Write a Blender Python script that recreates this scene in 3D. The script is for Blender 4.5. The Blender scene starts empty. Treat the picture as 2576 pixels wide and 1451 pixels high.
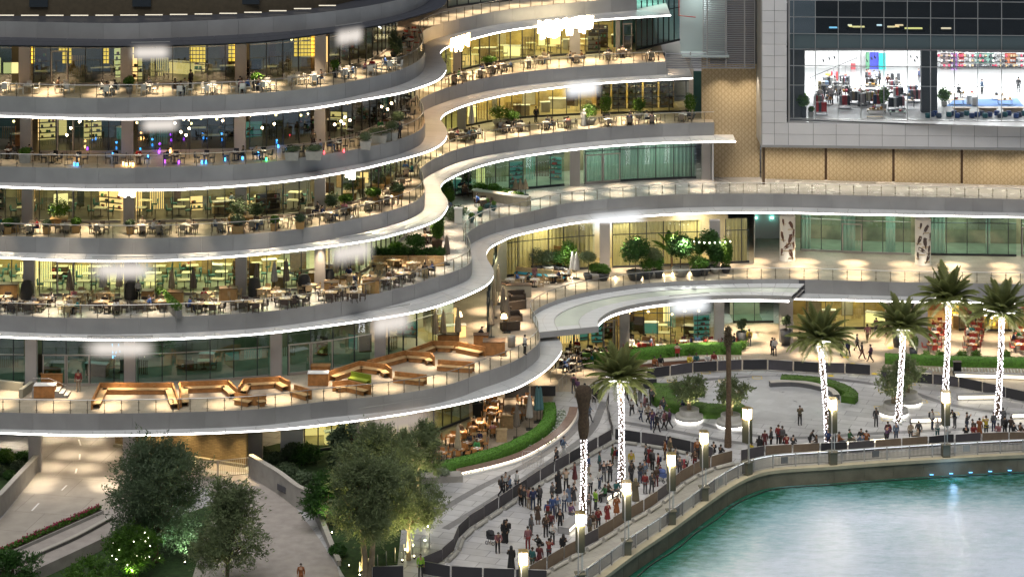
import bpy, math, random
from mathutils import Vector, Matrix
from mathutils.geometry import tessellate_polygon
R = math.radians
rnd = random.Random(7)
SC = bpy.context.scene
COL = SC.collection
# ------------------------------------------------------------------ camera, sky, exposure
FPX, CX, HOR, CAMH = 6400.0, 1288.0, -1000.0, 71.6      # metres; the camera looks level from a high window with a shifted lens
cd = bpy.data.cameras.new('camera'); cam = bpy.data.objects.new('camera', cd); COL.objects.link(cam)
cam.location = (0, 0, CAMH); cam.rotation_euler = (R(90), 0, 0)
cd.sensor_width = 36; cd.lens = FPX/2576*36; cd.shift_y = -(725.5-HOR)/2576
cd.clip_start = 1; cd.clip_end = 2000
SC.camera = cam
world = bpy.data.worlds.new('World'); SC.world = world; world.use_nodes = True
wn = world.node_tree; bgn = wn.nodes['Background']
sky = wn.nodes.new('ShaderNodeTexSky'); sky.sky_type = 'NISHITA'; sky.sun_disc = False
sky.sun_elevation = R(20); sky.sun_rotation = R(160); sky.ozone_density = 6.0
wn.links.new(sky.outputs[0], bgn.inputs[0]); bgn.inputs[1].default_value = 0.012
sd = bpy.data.lights.new('city_glow', 'SUN'); sun = bpy.data.objects.new('city_glow', sd); COL.objects.link(sun)
sd.energy = 1.6; sd.angle = R(50); sd.color = (1.0, 0.97, 0.93)
sun.rotation_euler = (R(24), 0, R(-12))
sun.location = (0, 60, 90)
SC.view_settings.view_transform = 'Standard'; SC.view_settings.look = 'None'
SC.view_settings.exposure = 0.5; SC.view_settings.gamma = 1.0; SC.view_settings.use_curve_mapping = False
cy = SC.cycles
cy.max_bounces = 6; cy.diffuse_bounces = 2; cy.glossy_bounces = 3; cy.transmission_bounces = 4; cy.transparent_max_bounces = 12
cy.sample_clamp_indirect = 2.0; cy.sample_clamp_direct = 0; cy.caustics_reflective = False; cy.caustics_refractive = False
cy.use_light_tree = True; cy.use_denoising = True
try: cy.denoiser = 'OPENIMAGEDENOISE'
except Exception: pass

# ------------------------------------------------------------------ place helper: a pixel of the photograph on a level of known height
def dep(v, z): return FPX*(CAMH-z)/(v-HOR)
def P(u, v, z):
    d = dep(v, z); return Vector(((u-CX)*d/FPX, d, z))
def PD(u, v, d):                                         # a pixel at a known distance
    return Vector(((u-CX)*d/FPX, d, CAMH-(v-HOR)*d/FPX))
def V3(p, z): return Vector((p[0], p[1], z))
def interp(pts, u):
    for a, b in zip(pts, pts[1:]):
        if a[0] <= u <= b[0]: return a[1]+(b[1]-a[1])*(u-a[0])/(b[0]-a[0]+1e-9)
    return pts[0][1] if u < pts[0][0] else pts[-1][1]

# ------------------------------------------------------------------ materials
MATS = {}
def mat(name, col=(.5,.5,.5), rough=.6, metal=0, emit=None, es=0, noise=0, nscale=3, bump=0, bscale=20, objcol=False, spec=.5, sample=True, mixcol=None, kind=None, coord='Object', rand=0):
    if name in MATS: return MATS[name]
    m = bpy.data.materials.new(name); m.use_nodes = True; nt = m.node_tree; b = nt.nodes['Principled BSDF']
    b.inputs['Base Color'].default_value = (*col, 1); b.inputs['Roughness'].default_value = rough
    b.inputs['Metallic'].default_value = metal; b.inputs['Specular IOR Level'].default_value = spec
    tc = nt.nodes.new('ShaderNodeTexCoord')
    src = None
    if objcol:
        oi = nt.nodes.new('ShaderNodeObjectInfo'); src = oi.outputs['Color']
        nt.links.new(src, b.inputs['Base Color'])
    if noise:
        n = nt.nodes.new('ShaderNodeTexNoise'); n.inputs['Scale'].default_value = nscale; n.inputs['Detail'].default_value = 6
        nt.links.new(tc.outputs[coord], n.inputs['Vector'])
        mx = nt.nodes.new('ShaderNodeMix'); mx.data_type = 'RGBA'
        rr = nt.nodes.new('ShaderNodeMapRange'); rr.inputs[1].default_value = .35; rr.inputs[2].default_value = .65
        nt.links.new(n.outputs[0], rr.inputs[0]); nt.links.new(rr.outputs[0], mx.inputs[0])
        c2 = mixcol or tuple(c*(1-noise) for c in col)
        if src:
            mm = nt.nodes.new('ShaderNodeMix'); mm.data_type = 'RGBA'; mm.blend_type = 'MULTIPLY'; mm.inputs[0].default_value = 1
            nt.links.new(src, mm.inputs[6]); mm.inputs[7].default_value = (1-noise,)*3+(1,)
            nt.links.new(src, mx.inputs[6]); nt.links.new(mm.outputs[2], mx.inputs[7])
        else:
            mx.inputs[6].default_value = (*col, 1); mx.inputs[7].default_value = (*c2, 1)
        nt.links.new(mx.outputs[2], b.inputs['Base Color'])
    if rand:      # neighbouring panels differ a little in tone
        oi2 = nt.nodes.new('ShaderNodeObjectInfo'); r2 = nt.nodes.new('ShaderNodeMapRange'); r2.inputs[3].default_value = 1-rand; r2.inputs[4].default_value = 1+rand; nt.links.new(oi2.outputs['Random'], r2.inputs[0])
        m2 = nt.nodes.new('ShaderNodeMix'); m2.data_type = 'RGBA'; m2.blend_type = 'MULTIPLY'; m2.inputs[0].default_value = 1
        if b.inputs['Base Color'].links: nt.links.new(b.inputs['Base Color'].links[0].from_socket, m2.inputs[6])
        else: m2.inputs[6].default_value = (*col, 1)
        nt.links.new(r2.outputs[0], m2.inputs[7]); nt.links.new(m2.outputs[2], b.inputs['Base Color'])
    if bump:
        n2 = nt.nodes.new('ShaderNodeTexNoise'); n2.inputs['Scale'].default_value = bscale; n2.inputs['Detail'].default_value = 4
        nt.links.new(tc.outputs[coord], n2.inputs['Vector'])
        bp = nt.nodes.new('ShaderNodeBump'); bp.inputs['Strength'].default_value = bump; bp.inputs['Distance'].default_value = .05
        nt.links.new(n2.outputs[0], bp.inputs['Height']); nt.links.new(bp.outputs[0], b.inputs['Normal'])
    if emit:
        b.inputs['Emission Color'].default_value = (*emit, 1); b.inputs['Emission Strength'].default_value = es
        if not sample:
            m.cycles.emission_sampling = 'NONE'
    MATS[name] = m; return m
def glassmat(name, tint=(.8,.9,.87), refl=.12, rough=.02, alpha=.85):
    if name in MATS: return MATS[name]
    m = bpy.data.materials.new(name); m.use_nodes = True; nt = m.node_tree; nt.nodes.clear()
    o = nt.nodes.new('ShaderNodeOutputMaterial'); t = nt.nodes.new('ShaderNodeBsdfTransparent'); g = nt.nodes.new('ShaderNodeBsdfGlossy')
    t.inputs[0].default_value = (*tint, 1); g.inputs['Roughness'].default_value = rough; g.inputs[0].default_value = (.9,.95,1,1)
    lw = nt.nodes.new('ShaderNodeLayerWeight'); lw.inputs[0].default_value = .35
    mr = nt.nodes.new('ShaderNodeMapRange'); mr.inputs[3].default_value = refl*.6; mr.inputs[4].default_value = min(1, refl*4)
    nt.links.new(lw.outputs['Fresnel'], mr.inputs[0])
    mx = nt.nodes.new('ShaderNodeMixShader'); nt.links.new(mr.outputs[0], mx.inputs[0])
    nt.links.new(t.outputs[0], mx.inputs[1]); nt.links.new(g.outputs[0], mx.inputs[2]); nt.links.new(mx.outputs[0], o.inputs[0])
    MATS[name] = m; return m
def tilemat(name, col, gap, sx=.6, sy=.6, rough=.45, var=.12, rot=0, mortar=.01, bump=.2, offset=0.5):
    if name in MATS: return MATS[name]
    m = bpy.data.materials.new(name); m.use_nodes = True; nt = m.node_tree; b = nt.nodes['Principled BSDF']
    tc = nt.nodes.new('ShaderNodeTexCoord'); mp = nt.nodes.new('ShaderNodeMapping'); mp.inputs['Rotation'].default_value = (0,0,rot)
    nt.links.new(tc.outputs['Object'], mp.inputs[0])
    br = nt.nodes.new('ShaderNodeTexBrick'); br.offset = offset
    br.inputs['Color1'].default_value = (*col,1); br.inputs['Color2'].default_value = (*[c*(1-var) for c in col],1)
    br.inputs['Mortar'].default_value = (*gap,1); br.inputs['Scale'].default_value = 1; br.inputs['Mortar Size'].default_value = mortar
    br.inputs['Brick Width'].default_value = sx; br.inputs['Row Height'].default_value = sy
    nt.links.new(mp.outputs[0], br.inputs[0])
    n = nt.nodes.new('ShaderNodeTexNoise'); n.inputs['Scale'].default_value = .8; n.inputs['Detail'].default_value = 8
    nt.links.new(tc.outputs['Object'], n.inputs['Vector'])
    mr = nt.nodes.new('ShaderNodeMapRange'); mr.inputs[1].default_value = .3; mr.inputs[2].default_value = .7; mr.inputs[3].default_value = .82; mr.inputs[4].default_value = 1.06
    nt.links.new(n.outputs[0], mr.inputs[0])
    mx = nt.nodes.new('ShaderNodeMix'); mx.data_type='RGBA'; mx.blend_type='MULTIPLY'; mx.inputs[0].default_value=1
    nt.links.new(br.outputs[0], mx.inputs[6]); nt.links.new(mr.outputs[0], mx.inputs[7]); nt.links.new(mx.outputs[2], b.inputs['Base Color'])
    mr2 = nt.nodes.new('ShaderNodeMapRange'); mr2.inputs[3].default_value = rough-.1; mr2.inputs[4].default_value = rough+.15
    nt.links.new(n.outputs[0], mr2.inputs[0]); nt.links.new(mr2.outputs[0], b.inputs['Roughness'])
    bp = nt.nodes.new('ShaderNodeBump'); bp.inputs['Strength'].default_value = bump; bp.inputs['Distance'].default_value = .01; bp.invert = True
    nt.links.new(br.outputs['Fac'], bp.inputs['Height']); nt.links.new(bp.outputs[0], b.inputs['Normal'])
    MATS[name] = m; return m

clad   = mat('grey_metal_cladding', (.38,.375,.37), .42, .15, noise=.14, nscale=.5, bump=.03, bscale=2, rand=.09)
cladl  = mat('pale_metal_cladding', (.50,.50,.50), .45, .15, noise=.08, nscale=.6)
cladd  = mat('dark_roof_cladding', (.07,.075,.09), .5, .2, noise=.2)
joint  = mat('joint_dark', (.10,.10,.11), .8)
cancl  = mat('canopy_cladding', (.55,.56,.56), .4, 0, noise=.12, nscale=.5, rand=.06)
soffit = mat('soffit_white', (.62,.6,.57), .6)
terr   = tilemat('terrace_stone', (.46,.38,.29), (.24,.20,.15), 1.2, .6, .5)
terrg  = tilemat('walkway_polished_stone', (.42,.40,.38), (.28,.27,.26), 1.2, 1.2, .22, bump=.05)
plaz   = tilemat('plaza_stone', (.52,.52,.53), (.20,.20,.21), 2.4, 1.2, .36, var=.2, rot=R(20), mortar=.03)
plazb  = tilemat('dark_stone_band', (.20,.20,.21), (.12,.12,.12), .9, .6, .4, mortar=.015)
prom   = tilemat('promenade_stone', (.36,.35,.31), (.2,.2,.19), 1.2, .6, .4, var=.14, rot=R(-35), mortar=.015)
roadm  = tilemat('road_concrete', (.40,.36,.31), (.20,.18,.16), 5, 4, .7, var=.08, rot=R(12), mortar=.02)
rampm  = mat('ramp_concrete', (.40,.36,.33), .75, noise=.2, nscale=1.1, bump=.35, bscale=14)
conc   = mat('concrete_wall', (.38,.36,.33), .8, noise=.18, nscale=1.2, bump=.2, bscale=9)
ledm   = mat('led_strip', (1,1,1), .5, emit=(1,.96,.90), es=8)
ledw   = mat('led_warm', (1,1,1), .5, emit=(1,.86,.62), es=7)
dlm    = mat('downlight_lens', (1,1,1), .5, emit=(1,.86,.66), es=12, sample=False)
colm   = mat('column_cladding', (.45,.42,.40), .55, .1, noise=.07, nscale=1)
mull   = mat('mullion_dark', (.06,.065,.07), .4, .5)
mulll  = mat('mullion_light', (.50,.46,.42), .4, .4)
steel  = mat('brushed_steel', (.55,.54,.52), .28, .9)
glass  = glassmat('facade_glass', (.80,.90,.86), .10)
glassd = glassmat('facade_glass_dark', (.42,.56,.54), .22)
glassg = glassmat('facade_glass_green', (.55,.74,.68), .14)
glassc = glassmat('shop_glass_clear', (.93,.95,.95), .06)
rglass = glassmat('railing_glass', (.92,.96,.94), .02)
postm  = mat('bronze_post', (.20,.17,.13), .35, .7)
wood   = mat('orange_wood', (.50,.23,.075), .5, noise=.35, nscale=2.2)
woodl  = mat('light_wood', (.58,.38,.18), .55, noise=.25, nscale=4)
woodp  = mat('pale_wood', (.55,.40,.22), .5, noise=.2, nscale=4)
woodd  = mat('dark_wood', (.10,.055,.03), .5, noise=.3, nscale=5)
whitep = mat('white_plastic', (.72,.69,.63), .5)
blackm = mat('black_metal', (.025,.025,.028), .45, .4)
wicker = mat('dark_wicker', (.07,.05,.04), .75, bump=.4, bscale=40)
redc   = mat('red_plastic', (.36,.045,.035), .4)
blackf = mat('black_fabric', (.035,.035,.04), .85)
bankm  = mat('barrier_fabric', (.075,.07,.08), .7, noise=.25, nscale=1.2)
bankb  = mat('barrier_brown_fabric', (.16,.12,.085), .7, noise=.25, nscale=1.2)
potd   = mat('dark_planter', (.05,.055,.065), .5, noise=.2)
potl   = mat('pale_planter', (.42,.41,.38), .6, noise=.15)
soil   = mat('soil', (.06,.04,.03), .95, bump=.6)
leaf   = mat('leaf_green', (.06,.16,.03), .55, noise=.5, nscale=.9)
leafo  = mat('leaf_olive', (.22,.28,.13), .6, noise=.5, nscale=.8)
leafb  = mat('leaf_bright', (.11,.24,.03), .5, noise=.4, nscale=1.2)
leafd  = mat('leaf_dark', (.13,.19,.10), .6, noise=.4, nscale=1)
leafp  = mat('palm_leaf', (.33,.37,.13), .5, noise=.4, nscale=1)
hedge  = mat('hedge_leaves', (.10,.26,.025), .7, noise=.45, nscale=5, bump=.7, bscale=14)
LEAFMATS = [leaf, leafo, leafb, leafd, leafp]
for m_ in LEAFMATS:      # thin leaves let light through
    nt_ = m_.node_tree; b_ = nt_.nodes['Principled BSDF']; o_ = nt_.nodes['Material Output']; t_ = nt_.nodes.new('ShaderNodeBsdfTranslucent'); x_ = nt_.nodes.new('ShaderNodeMixShader'); x_.inputs[0].default_value = .42
    nt_.links.new(b_.inputs['Base Color'].links[0].from_socket, t_.inputs[0]); nt_.links.new(b_.outputs[0], x_.inputs[1]); nt_.links.new(t_.outputs[0], x_.inputs[2]); nt_.links.new(x_.outputs[0], o_.inputs[0])
bark   = mat('bark', (.16,.11,.065), .85, noise=.4, nscale=6, bump=.6, bscale=18)
barkp  = mat('palm_bark', (.13,.085,.05), .9, noise=.4, nscale=8, bump=.6, bscale=14)
skin_m = mat('skin', (.36,.20,.13), .6, objcol=True)
cloth  = mat('cloth', (.5,.5,.5), .8, objcol=True, noise=.18, nscale=4)
hairm  = mat('hair', (.02,.014,.01), .6, objcol=True)
white  = mat('white_paint', (.75,.74,.72), .6)
# ------------------------------------------------------------------ mesh and object helpers
LABELS = {}
def tag(o, label=None, cat=None, group=None, kind=None):
    if label: o['label'] = label; LABELS.setdefault(label, []).append(o)
    if cat: o['category'] = cat
    if group: o['group'] = group
    if kind: o['kind'] = kind
    return o
def empty(name, loc=(0,0,0), rz=0, parent=None):
    o = bpy.data.objects.new(name, None); COL.objects.link(o); o.location = loc; o.rotation_euler = (0,0,rz)
    o.empty_display_size = .1
    if parent: o.parent = parent
    return o
class MB:
    def __init__(s): s.v = []; s.f = []; s.m = []; s.mi = 0; s.smooth = []
    def add(s, vs, fs, sm=False):
        n = len(s.v); s.v += [tuple(x) for x in vs]
        for f in fs: s.f.append([i+n for i in f]); s.m.append(s.mi); s.smooth.append(sm)
        return s
    def box(s, c, d, rz=0, rx=0, ry=0, taper=1):
        hx, hy, hz = d[0]/2, d[1]/2, d[2]/2
        M = Matrix.Translation(c) @ Matrix.Rotation(rz,4,'Z') @ Matrix.Rotation(ry,4,'Y') @ Matrix.Rotation(rx,4,'X')
        vs = [M @ Vector((x*hx*(taper if z<0 else 1), y*hy*(taper if z<0 else 1), z*hz)) for z in (-1,1) for y in (-1,1) for x in (-1,1)]
        return s.add(vs, [(0,2,3,1),(4,5,7,6),(0,1,5,4),(1,3,7,5),(3,2,6,7),(2,0,4,6)])
    def quad(s, a, b, c, d): return s.add([a,b,c,d], [(0,1,2,3)])
    def tube(s, pts, r, n=6, cap=True, sm=True):
        pts = [Vector(p) for p in pts]
        rs = r if isinstance(r, (list, tuple)) else [r]*len(pts)
        vs = []; fs = []
        for i, p in enumerate(pts):
            t = (pts[min(i+1,len(pts)-1)]-pts[max(i-1,0)]);
            t = t.normalized() if t.length > 1e-9 else Vector((0,0,1))
            up = Vector((0,0,1)) if abs(t.z) < .9 else Vector((1,0,0))
            a = t.cross(up).normalized(); b = a.cross(t).normalized()
            for k in range(n):
                q = 2*math.pi*k/n; vs.append(p + (a*math.cos(q)+b*math.sin(q))*rs[i])
        for i in range(len(pts)-1):
            for k in range(n):
                k2 = (k+1)%n; fs.append((i*n+k, i*n+k2, (i+1)*n+k2, (i+1)*n+k))
        s.add(vs, fs, sm)
        if cap:
            s.add(vs[:n], [tuple(range(n))]); s.add(vs[-n:], [tuple(reversed(range(n)))])
        return s
    def lathe(s, prof, c=(0,0,0), n=16, sm=True):
        vs = []; fs = []
        for r, z in prof:
            for k in range(n):
                q = 2*math.pi*k/n; vs.append((c[0]+r*math.cos(q), c[1]+r*math.sin(q), c[2]+z))
        for i in range(len(prof)-1):
            for k in range(n):
                k2=(k+1)%n; fs.append((i*n+k, i*n+k2, (i+1)*n+k2, (i+1)*n+k))
        return s.add(vs, fs, sm)
    def ico(s, c, r, sq=1):
        t = (1+5**.5)/2; q = r/((1+t*t)**.5)
        vs = [(-1,t,0),(1,t,0),(-1,-t,0),(1,-t,0),(0,-1,t),(0,1,t),(0,-1,-t),(0,1,-t),(t,0,-1),(t,0,1),(-t,0,-1),(-t,0,1)]
        vs = [(c[0]+x*q, c[1]+y*q, c[2]+z*q*sq) for x,y,z in vs]
        return s.add(vs, [(0,11,5),(0,5,1),(0,1,7),(0,7,10),(0,10,11),(1,5,9),(5,11,4),(11,10,2),(10,7,6),(7,1,8),(3,9,4),(3,4,2),(3,2,6),(3,6,8),(3,8,9),(4,9,5),(2,4,11),(6,2,10),(8,6,7),(9,8,1)], True)
    def strip(s, A, B, flip=False):
        n = len(A); vs = list(A)+list(B)
        fs = [((i,i+1,n+i+1,n+i) if not flip else (i,n+i,n+i+1,i+1)) for i in range(n-1)]
        return s.add(vs, fs)
    def poly(s, pts, up=True):
        tr = tessellate_polygon([[Vector((p[0],p[1],0)) for p in pts]])
        fs = []
        for a,b,c in tr:
            A,B,C_ = pts[a],pts[b],pts[c]
            cr = (B[0]-A[0])*(C_[1]-A[1])-(B[1]-A[1])*(C_[0]-A[0])
            fs.append((a,b,c) if (cr>0)==up else (a,c,b))
        return s.add(pts, fs)
    def prism(s, pts, z0, z1):
        top = [(p[0],p[1],z1) for p in pts]; bot = [(p[0],p[1],z0) for p in pts]
        s.poly(top, True); s.poly(bot, False)
        s.strip(bot+[bot[0]], top+[top[0]]); return s
    def mesh(s, name, mats):
        me = bpy.data.meshes.new(name); me.from_pydata(s.v, [], s.f)
        mats = mats if isinstance(mats, (list,tuple)) else [mats]
        for m in mats: me.materials.append(m)
        if len(mats) > 1: me.polygons.foreach_set('material_index', s.m)
        me.polygons.foreach_set('use_smooth', s.smooth); me.update(); return me
    def build(s, name, mats, parent=None, loc=None, rz=0):
        return obj(name, s.mesh(name, mats), parent, loc, rz)
def obj(name, me, parent=None, loc=None, rz=0, color=None):
    o = bpy.data.objects.new(name, me); COL.objects.link(o)
    if parent: o.parent = parent
    if loc is not None: o.location = loc
    if rz: o.rotation_euler = (0,0,rz)
    if color: o.color = color
    return o
def copy_tree(o, loc, rz=0, scale=None, colors=None):
    c = o.copy(); COL.objects.link(c); c.location = loc; c.rotation_euler = (0,0,rz)
    if scale: c.scale = (scale,)*3 if not isinstance(scale,(tuple,list)) else scale
    def rec(src, dst):
        for ch in src.children:
            d = ch.copy(); COL.objects.link(d); d.parent = dst
            rec(ch, d)
    rec(o, c)
    for k in list(c.keys()): pass
    return c
PROTO = []          # prototypes are placed as the first real instance
class Kind:
    """first call places the prototype itself, later calls copy it with its parts"""
    def __init__(s, maker): s.mk = maker; s.p = None; s.n = 0
    def __call__(s, loc, rz=0, label=None, cat=None, group=None, scale=None):
        s.n += 1
        if s.p is None:
            s.p = s.mk(); o = s.p; o.location = loc; o.rotation_euler = (0,0,rz)
            if scale: o.scale = (scale,)*3 if not isinstance(scale,(tuple,list)) else scale
        else:
            o = copy_tree(s.p, loc, rz, scale if scale else (1,1,1))
            for k in ('label','group'): 
                if k in o: del o[k]
        tag(o, label, cat, group)
        return o

def smooth(pts, step=.6, closed=False):
    """Catmull-Rom through plan points, resampled about every step metres"""
    pts = [Vector((p[0],p[1])) for p in pts]
    out = []
    n = len(pts)
    for i in range(n-1 if not closed else n):
        p0 = pts[i-1] if (i>0 or closed) else pts[0]*2-pts[1]
        p1 = pts[i]; p2 = pts[(i+1)%n]; p3 = pts[(i+2)%n] if (i+2<n or closed) else pts[-1]*2-pts[-2]
        L = (p2-p1).length; k = max(1, int(L/step))
        d1 = max((p1-p0).length**.5,1e-4); d2 = max(L**.5,1e-4); d3 = max((p3-p2).length**.5,1e-4)
        t1 = d1; t2 = d1+d2; t3 = t2+d3
        for j in range(k):
            t = t1+(t2-t1)*j/k
            A1 = p0*((t1-t)/t1)+p1*(t/t1); A2 = p1*((t2-t)/(t2-t1))+p2*((t-t1)/(t2-t1)); A3 = p2*((t3-t)/(t3-t2))+p3*((t-t2)/(t3-t2))
            B1 = A1*((t2-t)/t2)+A2*(t/t2); B2 = A2*((t3-t)/(t3-t1))+A3*((t-t1)/(t3-t1))
            out.append(B1*((t2-t)/(t2-t1))+B2*((t-t1)/(t2-t1)))
    if not closed: out.append(pts[-1])
    return out
def resample(pts, step):
    out = [pts[0]]; acc = 0
    for a, b in zip(pts, pts[1:]):
        L = (b-a).length
        if L < 1e-9: continue
        t = step-acc
        while t <= L:
            out.append(a+(b-a)*(t/L)); t += step
        acc = L-(t-step)
    return out
def normals(pts):
    """plan normals towards the lake (to the right of left-to-right travel)"""
    out = []
    for i in range(len(pts)):
        t = pts[min(i+1,len(pts)-1)]-pts[max(i-1,0)]
        t = t.normalized() if t.length>1e-9 else Vector((1,0))
        out.append(Vector((t.y, -t.x)))
    return out
def offset(pts, d):
    return [p+n*d for p, n in zip(pts, normals(pts))]
def curve_px(px, z, step=.6): 
    return smooth([P(u,v,z).xy for u,v in px], step)
def u_of(p): return CX+p[0]*FPX/p[1]
def v_of(p, z): return HOR+FPX*(CAMH-z)/p[1]

def slab_band(name, curve, z0, z1, thick, m, parent, seg, gap=.03):
    """curved vertical band split into separate panels"""
    c = curve; n = normals(c); L = 0; cur = [0]; out = []
    for i in range(1, len(c)):
        L += (c[i]-c[i-1]).length; cur.append(i)
        if L >= seg or i == len(c)-1:
            idx = cur
            pts = [c[j]+n[j]*thick for j in idx]
            if len(pts) > 1:
                d = (pts[-1]-pts[-2]); 
                if d.length > gap*1.5: pts[-1] = pts[-1]-d.normalized()*gap
                back = [c[j]+n[j]*(thick-.025) for j in idx]
                mb = MB()
                mb.strip([V3(p,z0) for p in pts],[V3(p,z1) for p in pts])
                mb.strip([V3(p,z1) for p in pts],[V3(p,z1) for p in back])
                mb.strip([V3(p,z0) for p in back],[V3(p,z0) for p in pts])
                for e,fl in ((0,True),(-1,False)):
                    a=V3(pts[e],z0);b=V3(back[e],z0);cc=V3(back[e],z1);dd=V3(pts[e],z1)
                    mb.add([a,b,cc,dd],[(0,1,2,3)] if fl else [(3,2,1,0)])
                out.append(mb.build(name, m, parent))
            cur = [i]; L = 0
    return out
# ------------------------------------------------------------------ the curved terraces
Z = {0:36., 1:30., 2:24., 3:18., 4:12., 5:6., 6:0.}
F_PX = {
 0: [(-160,53),(0,55),(200,59),(320,60),(450,56),(644,46.6),(810,33),(977,7),(1060,-20),(1100,-60)],
 1: [(-160,240),(0,243),(200,248),(420,245),(644,236),(810,220),(910,201),(1000,179),(1050,156),(1067,135),(1067,114),(1059,97),(1058,86),(1075,73),(1095,65),(1140,53),(1207,38),(1288,24),(1421,10),(1602,-5)],
 2: [(-160,417),(0,420),(233,424),(430,421),(644,412),(777,395),(877,380),(977,359),(1027,343),(1056,328),(1068,311),(1067,294),(1058,278),(1053,264),(1058,252),(1073,242),(1123,222.6),(1189,204),(1256,191),(1328,181),(1488,167),(1676,156)],
 3: [(-160,591),(0,594.5),(233,600),(399,600),(644,588),(777,573),(910,548),(1010,522),(1056,500),(1067,486),(1067,470),(1060,454),(1053,440),(1056,428),(1073,412),(1106,394),(1156,375),(1222,359),(1328,343),(1488,324.5),(1654,313),(1797,309)],
 4: [(-160,789),(0,794),(200,801),(399,799),(644,786.5),(777,771),(910,747.6),(1010,724),(1093,700),(1143,683),(1177,667),(1186,652),(1185,637),(1178,621),(1170,606),(1171,593),(1189,577),(1222,560.5),(1272,545.5),(1328,534),(1421,513),(1554,499.6),(1720,489.7),(1932,488),(2165,493),(2576,503),(2720,508)],
 5: [(-160,1032),(0,1038),(200,1041),(334,1040),(644,1030),(811,1011),(978,994),(1078,979),(1145,963),(1210,939),(1274,917),(1310,900),(1341,877),(1355,863),(1358,849),(1355,834),(1347,817),(1339,803),(1338,792),(1346,782),(1374,766),(1424,748),(1474,736),(1524,727),(1621,714),(1754,707),(1932,703),(2025,704),(2265,711),(2576,716),(2720,720)],
}
E_PX = {
 0: [(-160,112),(0,115),(320,117),(644,106.5),(810,86.5),(943,66.6),(1043,43),(1110,20),(1125,0),(1130,-25),(1125,-60)],
 1: [(-160,287),(0,291),(200,297),(353,298.5),(644,286),(777,273),(910,251),(1010,233),(1060,218),(1100,202),(1119,184),(1123,166),(1112,148),(1108,133),(1119,122),(1143,111),(1193,96.5),(1288,75),(1488,51.6),(1689,38)],
 2: [(-160,465),(0,469),(200,475),(433,476),(644,463),(777,447.6),(910,424),(993,404),(1043,391),(1087,376),(1116,357),(1125.6,336),(1119,318),(1109,303),(1117,289),(1137,278),(1176,263),(1230,248),(1288,236),(1488,211),(1744,196)],
 3: [(-160,640),(0,646),(200,655),(433,653),(644,639),(810,621),(943,601),(1010,584.5),(1060,569.5),(1103,551),(1121,531),(1128,514),(1122,498),(1112,484),(1109,473),(1113,462),(1126,452),(1148,440.6),(1189,424),(1239,409),(1328,391),(1488,371),(1654,359.5),(1852,355)],
 4: [(-160,840),(0,846),(200,852),(399,852),(644,839),(777,824),(910,806),(1043,784),(1110,766),(1176,741),(1223,717),(1240,698),(1242,682),(1235,668),(1226,653),(1225,636),(1235,621),(1263,606),(1288,595),(1388,571),(1471,557),(1631,542),(1754,535.7),(1932,533.7),(2131,538),(2576,545.7),(2720,549)],
 5: [(-160,1081),(0,1087),(200,1093),(368,1092),(644,1082),(778,1071),(911,1054.6),(1045,1034.5),(1145,1016),(1229,996),(1288,979),(1321,964),(1371,932),(1401,902),(1414,880),(1413,866),(1404,852),(1388,840)],
 'r': [(1996,751),(2131,754),(2265,757.6),(2576,762),(2720,765)],
}
W_PX = {
 1: [(-160,213),(330,213),(640,205),(804,189),(880,172),(940,150),(1000,105),(1060,60),(1126,22),(1288,3),(1500,-15),(1700,-25)],
 2: [(-160,383),(330,384),(640,376),(804,360),(900,338),(980,300),(1040,250),(1110,200),(1150,181),(1288,152),(1450,138),(1590,129),(1745,125)],
 3: [(-160,557),(330,559),(640,550),(804,532),(900,508),(980,470),(1040,420),(1110,345),(1150,325),(1200,313),(1288,300),(1450,290),(1600,285),(1745,282)],
 4: [(-160,742),(330,743),(640,735),(804,722),(900,690),(960,645),(1040,575),(1110,512),(1135,496),(1200,487),(1351,473),(1521,459),(1700,450),(1787,448)],
 5: [(-160,966),(330,968),(644,950),(824,932),(967,907),(1080,866),(1150,858),(1226,857),(1240,780),(1250,700),(1320,690),(1481,676),(1700,668),(1897,660)],
}
FC = {k: curve_px(v, Z[k], .5) for k, v in F_PX.items()}
EC = {k: curve_px(v, Z[5 if k == 'r' else k]-1.5, .5) for k, v in E_PX.items()}
WC = {}
for k, v in W_PX.items():
    WC[k] = smooth([P(a,b,Z[k]).xy for a,b in v], .5) if k != 5 else (smooth([P(a,b,6).xy for a,b in v[:7]], .5)+[P(1226,857,6).xy]+resample([P(a,b,6).xy for a,b in v[7:]], .6))
WC[0] = [Vector((p.x, p.y-.5)) for p in WC[1] if p.x < 0]

def depth_on(curve, u, first=True):
    best = None
    for a, b in zip(curve, curve[1:]):
        ua, ub = u_of(a), u_of(b)
        if (ua-u)*(ub-u) <= 0 and ua != ub:
            p = a+(b-a)*((u-ua)/(ub-ua)); 
            if best is None or p.y < best.y: best = p
    return best if best is not None else (curve[0] if u < u_of(curve[0]) else curve[-1])

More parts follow.
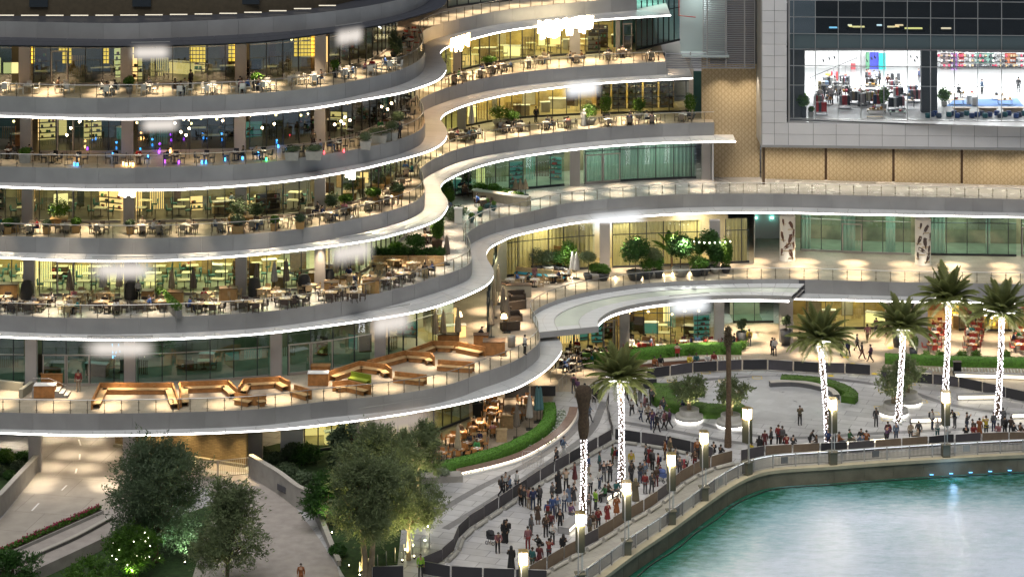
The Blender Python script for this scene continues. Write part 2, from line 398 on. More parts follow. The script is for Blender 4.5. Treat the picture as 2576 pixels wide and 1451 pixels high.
names = {1:'top', 2:'second', 3:'third', 4:'fourth', 5:'lowest'}
for k in range(0, 6):
    z = Z[k]; F = FC[k]
    root = empty('terrace_slab' if k else 'roof_slab', (F[0].x, F[0].y, z)); root.location = (0,0,0)
    root['kind'] = 'structure'
    tag(root, None, None)
    # deck and core
    back = [V3((F[-1].x, 300), 0), V3((F[0].x, 300), 0)]
    d = MB(); d.poly([V3(p, z) for p in F]+[V3(p, z) for p in back])
    d.build('deck', (terrg if k == 4 else terr) if k else cladd, root)
    core = offset(F, -.03)
    c = MB(); c.strip([V3(p, z-1.3) for p in core], [V3(p, z-.01) for p in core]); c.build('slab_edge', joint, root)
    rails = {}
    if k != 5:
        slab_band('fascia_panel', F, z-1.3, z+.04, .02, clad, root, 2.6)
        Es = [EC[k]]
    else:
        iL = min(range(len(F)), key=lambda i: (F[i]-P(1350,824,6).xy).length)
        iR = min(range(len(F)), key=lambda i: (F[i]-P(2023,704,6).xy).length)
        slab_band('fascia_panel', F[:iL], z-1.3, z+.04, .02, clad, root, 2.6)
        slab_band('fascia_panel', F[iL:iR], z-.36, z+.04, .02, clad, root, 2.6)
        slab_band('fascia_panel', F[iR:], z-1.3, z+.04, .02, clad, root, 2.6)
        Es = [EC[5], EC['r']]
    for E in Es:
        near = [F[min(range(len(F)), key=lambda i: (F[i]-p).length)] for p in E]
        mat_e = cladd if k == 0 else (cancl if k > 2 else cladl)
        i = 0
        step = 5
        while i < len(E)-1:
            j = min(i+step, len(E)-1)
            mid = [E[q]*.5+near[q]*.5 for q in range(i, j+1)]
            for A_, B_, za, zb in ((E[i:j+1], mid, z-1.44, z-1.36), (mid, near[i:j+1], z-1.35, z-1.3)):
                A_ = list(A_); B_ = list(B_)
                for arr in (A_, B_):
                    if len(arr) > 1 and (arr[-1]-arr[-2]).length > .06: arr[-1] = arr[-1]-(arr[-1]-arr[-2]).normalized()*.025
                mb = MB(); mb.strip([V3(p, za) for p in A_], [V3(p, zb) for p in B_])
                mb.strip([V3(p, za-.05) for p in A_], [V3(p, za) for p in A_])
                mb.build('canopy_panel', mat_e, root)
            i = j
        und = MB(); und.strip([V3(p, z-1.46) for p in E], [V3(p, z-1.40) for p in near]); und.build('canopy_core', joint, root)
        # the light line under the lip, in tubes end to end
        if k:
            L = 0; i0 = 0
            nn = normals(E)
            for q in range(1, len(E)):
                if q-i0 >= 9 or q == len(E)-1:
                    seg = [E[w]+nn[w]*-.02 for w in range(i0, q+1)]
                    if len(seg) > 1:
                        seg[-1] = seg[-1]-(seg[-1]-seg[-2]).normalized()*.05
                        inn = [E[w]-nn[w]*.07 for w in range(i0, q+1)]
                        t = MB(); t.strip([V3(p, z-1.63) for p in seg], [V3(p, z-1.48) for p in seg]); t.strip([V3(p, z-1.63) for p in inn], [V3(p, z-1.63) for p in seg])
                        t.build('light_tube', rnd.choice((ledm, ledm, mat('led_strip_soft', (1,1,1), .5, emit=(1,.96,.9), es=5))), root)
                    i0 = q
        # soffit
        sf = MB(); bk = [V3((E[-1].x, 300), 0), V3((E[0].x, 300), 0)]
        if k == 5 and E is EC[5]:
            bk = [V3(P(1345,825,4.4).xy,0), V3(P(1338,800,4.4).xy,0), V3((P(1338,800,4.4).x, 300), 0), V3((E[0].x, 300), 0)]
        inn = offset(E, -.1)
        sf.poly([V3(p, z-1.6) for p in inn]+[V3(p, z-1.6) for p in bk], False); sf.build('soffit', soffit, root)
    if k in (1,2,3):       # straight end walls on the right
        e = F[-1]; b = MB(); b.box((e.x-.02, e.y+15, z-.65), (.04, 30, 1.3)); b.build('end_wall', clad, root)
    root.name = {0:'roof_slab'}.get(k, 'terrace_floor')

# wide glass canopy over the plaza restaurant
C_PX = [(1506,826),(1504,812.5),(1521,796),(1554,781),(1621,766),(1720.7,754),(1787,749),(1880,747.5),(1932,748),(1994,750)]
CC = curve_px(C_PX, 5.1, .5)
can = tag(empty('glass_canopy', (0,0,0)), 'wide pale canopy with frosted skylight panels over the plaza restaurant', 'canopy')
Fm = FC[5][iL:iR+1]
def at_frac(c, t):
    x = t*(len(c)-1); i = min(int(x), len(c)-2); return c[i]+(c[i+1]-c[i])*(x-i)
Fr = resample(Fm, .4); Cr = resample(CC, .4)
NB = 26; cm_ = mat('canopy_white_metal', (.72,.74,.75), .4, 0, noise=.06, nscale=.6)
def canp(t, s): # s 0 at building, 1 at outer edge
    a = at_frac(Fr, t); b = at_frac(Cr, t); p = a*(1-s)+b*s
    return Vector((p.x, p.y, 5.63-.33*s))
for q in range(NB):
    t0, t1 = q/NB, (q+1)/NB-.0012
    for s0, s1, mm, nm in ((0,.16,cm_,'metal_panel'),(.163,.33,cm_,'metal_panel'),(.34,.70,None,'skylight'),(.71,1,cm_,'metal_panel')):
        if nm == 'skylight' and q < 1: mm = cm_; nm = 'metal_panel'
        g = MB(); n_ = 4; h = .0 if nm == 'metal_panel' else .03
        g.strip([canp(t0+(t1-t0)*w/n_, s1)-Vector((0,0,h)) for w in range(n_+1)], [canp(t0+(t1-t0)*w/n_, s0)-Vector((0,0,h)) for w in range(n_+1)])
        g.build(nm, mm or mat('frosted_glass', (.66,.72,.64), .2, noise=.12, nscale=.6), can)
g = MB(); N = 60
g.strip([canp(w/N, 1)-Vector((0,0,.06)) for w in range(N+1)], [canp(w/N, 0)-Vector((0,0,.06)) for w in range(N+1)])
g.strip([canp(w/N, 1)-Vector((0,0,.45)) for w in range(N+1)], [canp(w/N, 1) for w in range(N+1)])
g.add([canp(0,0)-Vector((0,0,.55)), canp(0,1)-Vector((0,0,.55)), canp(0,1), canp(0,0)], [(0,1,2,3)])
g.build('canopy_frame', clad, can)
g = MB(); g.strip([canp(w/N, 1)-Vector((0,0,.55)) for w in range(N+1)], [canp(w/N, 0)-Vector((0,0,.55)) for w in range(N+1)], True); g.build('soffit', soffit, can)
for q in range(12):
    g = MB(); pts = [canp((q+w/6*.985)/12*.97+.02, 1.004)-Vector((0,0,.42)) for w in range(7)]
    g.strip([p-Vector((0,0,.18)) for p in pts], pts); g.build('light_tube', ledm, can)

# ------------------------------------------------------------------ glass railings
def railing(k, i0, i1, label, inset=.14, sp=1.38):
    F = FC[k][i0:i1]; z = Z[k]; c = resample(offset(F, -inset), sp)
    r = tag(empty('glass_railing', (c[0].x, c[0].y, z)), label, 'railing'); r.location = (0,0,0)
    pm = MB(); pm.box((0,0,.52), (.05,.05,1.04)); pm.box((0,0,.25), (.22,.03,.03)); pm.box((0,0,.85), (.22,.03,.03)); pme = pm.mesh('post', postm)
    nn = normals(c); np_ = 0
    for i, p in enumerate(c):
        obj('post', pme, r, (p.x, p.y, z), math.atan2(nn[i].y, nn[i].x)+R(90))
        if i: 
            a, b = c[i-1], p; dd = (b-a).normalized()*.03
            g = MB(); o_ = nn[i]*.02; a2 = a+dd+o_; b2 = b-dd+o_
            g.quad(V3(a2,z+.06), V3(b2,z+.06), V3(b2,z+1.02), V3(a2,z+1.02)); g.build('glass_pane', rglass, r)
    h = MB(); fine = resample(offset(F, -inset), .4); h.tube([V3(p, z+1.08) for p in fine], .035, 6); h.build('handrail', steel, r)
for k in range(1, 6):
    n = len(FC[k])
    railing(k, 0, n, {1:'glass railing along the topmost dining terrace with white tables', 2:'glass railing along the dark second terrace with coloured lanterns', 3:'glass railing along the third terrace with planters and dark tables',
        4:'glass railing along the fourth terrace that runs on past the glossy walkway', 5:'glass railing along the lowest terrace with orange benches and falcon columns'}[k])

# ------------------------------------------------------------------ glazed walls, columns, rooms behind
lvl = {1:'top terrace', 2:'second terrace', 3:'third terrace', 4:'fourth terrace', 5:'lowest terrace', 6:'plaza', 0:'roof'}
def wall_pts(k, u0, u1, curve=None):
    c = curve or WC[k]; return [p for p in c if u0 <= u_of(p) <= u1]
def glass_bay(k, pts, z, h, gm, label, pw=1.5, transom=(.74,), door=None, mm=None, dmm=None, curtain=None, group=None):
    if len(pts) < 2: return
    mm = mm or mull; c = resample(pts, pw)
    if (pts[-1]-c[-1]).length > .3: c.append(pts[-1])
    r = tag(empty('glass_wall', (c[0].x, c[0].y, z)), label, 'glass wall', group)
    r.location = (0,0,0)
    zs = [z+.05]+[z+h*t for t in transom]+[z+h]
    for i in range(len(c)-1):
        a, b = c[i], c[i+1]; dr = (b-a).normalized(); 
        isdoor = door is not None and i in door
        for j in range(len(zs)-1):
            g = MB(); g.quad(V3(a,zs[j]), V3(b,zs[j]), V3(b,zs[j+1]), V3(a,zs[j+1])); g.build('pane', gm, r)
        if isdoor:
            g = MB(); rz = math.atan2(dr.y, dr.x); mid = (a+b)/2; nrm = Vector((dr.y,-dr.x))*.06; L = (b-a).length; H = min(h*transom[0], 2.9)
            for s in (-1, 1):
                g.box(V3(a+dr*(.08 if s<0 else L-.08)+nrm, z+H/2), (.1,.06,H), rz)
            g.box(V3(mid+nrm, z+H), (L,.06,.12), rz); g.box(V3(mid+nrm, z+.12), (L,.06,.2), rz)
            dd = g.build('door_frame', dmm or mulll, r)
            g = MB(); g.box(V3(a+dr*(L*.84)+nrm*2, z+1.1), (.03,.04,.5), rz); g.build('door_handle', steel, dd)
        g = MB(); g.box(V3(a, z+h/2), (.07,.12,h), math.atan2(dr.y, dr.x)); g.build('mullion', mm, r)
    for zz in zs[1:-1]:
        g = MB(); 
        for i in range(len(c)-1):
            a, b = c[i], c[i+1]; g.box(V3((a+b)/2, zz), ((b-a).length,.11,.07), math.atan2((b-a).y,(b-a).x))
        g.build('transom', dmm or mm, r)
    g = MB()
    for i in range(len(c)-1):
        a, b = c[i], c[i+1]; g.box(V3((a+b)/2, z+.1), ((b-a).length,.14,.2), math.atan2((b-a).y,(b-a).x))
    g.build('sill', dmm or mm, r)
    if curtain:
        cc = resample(pts, .12); nn = normals(cc); 
        A = []; B = []
        for i, p in enumerate(cc):
            w = math.sin(i*1.9)*.07+math.sin(i*.7)*.03
            q = p-nn[i]*(.45+w); A.append(V3(q,z+.1)); B.append(V3(q,z+h-.1))
        g = MB(); g.strip(A, B); g.build('curtain', curtain, r)
    return r
def column(u, p, z, h, w, label, d=.7, m=None, rz=0, cname='column'):
    r = MB(); r.box((0,0,h/2), (w,d,h)); r.box((0,0,.05), (w+.04,d+.04,.1))
    o = r.build(cname, m or colm, None, (p.x, p.y, z), rz); tag(o, label, 'column'); return o
def curtmat(name, col):
    m = bpy.data.materials.new(name); m.use_nodes = True; nt = m.node_tree; nt.nodes.clear(); o = nt.nodes.new('ShaderNodeOutputMaterial')
    d = nt.nodes.new('ShaderNodeBsdfDiffuse'); t = nt.nodes.new('ShaderNodeBsdfTranslucent'); x = nt.nodes.new('ShaderNodeMixShader'); x.inputs[0].default_value = .55
    d.inputs[0].default_value = (*col,1); t.inputs[0].default_value = (*col,1); nt.links.new(d.outputs[0], x.inputs[1]); nt.links.new(t.outputs[0], x.inputs[2]); nt.links.new(x.outputs[0], o.inputs[0]); return m
curt_y = curtmat('curtain_yellow', (.55,.47,.27))
curt_t = curtmat('curtain_teal', (.38,.47,.40))
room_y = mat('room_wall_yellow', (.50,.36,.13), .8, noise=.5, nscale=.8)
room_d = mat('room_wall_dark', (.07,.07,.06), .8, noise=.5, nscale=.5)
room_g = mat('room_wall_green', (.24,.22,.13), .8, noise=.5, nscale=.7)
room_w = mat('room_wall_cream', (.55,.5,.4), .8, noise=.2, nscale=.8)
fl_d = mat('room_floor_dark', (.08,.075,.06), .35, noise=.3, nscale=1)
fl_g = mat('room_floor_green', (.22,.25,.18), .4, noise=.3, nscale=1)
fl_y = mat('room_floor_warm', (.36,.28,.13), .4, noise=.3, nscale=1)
bulb = mat('bulb_warm', (1,.8,.5), .5, emit=(1,.66,.28), es=6, sample=False)
bulbw = mat('bulb_white', (1,1,1), .5, emit=(1,.92,.72), es=8, sample=False)
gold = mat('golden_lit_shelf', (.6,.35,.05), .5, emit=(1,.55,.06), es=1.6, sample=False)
lamps_n = 0
def area(loc, size, power, col, name='room_light'):
    l = bpy.data.lights.new(name, 'AREA'); l.shape = 'RECTANGLE'; l.size = size[0]; l.size_y = size[1]; l.energy = power; l.color = col
    o = bpy.data.objects.new(name, l); COL.objects.link(o); o.location = loc; return o
SPOTS = {}
def spot(loc, power, col=(1,.80,.56), ang=46, blend=1, name='downlight', rx=0, parent=None):
    key = (round(power), col, ang)
    if key not in SPOTS:
        l = bpy.data.lights.new(name, 'SPOT'); l.energy = power; l.color = col; l.spot_size = R(ang); l.spot_blend = blend; l.shadow_soft_size = .05
        SPOTS[key] = l
    o = bpy.data.objects.new(name, SPOTS[key]); COL.objects.link(o); o.location = loc; o.rotation_euler = (rx,0,0); return o
def room(k, pts, z, depth, wall, floor_m, lcol, lpow, label, h=4.4, ceil_n=2):
    """back wall and floor of a room behind a stretch of glass"""
    c = resample(pts, 1.5); nn = normals(c); bk = [p-n*depth for p, n in zip(c, nn)]
    bk = [Vector((p.x, p.y)) for p in bk]
    r = tag(empty('room', (0,0,0)), None, None); r['kind'] = 'structure'
    g = MB(); g.strip([V3(p, z) for p in bk], [V3(p, z+h) for p in bk]); g.build('back_wall', wall, r)
    g = MB(); g.strip([V3(p-n*.1, z+.012) for p, n in zip(c,nn)], [V3(p, z+.012) for p in bk]); g.build('room_floor', floor_m, r)
    L = sum((b-a).length for a,b in zip(c,c[1:])); nL = max(1, int(L/6))
    for i in range(nL):
        p = at_frac(c, (i+.5)/nL); q = at_frac(bk, (i+.5)/nL); m_ = p*.45+q*.55
        area((m_.x, m_.y, z+h-.15), (3,3), lpow, lcol)
    return c, bk, r
pend_me = None
def pendant(x, y, z, top, label, em=None, r=.16, group=None, n=1):
    g = MB(); g.tube([(0,0,0),(0,0,top)], .012, 4); o = g.build('pendant_lamp', blackm, None, (x,y,z)); tag(o, label, 'lamp', group)
    b = MB(); b.ico((0,0,-r), r); b.build('bulb', em or bulb, o); return o

HW = 4.42
# left glazed bays: column positions seen in the photograph
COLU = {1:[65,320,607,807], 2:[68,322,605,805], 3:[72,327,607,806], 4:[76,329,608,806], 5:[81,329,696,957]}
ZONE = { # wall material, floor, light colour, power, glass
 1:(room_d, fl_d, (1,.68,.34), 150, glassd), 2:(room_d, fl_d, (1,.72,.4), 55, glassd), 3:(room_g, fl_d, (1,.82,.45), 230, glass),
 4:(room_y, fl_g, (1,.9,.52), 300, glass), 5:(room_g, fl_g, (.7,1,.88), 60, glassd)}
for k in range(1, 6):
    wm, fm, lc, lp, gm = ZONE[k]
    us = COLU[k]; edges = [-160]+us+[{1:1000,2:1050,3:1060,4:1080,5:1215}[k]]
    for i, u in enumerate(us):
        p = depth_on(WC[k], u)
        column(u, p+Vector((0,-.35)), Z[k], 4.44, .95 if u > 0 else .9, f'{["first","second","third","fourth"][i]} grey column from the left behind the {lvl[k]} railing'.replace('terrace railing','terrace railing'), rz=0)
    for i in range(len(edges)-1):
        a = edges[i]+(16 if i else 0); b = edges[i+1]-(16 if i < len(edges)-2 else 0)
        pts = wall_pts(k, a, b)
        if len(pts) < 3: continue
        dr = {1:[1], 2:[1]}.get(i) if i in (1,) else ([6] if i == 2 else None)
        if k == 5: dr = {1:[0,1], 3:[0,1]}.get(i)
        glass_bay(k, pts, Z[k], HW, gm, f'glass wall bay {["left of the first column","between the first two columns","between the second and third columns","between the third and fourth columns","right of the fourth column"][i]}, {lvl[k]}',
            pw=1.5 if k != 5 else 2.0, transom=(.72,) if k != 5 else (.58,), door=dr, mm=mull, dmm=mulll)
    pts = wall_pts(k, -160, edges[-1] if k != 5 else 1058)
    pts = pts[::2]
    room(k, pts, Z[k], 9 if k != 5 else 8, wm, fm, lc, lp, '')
room(5, wall_pts(5,1075,1222)[:-1:2], Z[5], 5, room_w, fl_y, (1,.8,.52), 420, '')
g = MB(); q_ = [P(u,v,6) for u,v in ((1232,820),(1262,720),(1275,700))]; g.strip([V3(a,6) for a in q_],[V3(a,10.4) for a in q_]); o = g.build('lit_corner_wall', mat('pale_lit_wall',(.6,.58,.40),.8)); o['kind'] = 'structure'
area((P(1246,760,6).x-.3, P(1246,760,6).y-.2, 10.2), (1,2.5), 120, (1,.93,.6))
# right glazed walls
def simple_bay(k, u0, u1, gm, label, **kw): return glass_bay(k, wall_pts(k, u0, u1), Z[k], HW, gm, label, **kw)
simple_bay(1, 1120, 1290, glassg, 'green tinted glass wall at the top edge behind the topmost walkway')
# level 2 right
simple_bay(2, 1108, 1140, glassg, 'narrow green glass panel left of the pillar, upper right terrace')
simple_bay(2, 1158, 1430, glass, 'glass wall with warm dining room, upper right terrace', mm=mull)
simple_bay(2, 1462, 1546, glass, 'glass bay between two grey pillars, upper right terrace')
simple_bay(2, 1562, 1600, glassg, 'narrow glass door bay beside the thin pillar, upper right terrace', door=[0])
room(2, wall_pts(2,1120,1610), Z[2], 8, room_y, fl_y, (1,.86,.42), 330, '')
for u, w, lb in ((1150,.8,'broad grey pillar near the curved corner, upper right terrace'),(1446,1.1,'grey pillar under the big orange lit sign, upper right terrace'),(1554,.45,'thin grey pillar beside the glass door, upper right terrace')):
    column(u, depth_on(WC[2], u)+Vector((0,-.3)), Z[2], 4.44, w, lb)
# level 3 right
simple_bay(3, 1108, 1150, glassg, 'dark green glass beside the closed parasol, right terrace below')
simple_bay(3, 1172, 1500, glass, 'glass wall of the yellow lit lounge, right terrace below', mm=mull)
simple_bay(3, 1502, 1735, glass, 'glass wall with lit display shelves, right terrace below', mm=mull, pw=1.8, transom=(.38,.74))
c3, b3, _ = room(3, wall_pts(3,1108,1745), Z[3], 5.5, room_y, fl_y, (1,.84,.45), 430, '')
column(1161, depth_on(WC[3],1161)+Vector((0,-.3)), Z[3], 4.44, .9, 'grey pillar behind the closed cream parasol, right terrace')
# level 4 right
simple_bay(4, 1135, 1430, glassg, 'teal glass wall left of the pillar, glossy walkway', curtain=None)
simple_bay(4, 1462, 1760, glassg, 'teal glass wall with drawn curtains, glossy walkway', curtain=curt_t, pw=1.9, door=[0,1])
room(4, wall_pts(4,1135,1765), Z[4], 6, room_g, fl_g, (.92,1,.85), 230, '')
for u, w, lb in ((1446,1.05,'grey pillar beside the litter bin on the glossy walkway'),(1776,.95,'grey end pillar with small black plaque on the glossy walkway')):
    column(u, depth_on(WC[4], u)+Vector((0,-.3)), Z[4], 4.44, w, lb)
# level 5 right
def seg(k, a, b): return resample([P(*a,Z[k]).xy, P(*b,Z[k]).xy], .6)
sp5 = [P(1226,857,6).xy, P(1240,780,6).xy, P(1250,700,6).xy]
glass_bay(5, resample(sp5,.5), 6, HW, glassg, 'tall pale glass corner returning behind the lowest terrace parasols', pw=2.2)
glass_bay(5, wall_pts(5,1262,1505)+[], 6, HW, glass, 'curtained glass wall behind the garden terrace, left part', curtain=curt_y, pw=1.6)
glass_bay(5, wall_pts(5,1536,1780), 6, HW, glass, 'curtained glass wall behind the garden terrace trees', curtain=curt_y, pw=1.7)
glass_bay(5, wall_pts(5,1812,1897), 6, HW, glass, 'curtained glass bay at the right end of the garden terrace', curtain=curt_y, pw=1.6)
for u, w, lb in ((1521,1.0,'grey pillar behind the round clipped tree, garden terrace'),(1797,1.05,'grey pillar behind the tallest tree, garden terrace')):
    column(u, depth_on(WC[5], u)+Vector((0,-.3)), 6, 4.44, w, lb)
room(5, wall_pts(5,1262,1897), 6, 4, room_w, fl_y, (1,.87,.5), 260, '')
W5b = [P(1990,629,6).xy, P(2165,637,6).xy, P(2303,641,6).xy, P(2576,645,6).xy, P(2720,648,6).xy]
W5b = resample(W5b, .5)
def sub(c, u0, u1): return [p for p in c if u0 <= u_of(p) <= u1]
def curtain_strip(c, z, h, m, label):
    cc = resample(c, .12); nn = normals(cc); A = []; B = []
    for i, p in enumerate(cc): q = p-nn[i]*(.45+math.sin(i*1.9)*.07+math.sin(i*.7)*.03); A.append(V3(q,z+.1)); B.append(V3(q,z+h-.1))
    g = MB(); g.strip(A, B); tag(g.build('curtain', m), label, 'curtain')
for u0_, u1_, l_ in ((2012,2052,'pale teal curtain left of the office door, falcon walkway'),(2112,2160,'pale teal curtain behind the framed office door'),(2228,2262,'pale teal curtain between dark panes, falcon walkway'),(2335,2385,'pale teal curtain right of the second falcon column'),(2470,2500,'narrow pale curtain near the bright office corner')): curtain_strip(sub(W5b,u0_,u1_), 6, HW, curt_t, l_)
glass_bay(5, sub(W5b,2010,2300), 6, HW, glassg, 'green glass office wall between the two falcon columns', pw=2.05, door=[2], dmm=mulll)
glass_bay(5, sub(W5b,2318,2560), 6, HW, glassg, 'green glass office wall right of the second falcon column', pw=2.05)
glass_bay(5, sub(W5b,2562,2720), 6, HW, glassg, 'green glass office wall with door frame at the right edge', pw=2.05, door=[0], dmm=mulll)
room(5, W5b, 6, 5, room_g, fl_g, (.9,1,.85), 190, '')
# recess between garden terrace and falcon columns
st = empty('recess_wall', (0,0,0)); st['kind'] = 'structure'
a, b, c_, d_ = P(1897,660,6).xy, P(1900,600,6).xy, P(1985,600,6).xy, P(1990,629,6).xy
g = MB(); g.strip([V3(p,6) for p in (a,b,c_,d_)], [V3(p,10.44) for p in (a,b,c_,d_)]); g.build('wall_face', white, st)
# plaza level right
W6a = resample([P(u,v,0).xy for u,v in [(1395,897),(1500,884),(1560,880),(1590,873),(1797,871)]], .5)
W6c = resample([P(u,v,0).xy for u,v in [(1845,812),(1950,811)]], .5)
W6d = resample([P(u,v,0).xy for u,v in [(1990,827),(2220,827),(2300,829),(2576,833),(2720,835)]], .5)
glass_bay(6, sub(W6a,1400,1494), 0, HW, glass, 'glass front of the small bar under the canopy edge')
glass_bay(6, sub(W6a,1506,1560), 0, HW, glass, 'yellow lit double door of the plaza restaurant', door=[0,1], dmm=mulll, pw=1.1)
glass_bay(6, sub(W6a,1584,1797), 0, HW, glass, 'glass front of the plaza restaurant with red chairs', mm=mull, pw=1.3)
room(6, W6a, 0, 9, room_y, fl_y, (1,.82,.45), 260, '')
glass_bay(6, W6c, 0, HW, glassg, 'frosted green doors deep in the plaza entrance', pw=2.1, transom=(.8,))
room(6, W6c, 0, 3, room_w, fl_g, (.8,1,.8), 160, '')
glass_bay(6, sub(W6d,2024,2225), 0, HW, glass, 'yellow lit hall windows behind the first palm crowns', pw=1.9, mm=mull, curtain=None)
room(6, sub(W6d,2000,2300), 0, 5, room_y, fl_y, (1,.88,.5), 270, '')
glass_bay(6, sub(W6d,2400,2720), 0, HW, glass, 'glass front of the red lit cafe at the right edge', pw=1.6)
room(6, sub(W6d,2310,2720), 0, 7, mat('cafe_wall_red', (.35,.07,.04), .6, noise=.5, nscale=1.2), fl_y, (1,.75,.42), 300, '')
for u, v, w, lb in ((1571,884,.95,'grey column beside the yellow lit double door'),(1809,872,.95,'grey column right of the red chair restaurant front'),(1977,858,1.3,'broad grey column behind the dark pot at the entrance'),
                    (2316,872,1.25,'broad grey column left of the outdoor cafe tables'),(2240,828,1.0,'grey column behind the second palm crown')):
    column(u, P(u,v,0).xy, 0, 4.44, w, lb)
# plaza level left, under the lowest terrace
W6l = resample([P(u,v,0).xy for u,v in [(766,1138),(900,1120),(1072,1095),(1192,1048)]], .5)
glass_bay(6, W6l, 0, HW, glassg, 'teal glass front of the garden restaurant behind the big tree', pw=1.2)
room(6, W6l, 0, 8, room_w, fl_y, (1,.8,.45), 300, '')
column(1196, P(1198,1046,0).xy, 0, 4.44, .5, 'slim dark post at the end of the teal glass front', m=mull)
# dark roof wall with window strip
rw = tag(empty('penthouse_wall', (0,0,0)), 'beige wall with dark windows above the dark roof edge', 'wall')
pts = resample([p for p in WC[0]], .6)
g = MB(); g.strip([V3(p,36) for p in pts], [V3(p,40) for p in pts]); g.build('wall_face', mat('beige_wall',(.10,.08,.05),.8,noise=.2), rw)
for u in (98,357,630,890):
    p = depth_on(pts, u); g = MB(); g.box((p.x, p.y-.1, 38.3), (1.6,.2,3)); g.build('window', mat('dark_window',(.02,.025,.03),.1), rw)
for q in range(14):
    p = depth_on(pts, 20+q*62); g = MB(); g.box((p.x, p.y-1.2, 36.25), (1.5,.1,.07)); g.build('lit_strip', mat('dim_strip',(1,1,1),.5,emit=(1,.85,.55),es=.5+0,sample=False), rw)

# ------------------------------------------------------------------ downlights under every slab
def rowlights(k, insets, sp, power, u0=-100, u1=2640, col=(1,.79,.54), ang=48, zc=None, curve=None):
    c0 = curve or FC[k]
    for q, ins in enumerate(insets):
        c = resample(offset(c0, -ins), sp); 
        for i, p in enumerate(c):
            u = u_of(p)
            if not (u0 <= u <= u1): continue
            # keep in front of the walls
            zz = (zc if zc is not None else Z[k]+4.3)
            spot((p.x, p.y, zz), round(power*rnd.choice((1.1,1.35,1.6))), col, ang)
rowlights(1, (1.6,3.6), 4.6, 1500, u1=1010)
rowlights(1, (1.3,), 2.8, 1600, u0=1060, u1=1640, zc=34.3)
rowlights(2, (2.0,), 5.5, 350, u1=1040)
rowlights(2, (1.2,3.2), 3.6, 1600, u0=1075, u1=1660)
rowlights(3, (1.6,3.6), 4.2, 1150, u1=1640)
rowlights(4, (1.6,4.0), 4.6, 1250, u1=1150)
rowlights(4, (1.8,4.8), 4.4, 1300, u0=1180, u1=1780)
rowlights(4, (3.2,), 4.4, 300, u0=1780, ang=90)
rowlights(4, (7.2,), 3.2, 900, u0=1975, ang=140, col=(1,.86,.66))  # added wide row that brightens the lattice wall
rowlights(4, (4.2,), 3.2, 330, u0=1930, ang=150, col=(1,.88,.70), zc=15.9)  # second added row, evens the glow on the lattice wall
rowlights(5, (1.8,4.6), 4.6, 1350, u1=1330)
rowlights(5, (2.2,5.4), 5.0, 900, u0=1360, u1=1830)
rowlights(5, (1.6,4.2,6.8), 4.9, 1400, u0=1880)
rowlights(4, (6.5,), 5, 1500, u0=1975, ang=130, col=(1,.85,.6))  # another wide row added for the lattice wall
for u_ in (1815, 1880): q_ = P(u_,440,12); spot((q_.x, q_.y-2.8, 23.3), 600, (1,.86,.66), 120)
# canopy lip lights that throw pools on the canopy below
mid2 = [ (e+FC[2][min(range(len(FC[2])), key=lambda i: (FC[2][i]-e).length)])/2 for e in EC[2]]
rowlights(3, (0,), 2.5, 1500, u0=980, u1=1690, zc=Z[2]-1.7, curve=mid2, ang=38)
rowlights(3, (0,), 5.6, 1300, u1=980, zc=Z[2]-1.7, curve=mid2, ang=40)
mid1 = [ (e+FC[1][min(range(len(FC[1])), key=lambda i: (FC[1][i]-e).length)])/2 for e in EC[1]]
rowlights(2, (0,), 3.2, 420, u0=1040, u1=1690, zc=Z[1]-1.7, curve=mid1, ang=70, col=(1,.62,.32))
mid3 = [ (e+FC[3][min(range(len(FC[3])), key=lambda i: (FC[3][i]-e).length)])/2 for e in EC[3]]
rowlights(4, (0,), 5, 260, u0=600, u1=1790, zc=Z[3]-1.7, curve=mid3, ang=75, col=(1,.93,.85))
# plaza level soffit lights
for (u, v) in [(1860,826),(1925,824),(1990,840),(1872,850),(1935,852),(1868,880),(1930,878),(2050,842),(2110,850),(2170,845),(2230,850),(2070,870),(2140,880),(2210,870),(2030,895),(2090,905),(2180,900),(2260,862),
               (1840,838),(1900,838),(1960,866),(2350,850),(2420,848),(2500,850),(2560,850),(2390,880),(2480,885),(2550,885),(2330,900)]:
    p = P(u,v,0); spot((p.x,p.y,4.2), 1350, ang=52)
for (u, v) in [(1460,905),(1520,905),(1600,888),(1660,885),(1720,883),(1780,884),(1240,1010),(1300,990),(1250,1050),(1200,1085),(1150,1110),(1320,1010),(1420,930),(1365,960),(1470,940),(1340,945)]:
    p = P(u,v,0); spot((p.x,p.y,4.1), 1500)
